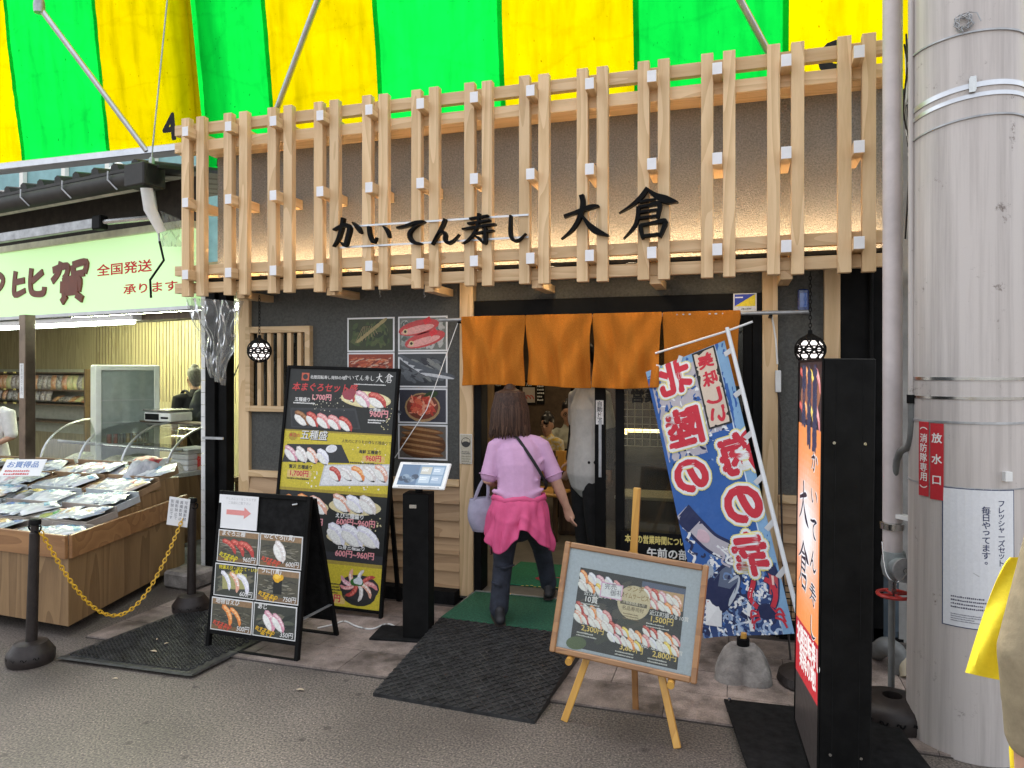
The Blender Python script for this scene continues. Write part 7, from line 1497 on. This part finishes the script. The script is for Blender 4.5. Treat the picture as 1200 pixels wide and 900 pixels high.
def shoe(a, fdir, pitch):
    M_ = WT @ Matrix.Translation(a) @ Matrix.Rotation(math.atan2(-fdir.x, fdir.y), 4, 'Z') @ Matrix.Rotation(pitch, 4, 'X')
    sho = blob('shoe', [[(0, -.06, -.055, .034, .030), (0, -.02, -.050, .036, .036), (0, .06, -.058, .041, .026), (0, .13, -.062, .040, .022), (0, .17, -.065, .030, .016)], [(0, -.045, -.04, .033, .035), (0, -.03, .0, .034, .042)]], 'shoe', wo, .006, 4, mx=M_)
    MB(M_).tube([(0, -.085, -.083, .032, .006), (0, .03, -.083, .040, .006), (0, .13, -.083, .041, .006), (0, .185, -.08, .02, .005)], n=14).build('sole', 'black_plastic', sho)
    MB(M_).tube([(0, -.022, -.03, .033, .040), (0, -.008, .02, .030, .032), (0, .0, .05, .028, .029)], n=14).build('sock', 'sock', sho)
shoe(aL, V3(-.15, 1, 0), 0); shoe(aR, V3(.15, 1, 0), -.03)
hair = [[(*(hc_ + V3(0, .0, .148)), .045), (*(hc_ + V3(0, -.0, .138)), .072), (*(hc_ + V3(0, -.005, .118)), .090), (*(hc_ + V3(0, -.012, .080)), .106, .110), (*(hc_ + V3(0, -.02, .03)), .112, .115), (*(hc_ + V3(.0, -.03, -.04)), .118, .10), (*(hc_ + V3(.0, -.035, -.10)), .120, .085), (*(hc_ + V3(.0, -.03, -.135)), .105, .06)]]
hro = blob('hair', hair, 'hair_brown', wo, .009, 4, mx=WT)
hs_, hs2_ = MB(WT), MB(WT); rr = random.Random(3)
for k in range(260):
    a = rr.uniform(-.35, math.pi + .35); ca, sa = math.cos(a), -math.sin(a); l = rr.uniform(-.175, -.125)
    p0 = hc_ + V3(ca * .01, sa * .01, .160); p1 = hc_ + V3(ca * .092, sa * .092 - .008, .125); p2 = hc_ + V3(ca * .119, sa * .118 - .02, .01); p3 = hc_ + V3(ca * .127, sa * .108 - .03, -.08); p4 = hc_ + V3(ca * .13 + rr.uniform(-.012, .012), sa * .098 - .035 + rr.uniform(-.01, .01), l)
    (hs_ if k % 3 else hs2_).tube([(*p0, .004), (*p1, .008, .005), (*p2, .009, .006), (*p3, .008, .006), (*p4, .0015)], n=5)
hs_.build('hair_strands', 'hair_brown', hro); hs2_.build('hair_strands', 'hair_light', hro)
strap = cr([tuple(V3(-.06, .17, 1.285)), tuple(V3(-.02, .06, 1.275)), tuple(V3(.06, -.02, 1.17)), tuple(V3(.13, -.04, 1.06)), tuple(V3(.175, .02, .97)), tuple(V3(.17, .1, .92))])
MB(WT).tube([(*p, .010, .004) for p in strap], n=8, ref=(1, 0, 0)).build('bag_strap', 'black_cloth', wo)
# tote bag on her left arm
tt = thing('tote_bag', 'grey-lilac soft tote bag hanging from the walking person’s arm', 'bag', WT @ V3(-.24, .12, .65))
def ftote(u, v):
    a = u * 2 * math.pi; e = 2.6; c, s_ = math.cos(a), math.sin(a); k = (abs(c) ** e + abs(s_) ** e) ** (-1 / e); wx, wy = .085 - .012 * (1 - v) + .0, (.055 if v < .6 else .055 * (1 - (v - .6) * 1.6)) + .01
    wx = .078 + .018 * math.sin(v * 2.6)
    return V3(-.245 + wx * k * c + .01 * math.sin(v * 5 + a) + .02 * (1 - v), .12 + wy * k * s_ * (1 + .1 * math.sin(3 * a + v * 7)), .655 + .21 * v + .01 * c * (v > .9))
m_ = MB(WT).grid(ftote, 36, 16); m_.add([ftote(i / 36, 0) for i in range(36)], [list(range(36))]); solid(m_.build('bag_body', 'tote', tt, recalc=False), .004)
for y_ in (.09, .15): MB(WT).tube(cr([(-.29, y_, .85, .011, .003), (-.255, y_, .94, .010, .003), (-.215, .12, 1.0, .010, .003), (-.20, y_, .93, .010, .003), (-.205, y_, .85, .011, .003)]), n=8, ref=(1, 0, 0)).build('handle', 'tote', tt)
sc_ = thing('hanging_scarf', 'small red patterned scarf dangling below the tote bag', 'scarf', WT @ V3(-.185, .14, .5)); M['scarf'] = mat('red_patterned_scarf', (.45, .03, .03), .8, .1, 70, col2=(.05, .12, .10), detail=1)
solid(MB(WT).grid(lambda u, v: V3(-.20 + (u - .5) * .035 * (1 + math.sin(v * 6) * .3) + .03 * v, .12 + .012 * math.sin(u * 9 + v * 4), .66 - .17 * v), 8, 16).build('cloth', 'scarf', sc_, recalc=False), .003)

# ---- people further back
def simple_person(lab, T, h=1.7, top='white_cloth', bot='black_cloth', hairm='hair_black', aL=None, aR=None, sleeve=.9, sleeve_m=None, facing=V3(0, 1, 0), seated=False, glasses=False, vox=.011, hair_len=0, shoes=True, child=False, group=None):
    s = h / 1.7; t = thing('person', lab, 'person', T.translation, group)
    sc = lambda p: V3(p[0] * s, p[1] * s, p[2] * s); hz = -.45 if seated else 0
    P = lambda x, y, z: (x * s, y * s, (z + hz) * s)
    aL = [sc(p) for p in (aL or [(-.19, 0, 1.38), (-.24, -.02, 1.10), (-.22, .08, .86)])]; aR = [sc(p) for p in (aR or [(.19, 0, 1.38), (.24, -.02, 1.10), (.22, .08, .86)])]
    if seated:
        for p in aL + aR: p.z += hz * s
    if seated: legs = [[(*P(-.09, 0, .92), .09 * s), (*P(-.11, .42, .93), .065 * s), (*P(-.11, .45, .52), .045 * s)], [(*P(.09, 0, .92), .09 * s), (*P(.11, .42, .93), .065 * s), (*P(.11, .45, .52), .045 * s)]]
    else: legs = [[(*P(-.09, 0, .90), .095 * s), (*P(-.10, .01, .50), .060 * s), (*P(-.10, -.02, .08), .038 * s)], [(*P(.09, 0, .90), .095 * s), (*P(.10, .01, .50), .060 * s), (*P(.10, -.02, .08), .038 * s)]]
    b = [[(*P(0, 0, .88), .15 * s, .11 * s), (*P(0, 0, 1.08), .135 * s, .10 * s), (*P(0, 0, 1.28), .165 * s, .11 * s), (*P(0, -.01, 1.40), .11 * s, .08 * s), (*P(0, .0, 1.47), .052 * s, .055 * s), (*P(0, .015, 1.53), .05 * s, .055 * s)]] + legs
    for a in (aL, aR): b.append([(*a[0], .05 * s), (*a[1], .04 * s), (*a[2], .027 * s)]); hand(b, a[2], (a[2] - a[1]), V3(0, 1, .3), .5, s)
    hs2 = 1.12 if child else 1.0; hc2 = V3(*P(0, .03, 1.605)); b += head_chains(hc2, facing, s * hs2); blob('body', b, 'skin', t, vox * .8, 4, mx=T)
    shirt = [[(*P(0, 0, .80), .215 * s, .155 * s), (*P(0, 0, .90), .205 * s, .150 * s), (*P(0, 0, 1.08), .170 * s, .130 * s), (*P(0, 0, 1.28), .185 * s, .13 * s), (*P(0, -.01, 1.40), .13 * s, .10 * s), (*P(0, .0, 1.45), .07 * s, .07 * s)]]
    for a in (aL, aR):
        q = a[0].lerp(a[1], min(1, sleeve)); c = [(*(a[0] * .7 + V3(*P(0, 0, 1.39)) * .3), .07 * s), (*a[0], .072 * s), (*q, .062 * s)]
        if sleeve > 1: c.append((*a[1].lerp(a[2], sleeve - 1), .045 * s))
        shirt.append(c)
    blob('top', shirt, top, t, vox, 4, mx=T)
    if sleeve_m:
        for a in (aL, aR): blob('undersleeve', [[(*a[0].lerp(a[1], .6), .056 * s), (*a[1], .050 * s), (*a[1].lerp(a[2], .9), .036 * s)]], sleeve_m, t, vox, 3, mx=T)
    blob('trousers', [[(p[0], p[1], p[2], p[3] * 1.22) for p in l] for l in legs] + [[(*P(0, 0, .82), .165 * s, .120 * s), (*P(0, 0, .92), .150 * s, .110 * s)]], bot, t, vox, 4, mx=T)
    for l in legs:
        p = V3(*l[-1][:3]); MB(T).tube([(p.x, p.y - .05 * s, p.z - .045 * s, .038 * s, .03 * s), (p.x, p.y + .06 * s, p.z - .05 * s, .043 * s, .028 * s), (p.x, p.y + .16 * s, p.z - .056 * s, .035 * s, .018 * s)], n=12, round_ends=True).build('shoe', 'shoe', t)
    f = facing.normalized(); k = s * hs2
    hr = [[(*(hc2 - f * .01 * k + V3(0, 0, .137 * k)), .05 * k), (*(hc2 - f * .01 * k + V3(0, 0, .118 * k)), .072 * k, .080 * k), (*(hc2 - f * .012 * k + V3(0, 0, .085 * k)), .083 * k, .096 * k), (*(hc2 - f * .022 * k + V3(0, 0, .045 * k)), .083 * k, .088 * k), (*(hc2 - f * .04 * k + V3(0, 0, -.01 * k)), .076 * k, .062 * k), (*(hc2 - f * .05 * k + V3(0, 0, (-.05 - hair_len) * k)), .055 * k, .035 * k)]]
    if child: hr.append([(*(hc2 + f * .07 * k + V3(-.05 * k, 0, .05 * k)), .022 * k), (*(hc2 + f * .085 * k + V3(0, 0, .055 * k)), .024 * k), (*(hc2 + f * .07 * k + V3(.05 * k, 0, .05 * k)), .022 * k)])
    blob('hair', hr, hairm, t, vox * .8, 3, mx=T); face(t, hc2, f, k, T, glasses); return t
PT = lambda px, Z, rz, z=0.0: Matrix.Translation((ZC(px, 434, Z).x, ZC(px, 434, Z).y, z)) @ Matrix.Rotation(rz, 4, 'Z')
# staff member half hidden by the open door leaf
simple_person('person in white shirt with black sleeves standing inside the doorway', PT(690, 5.55, TH + math.pi * .62, .096), 1.74, 'white_cloth', 'black_cloth', sleeve=.75, sleeve_m='black_cloth', aL=[(-.19, 0, 1.38), (-.23, -.05, 1.10), (-.20, -.06, .84)], aR=[(.19, 0, 1.38), (.23, .0, 1.10), (.2, .06, .86)])
simple_person('seated person in a pale sage shirt wearing glasses at the counter', PT(666, 8.4, TH + math.pi, .03), 1.72, 'sage', 'black_cloth', glasses=True, seated=True, facing=V3(.12, 1, -.1), sleeve=.8, aL=[(-.19, 0, 1.38), (-.25, .12, 1.18), (-.08, .32, 1.16)], aR=[(.19, 0, 1.38), (.25, .12, 1.18), (.08, .32, 1.16)])
kid = simple_person('seated child in a white and yellow printed shirt beside the counter', PT(643, 8.0, TH + math.pi * .75, .20), 1.32, mat('print_shirt', (.62, .62, .60), .9, .1, 30, col2=(.65, .45, .05), detail=1), 'black_cloth', seated=True, child=True, facing=V3(-.3, 1, -.2))
# shopper with a backpack in the dry goods shop
bpT = PT(229, 8.4, R(62), .012)
simple_person('person in black t-shirt with a dark backpack standing in the dry goods shop', bpT, 1.68, 'black_cloth', 'navy', 'hair_grey', sleeve=.7)
bpk = thing('backpack', 'dark backpack on the back of the person in the dry goods shop', 'backpack', bpT @ V3(0, -.2, 1.1))
blob('pack_body', [[(0, -.19, .92, .14, .075), (0, -.20, 1.1, .155, .09), (0, -.19, 1.3, .14, .08), (0, -.17, 1.4, .09, .05)], [(0, -.27, .98, .10, .03), (0, -.28, 1.15, .10, .03)]], mat('charcoal_nylon', (.02, .024, .026), .6, .3), bpk, .011, 4, mx=bpT)
for sg in (-1, 1): MB(bpT).tube(cr([(sg * .1, -.15, 1.38, .02, .008), (sg * .12, .0, 1.46, .02, .008), (sg * .12, .12, 1.36, .02, .008), (sg * .14, .08, 1.1, .016, .006), (sg * .13, -.12, .98, .014, .006)]), n=8).build('shoulder_strap', 'black_cloth', bpk)
simple_person('shopkeeper in white top and dark apron behind the stall', PT(-12, 7.2, R(200), .012), 1.56, 'white_cloth', 'navy', sleeve=.9, aL=[(-.19, 0, 1.38), (-.26, .05, 1.12), (-.12, .25, 1.02)], aR=[(.19, 0, 1.38), (.26, .05, 1.12), (.12, .25, 1.02)])
# passer-by at the frame edge
ppT = PT(1376, 1.52, TH - .1, 0)
simple_person('passer-by in a beige coat carrying a yellow cloth bag beside the round column', ppT, 1.74, 'beige_cloth', 'black_cloth', sleeve=1.75, vox=.010, aL=[(-.20, 0, 1.34), (-.265, .02, 1.06), (-.245, .06, .80)], aR=[(.19, 0, 1.36), (.25, .0, 1.10), (.24, .06, .86)])
yb = thing('yellow_bag', 'bright yellow cloth bag carried by the passer-by in beige', 'bag', ZC(1172, 700, 1.72))
def fyb(u, v):
    a = u * 2 * math.pi; L = 1132 + (1 - v) * 0; px0 = 1183 - 52 * (1 - v) ** .75; px1 = 1262; c, s_ = math.cos(a), math.sin(a)
    px = (px0 + px1) / 2 + (px1 - px0) / 2 * (abs(c) ** .7) * (1 if c > 0 else -1); py = 800 - 147 * v + (12 * (1 - v) * (1 if c < 0 else 0)) * -c * -1
    return ZC(px, py, 1.80 - .06 * s_ * (1 - v * .6) + .008 * math.sin(4 * a + v * 6))
m_ = MB().grid(fyb, 40, 24); m_.add([fyb(i / 40, 0) for i in range(40)], [list(range(40))]); m_.build('bag_body', 'yellow_cloth', yb)
hp = ppT @ V3(-.25, .08, .78); MB().tube(cr([tuple(fyb(.3, 1)), tuple(hp + V3(-.02, 0, .02)), tuple(fyb(.8, 1))]), .008, 8).build('handle', 'yellow_cloth', yb)

# ================================================================== restaurant interior
def wallmenu(px0, px1, py0, py1, kind, lab, light=False):
    a, b = W(px0, py1, 4.585), W(px1, py0, 4.585); w_, h_ = b.x - a.x, b.z - a.z; t = MB().box((a.x, 4.575, a.z), (b.x, 4.59, b.z)).build('wall_menu', 'black_matte'); tag(t, lab, 'menu board', 'menu boards on the dark rear wall')
    p = Print(frame_mx((a.x, 4.574, a.z), (1, 0, 0), (0, 0, 1)))
    if light: p.rect(.01, .03, w_ - .01, h_ * .72, (.55, .48, .42), 1)
    for k in range(3): p.nigiri(w_ * (.25 + .25 * k), h_ * .32, w_ * .4, kind, -.7, 2 + k * .3, False)
    p.text(('750', '120', '150', '五貫盛', '180', '160')[abs(int(px0)) % 6], w_ / 2, h_ * .78, h_ * .15, WHT, 2, .03, align='c'); p.lines(w_ * .1, h_ * .08, w_ * .8, 1, h_ * .05, (.5, .5, .5), 2); p.build('print', 'print_matte', t)
for px0, px1, kd, li in ((564, 575, 'salmon', 0), (577, 592, 'salmon', 0), (595, 609, 'shrimp', 0), (612, 628, 'tuna', 1), (669, 679, 'tuna', 0), (682, 692, 'toro', 0)): wallmenu(px0, px1, 446, 474, kd, 'small black sushi menu board on the dark rear wall', li)
p = W(629, 474, 4.585); q = W(638, 451, 4.585)
sp2 = MB().box((p.x, 4.578, p.z), (q.x, 4.59, q.z)).build('price_list', 'black_matte'); tag(sp2, 'narrow black price list with white rows on the rear wall', 'menu board')
pr = Print(frame_mx((p.x, 4.577, p.z), (1, 0, 0), (0, 0, 1))); pr.lines(.01, q.z - p.z - .03, q.x - p.x - .02, 5, .026, WHT, 1, 1.8); pr.build('print', 'print_matte', sp2)
ct = thing('sushi_counter', 'dark sushi bar counter with steel top inside the restaurant', 'counter', W(665, 534, 2.7) * 1 - V3(0, 0, W(665, 534, 2.7).z))
ca, cb2 = W(648, 534, 2.6), W(900, 534, 2.6); MB().box((ca.x, 2.6, .70), (cb2.x + .5, 3.05, .74)).build('top', 'black', ct, .004); MB().box((ca.x + .05, 2.7, .096), (cb2.x + .5, 2.75, .70)).build('front', 'darkwood', ct)
MB().box((ca.x + .25, 2.95, .742), (cb2.x + .5, 3.0, 1.02)).build('sneeze_shelf', 'steel', ct); MB().box((ca.x + .4, 2.93, 1.0), (ca.x + .75, 2.945, 1.03)).build('lamp_bar', 'counter_lamp', ct)
cup = [('teacup', 'small dark tea cup on the sushi counter', .05), ('chopstick_box', 'tan wooden chopstick holder on the sushi counter', .09)]
for i in range(3):
    q = V3(ca.x + .12 + i * .16, 2.72, .741); t = MB().lathe([(.03, 0), (.04, .02), (.042, .10), (.038, .10), (.034, .02)], q, 14).build('tea_cup', ('black', 'trim', 'black')[i]); tag(t, 'small tea cup on the sushi counter', 'cup', 'tea cups on the counter')
# chairs, shelving and partition inside
def chair(px, Z, rz, lab):
    p = ZC(px, 600, Z); T = Matrix.Translation((p.x, p.y, .096)) @ Matrix.Rotation(rz, 4, 'Z'); t = thing('dining_chair', lab, 'chair', T.translation, 'dining chairs inside the restaurant')
    MB(T).box((-.2, -.2, .42), (.2, .2, .45)).build('seat', 'easel', t, .01)
    for x in (-.18, .15):
        for y in (-.18, .15): MB(T).box((x, y, 0), (x + .03, y + .03, .42 if y < 0 else .80)).build('leg', 'darkwood', t)
    MB(T).box((-.18, .155, .60), (.18, .175, .80)).build('backrest', 'easel', t, .006)
chair(672, 7.4, TH + 2.9, 'wooden dining chair at the counter near the seated person'); chair(640, 7.0, TH + 2.7, 'wooden dining chair near the child')
dt = thing('service_cabinet', 'brown wooden service cabinet with a white shelf beyond the doorway', 'cabinet', (-1.35, 1.9, .096)); q0, q1 = W(655, 640, 1.9), W(692, 560, 1.9)
MB().box((q0.x, 1.9, .097), (q1.x, 2.3, q1.z)).build('body', 'darkwood', dt, .005); MB().box((q0.x + .04, 1.885, .14), (q1.x - .04, 1.899, q1.z - .28)).build('door', 'darkwood', dt, .003); MB().box((q0.x + .15, 1.80, q1.z - .22), (q1.x, 1.899, q1.z - .20)).build('shelf', 'white_plastic', dt); MB().tube([(q0.x + .25, 1.88, .4), (q0.x + .28, 1.88, .4)], .012, 8).build('knob', 'black', dt)
gt = thing('glass_side_table', 'low table with pale top seen through the door glass', 'table', (-.45, 1.6, .096)); a = W(760, 582, 1.7); MB().box((a.x - .28, 1.5, a.z), (a.x + .25, 1.9, a.z + .03)).build('top', 'white_plastic', gt, .004)
for x in (-.25, .2):
    for y in (1.52, 1.85): MB().box((a.x + x, y, .097), (a.x + x + .03, y + .03, a.z)).build('leg', 'darkwood', gt)
cn = thing('conveyor_counter', 'bright conveyor counter with plates behind the door glass', 'counter', (.0, 3.2, .096)); a = W(740, 538, 3.0); b = W(880, 538, 3.0)
MB().box((a.x - .2, 3.0, .097), (.86, 3.4, a.z)).build('front', 'darkwood', cn); MB().box((a.x - .2, 2.96, a.z), (.86, 3.42, a.z + .035)).build('belt', 'steel', cn)
for k in range(8): tag(MB().lathe([(.03, 0), (.075, .018), (.078, .022), (.03, .006)], (a.x - .1 + k * .17, 3.15, a.z + .036), 16).build('plate', mat('plate_%d' % k, random.choice([(.6, .15, .1), (.7, .68, .6), (.1, .3, .35)]), .3)), 'round sushi plate on the conveyor counter', 'plate', 'plates on the conveyor counter')
MB().box((a.x - .2, 3.38, a.z + .25), (.86, 3.41, a.z + .30)).build('light_bar', 'counter_lamp', cn)
for x, y in ((-2.6, 1.2), (-1.4, 1.2), (-.2, 1.2), (-2.6, 3.0), (-1.4, 3.2), (-.2, 3.0)):  # unseen ceiling lamps added to light the dining room
    t = thing('fill_downlight', 'unseen warm round downlight added to light the restaurant inside', 'lamp', (x, y, 2.44), 'added ceiling downlights'); MB().lathe([(.075, 0), (.075, -.006), (.06, -.006)], (x, y, 2.449), 20, False).build('rim', 'white_plastic', t); MB().lathe([(.06, -.003), (.001, -.0035)], (x, y, 2.449), 20, False).build('lens', 'warm_panel', t)
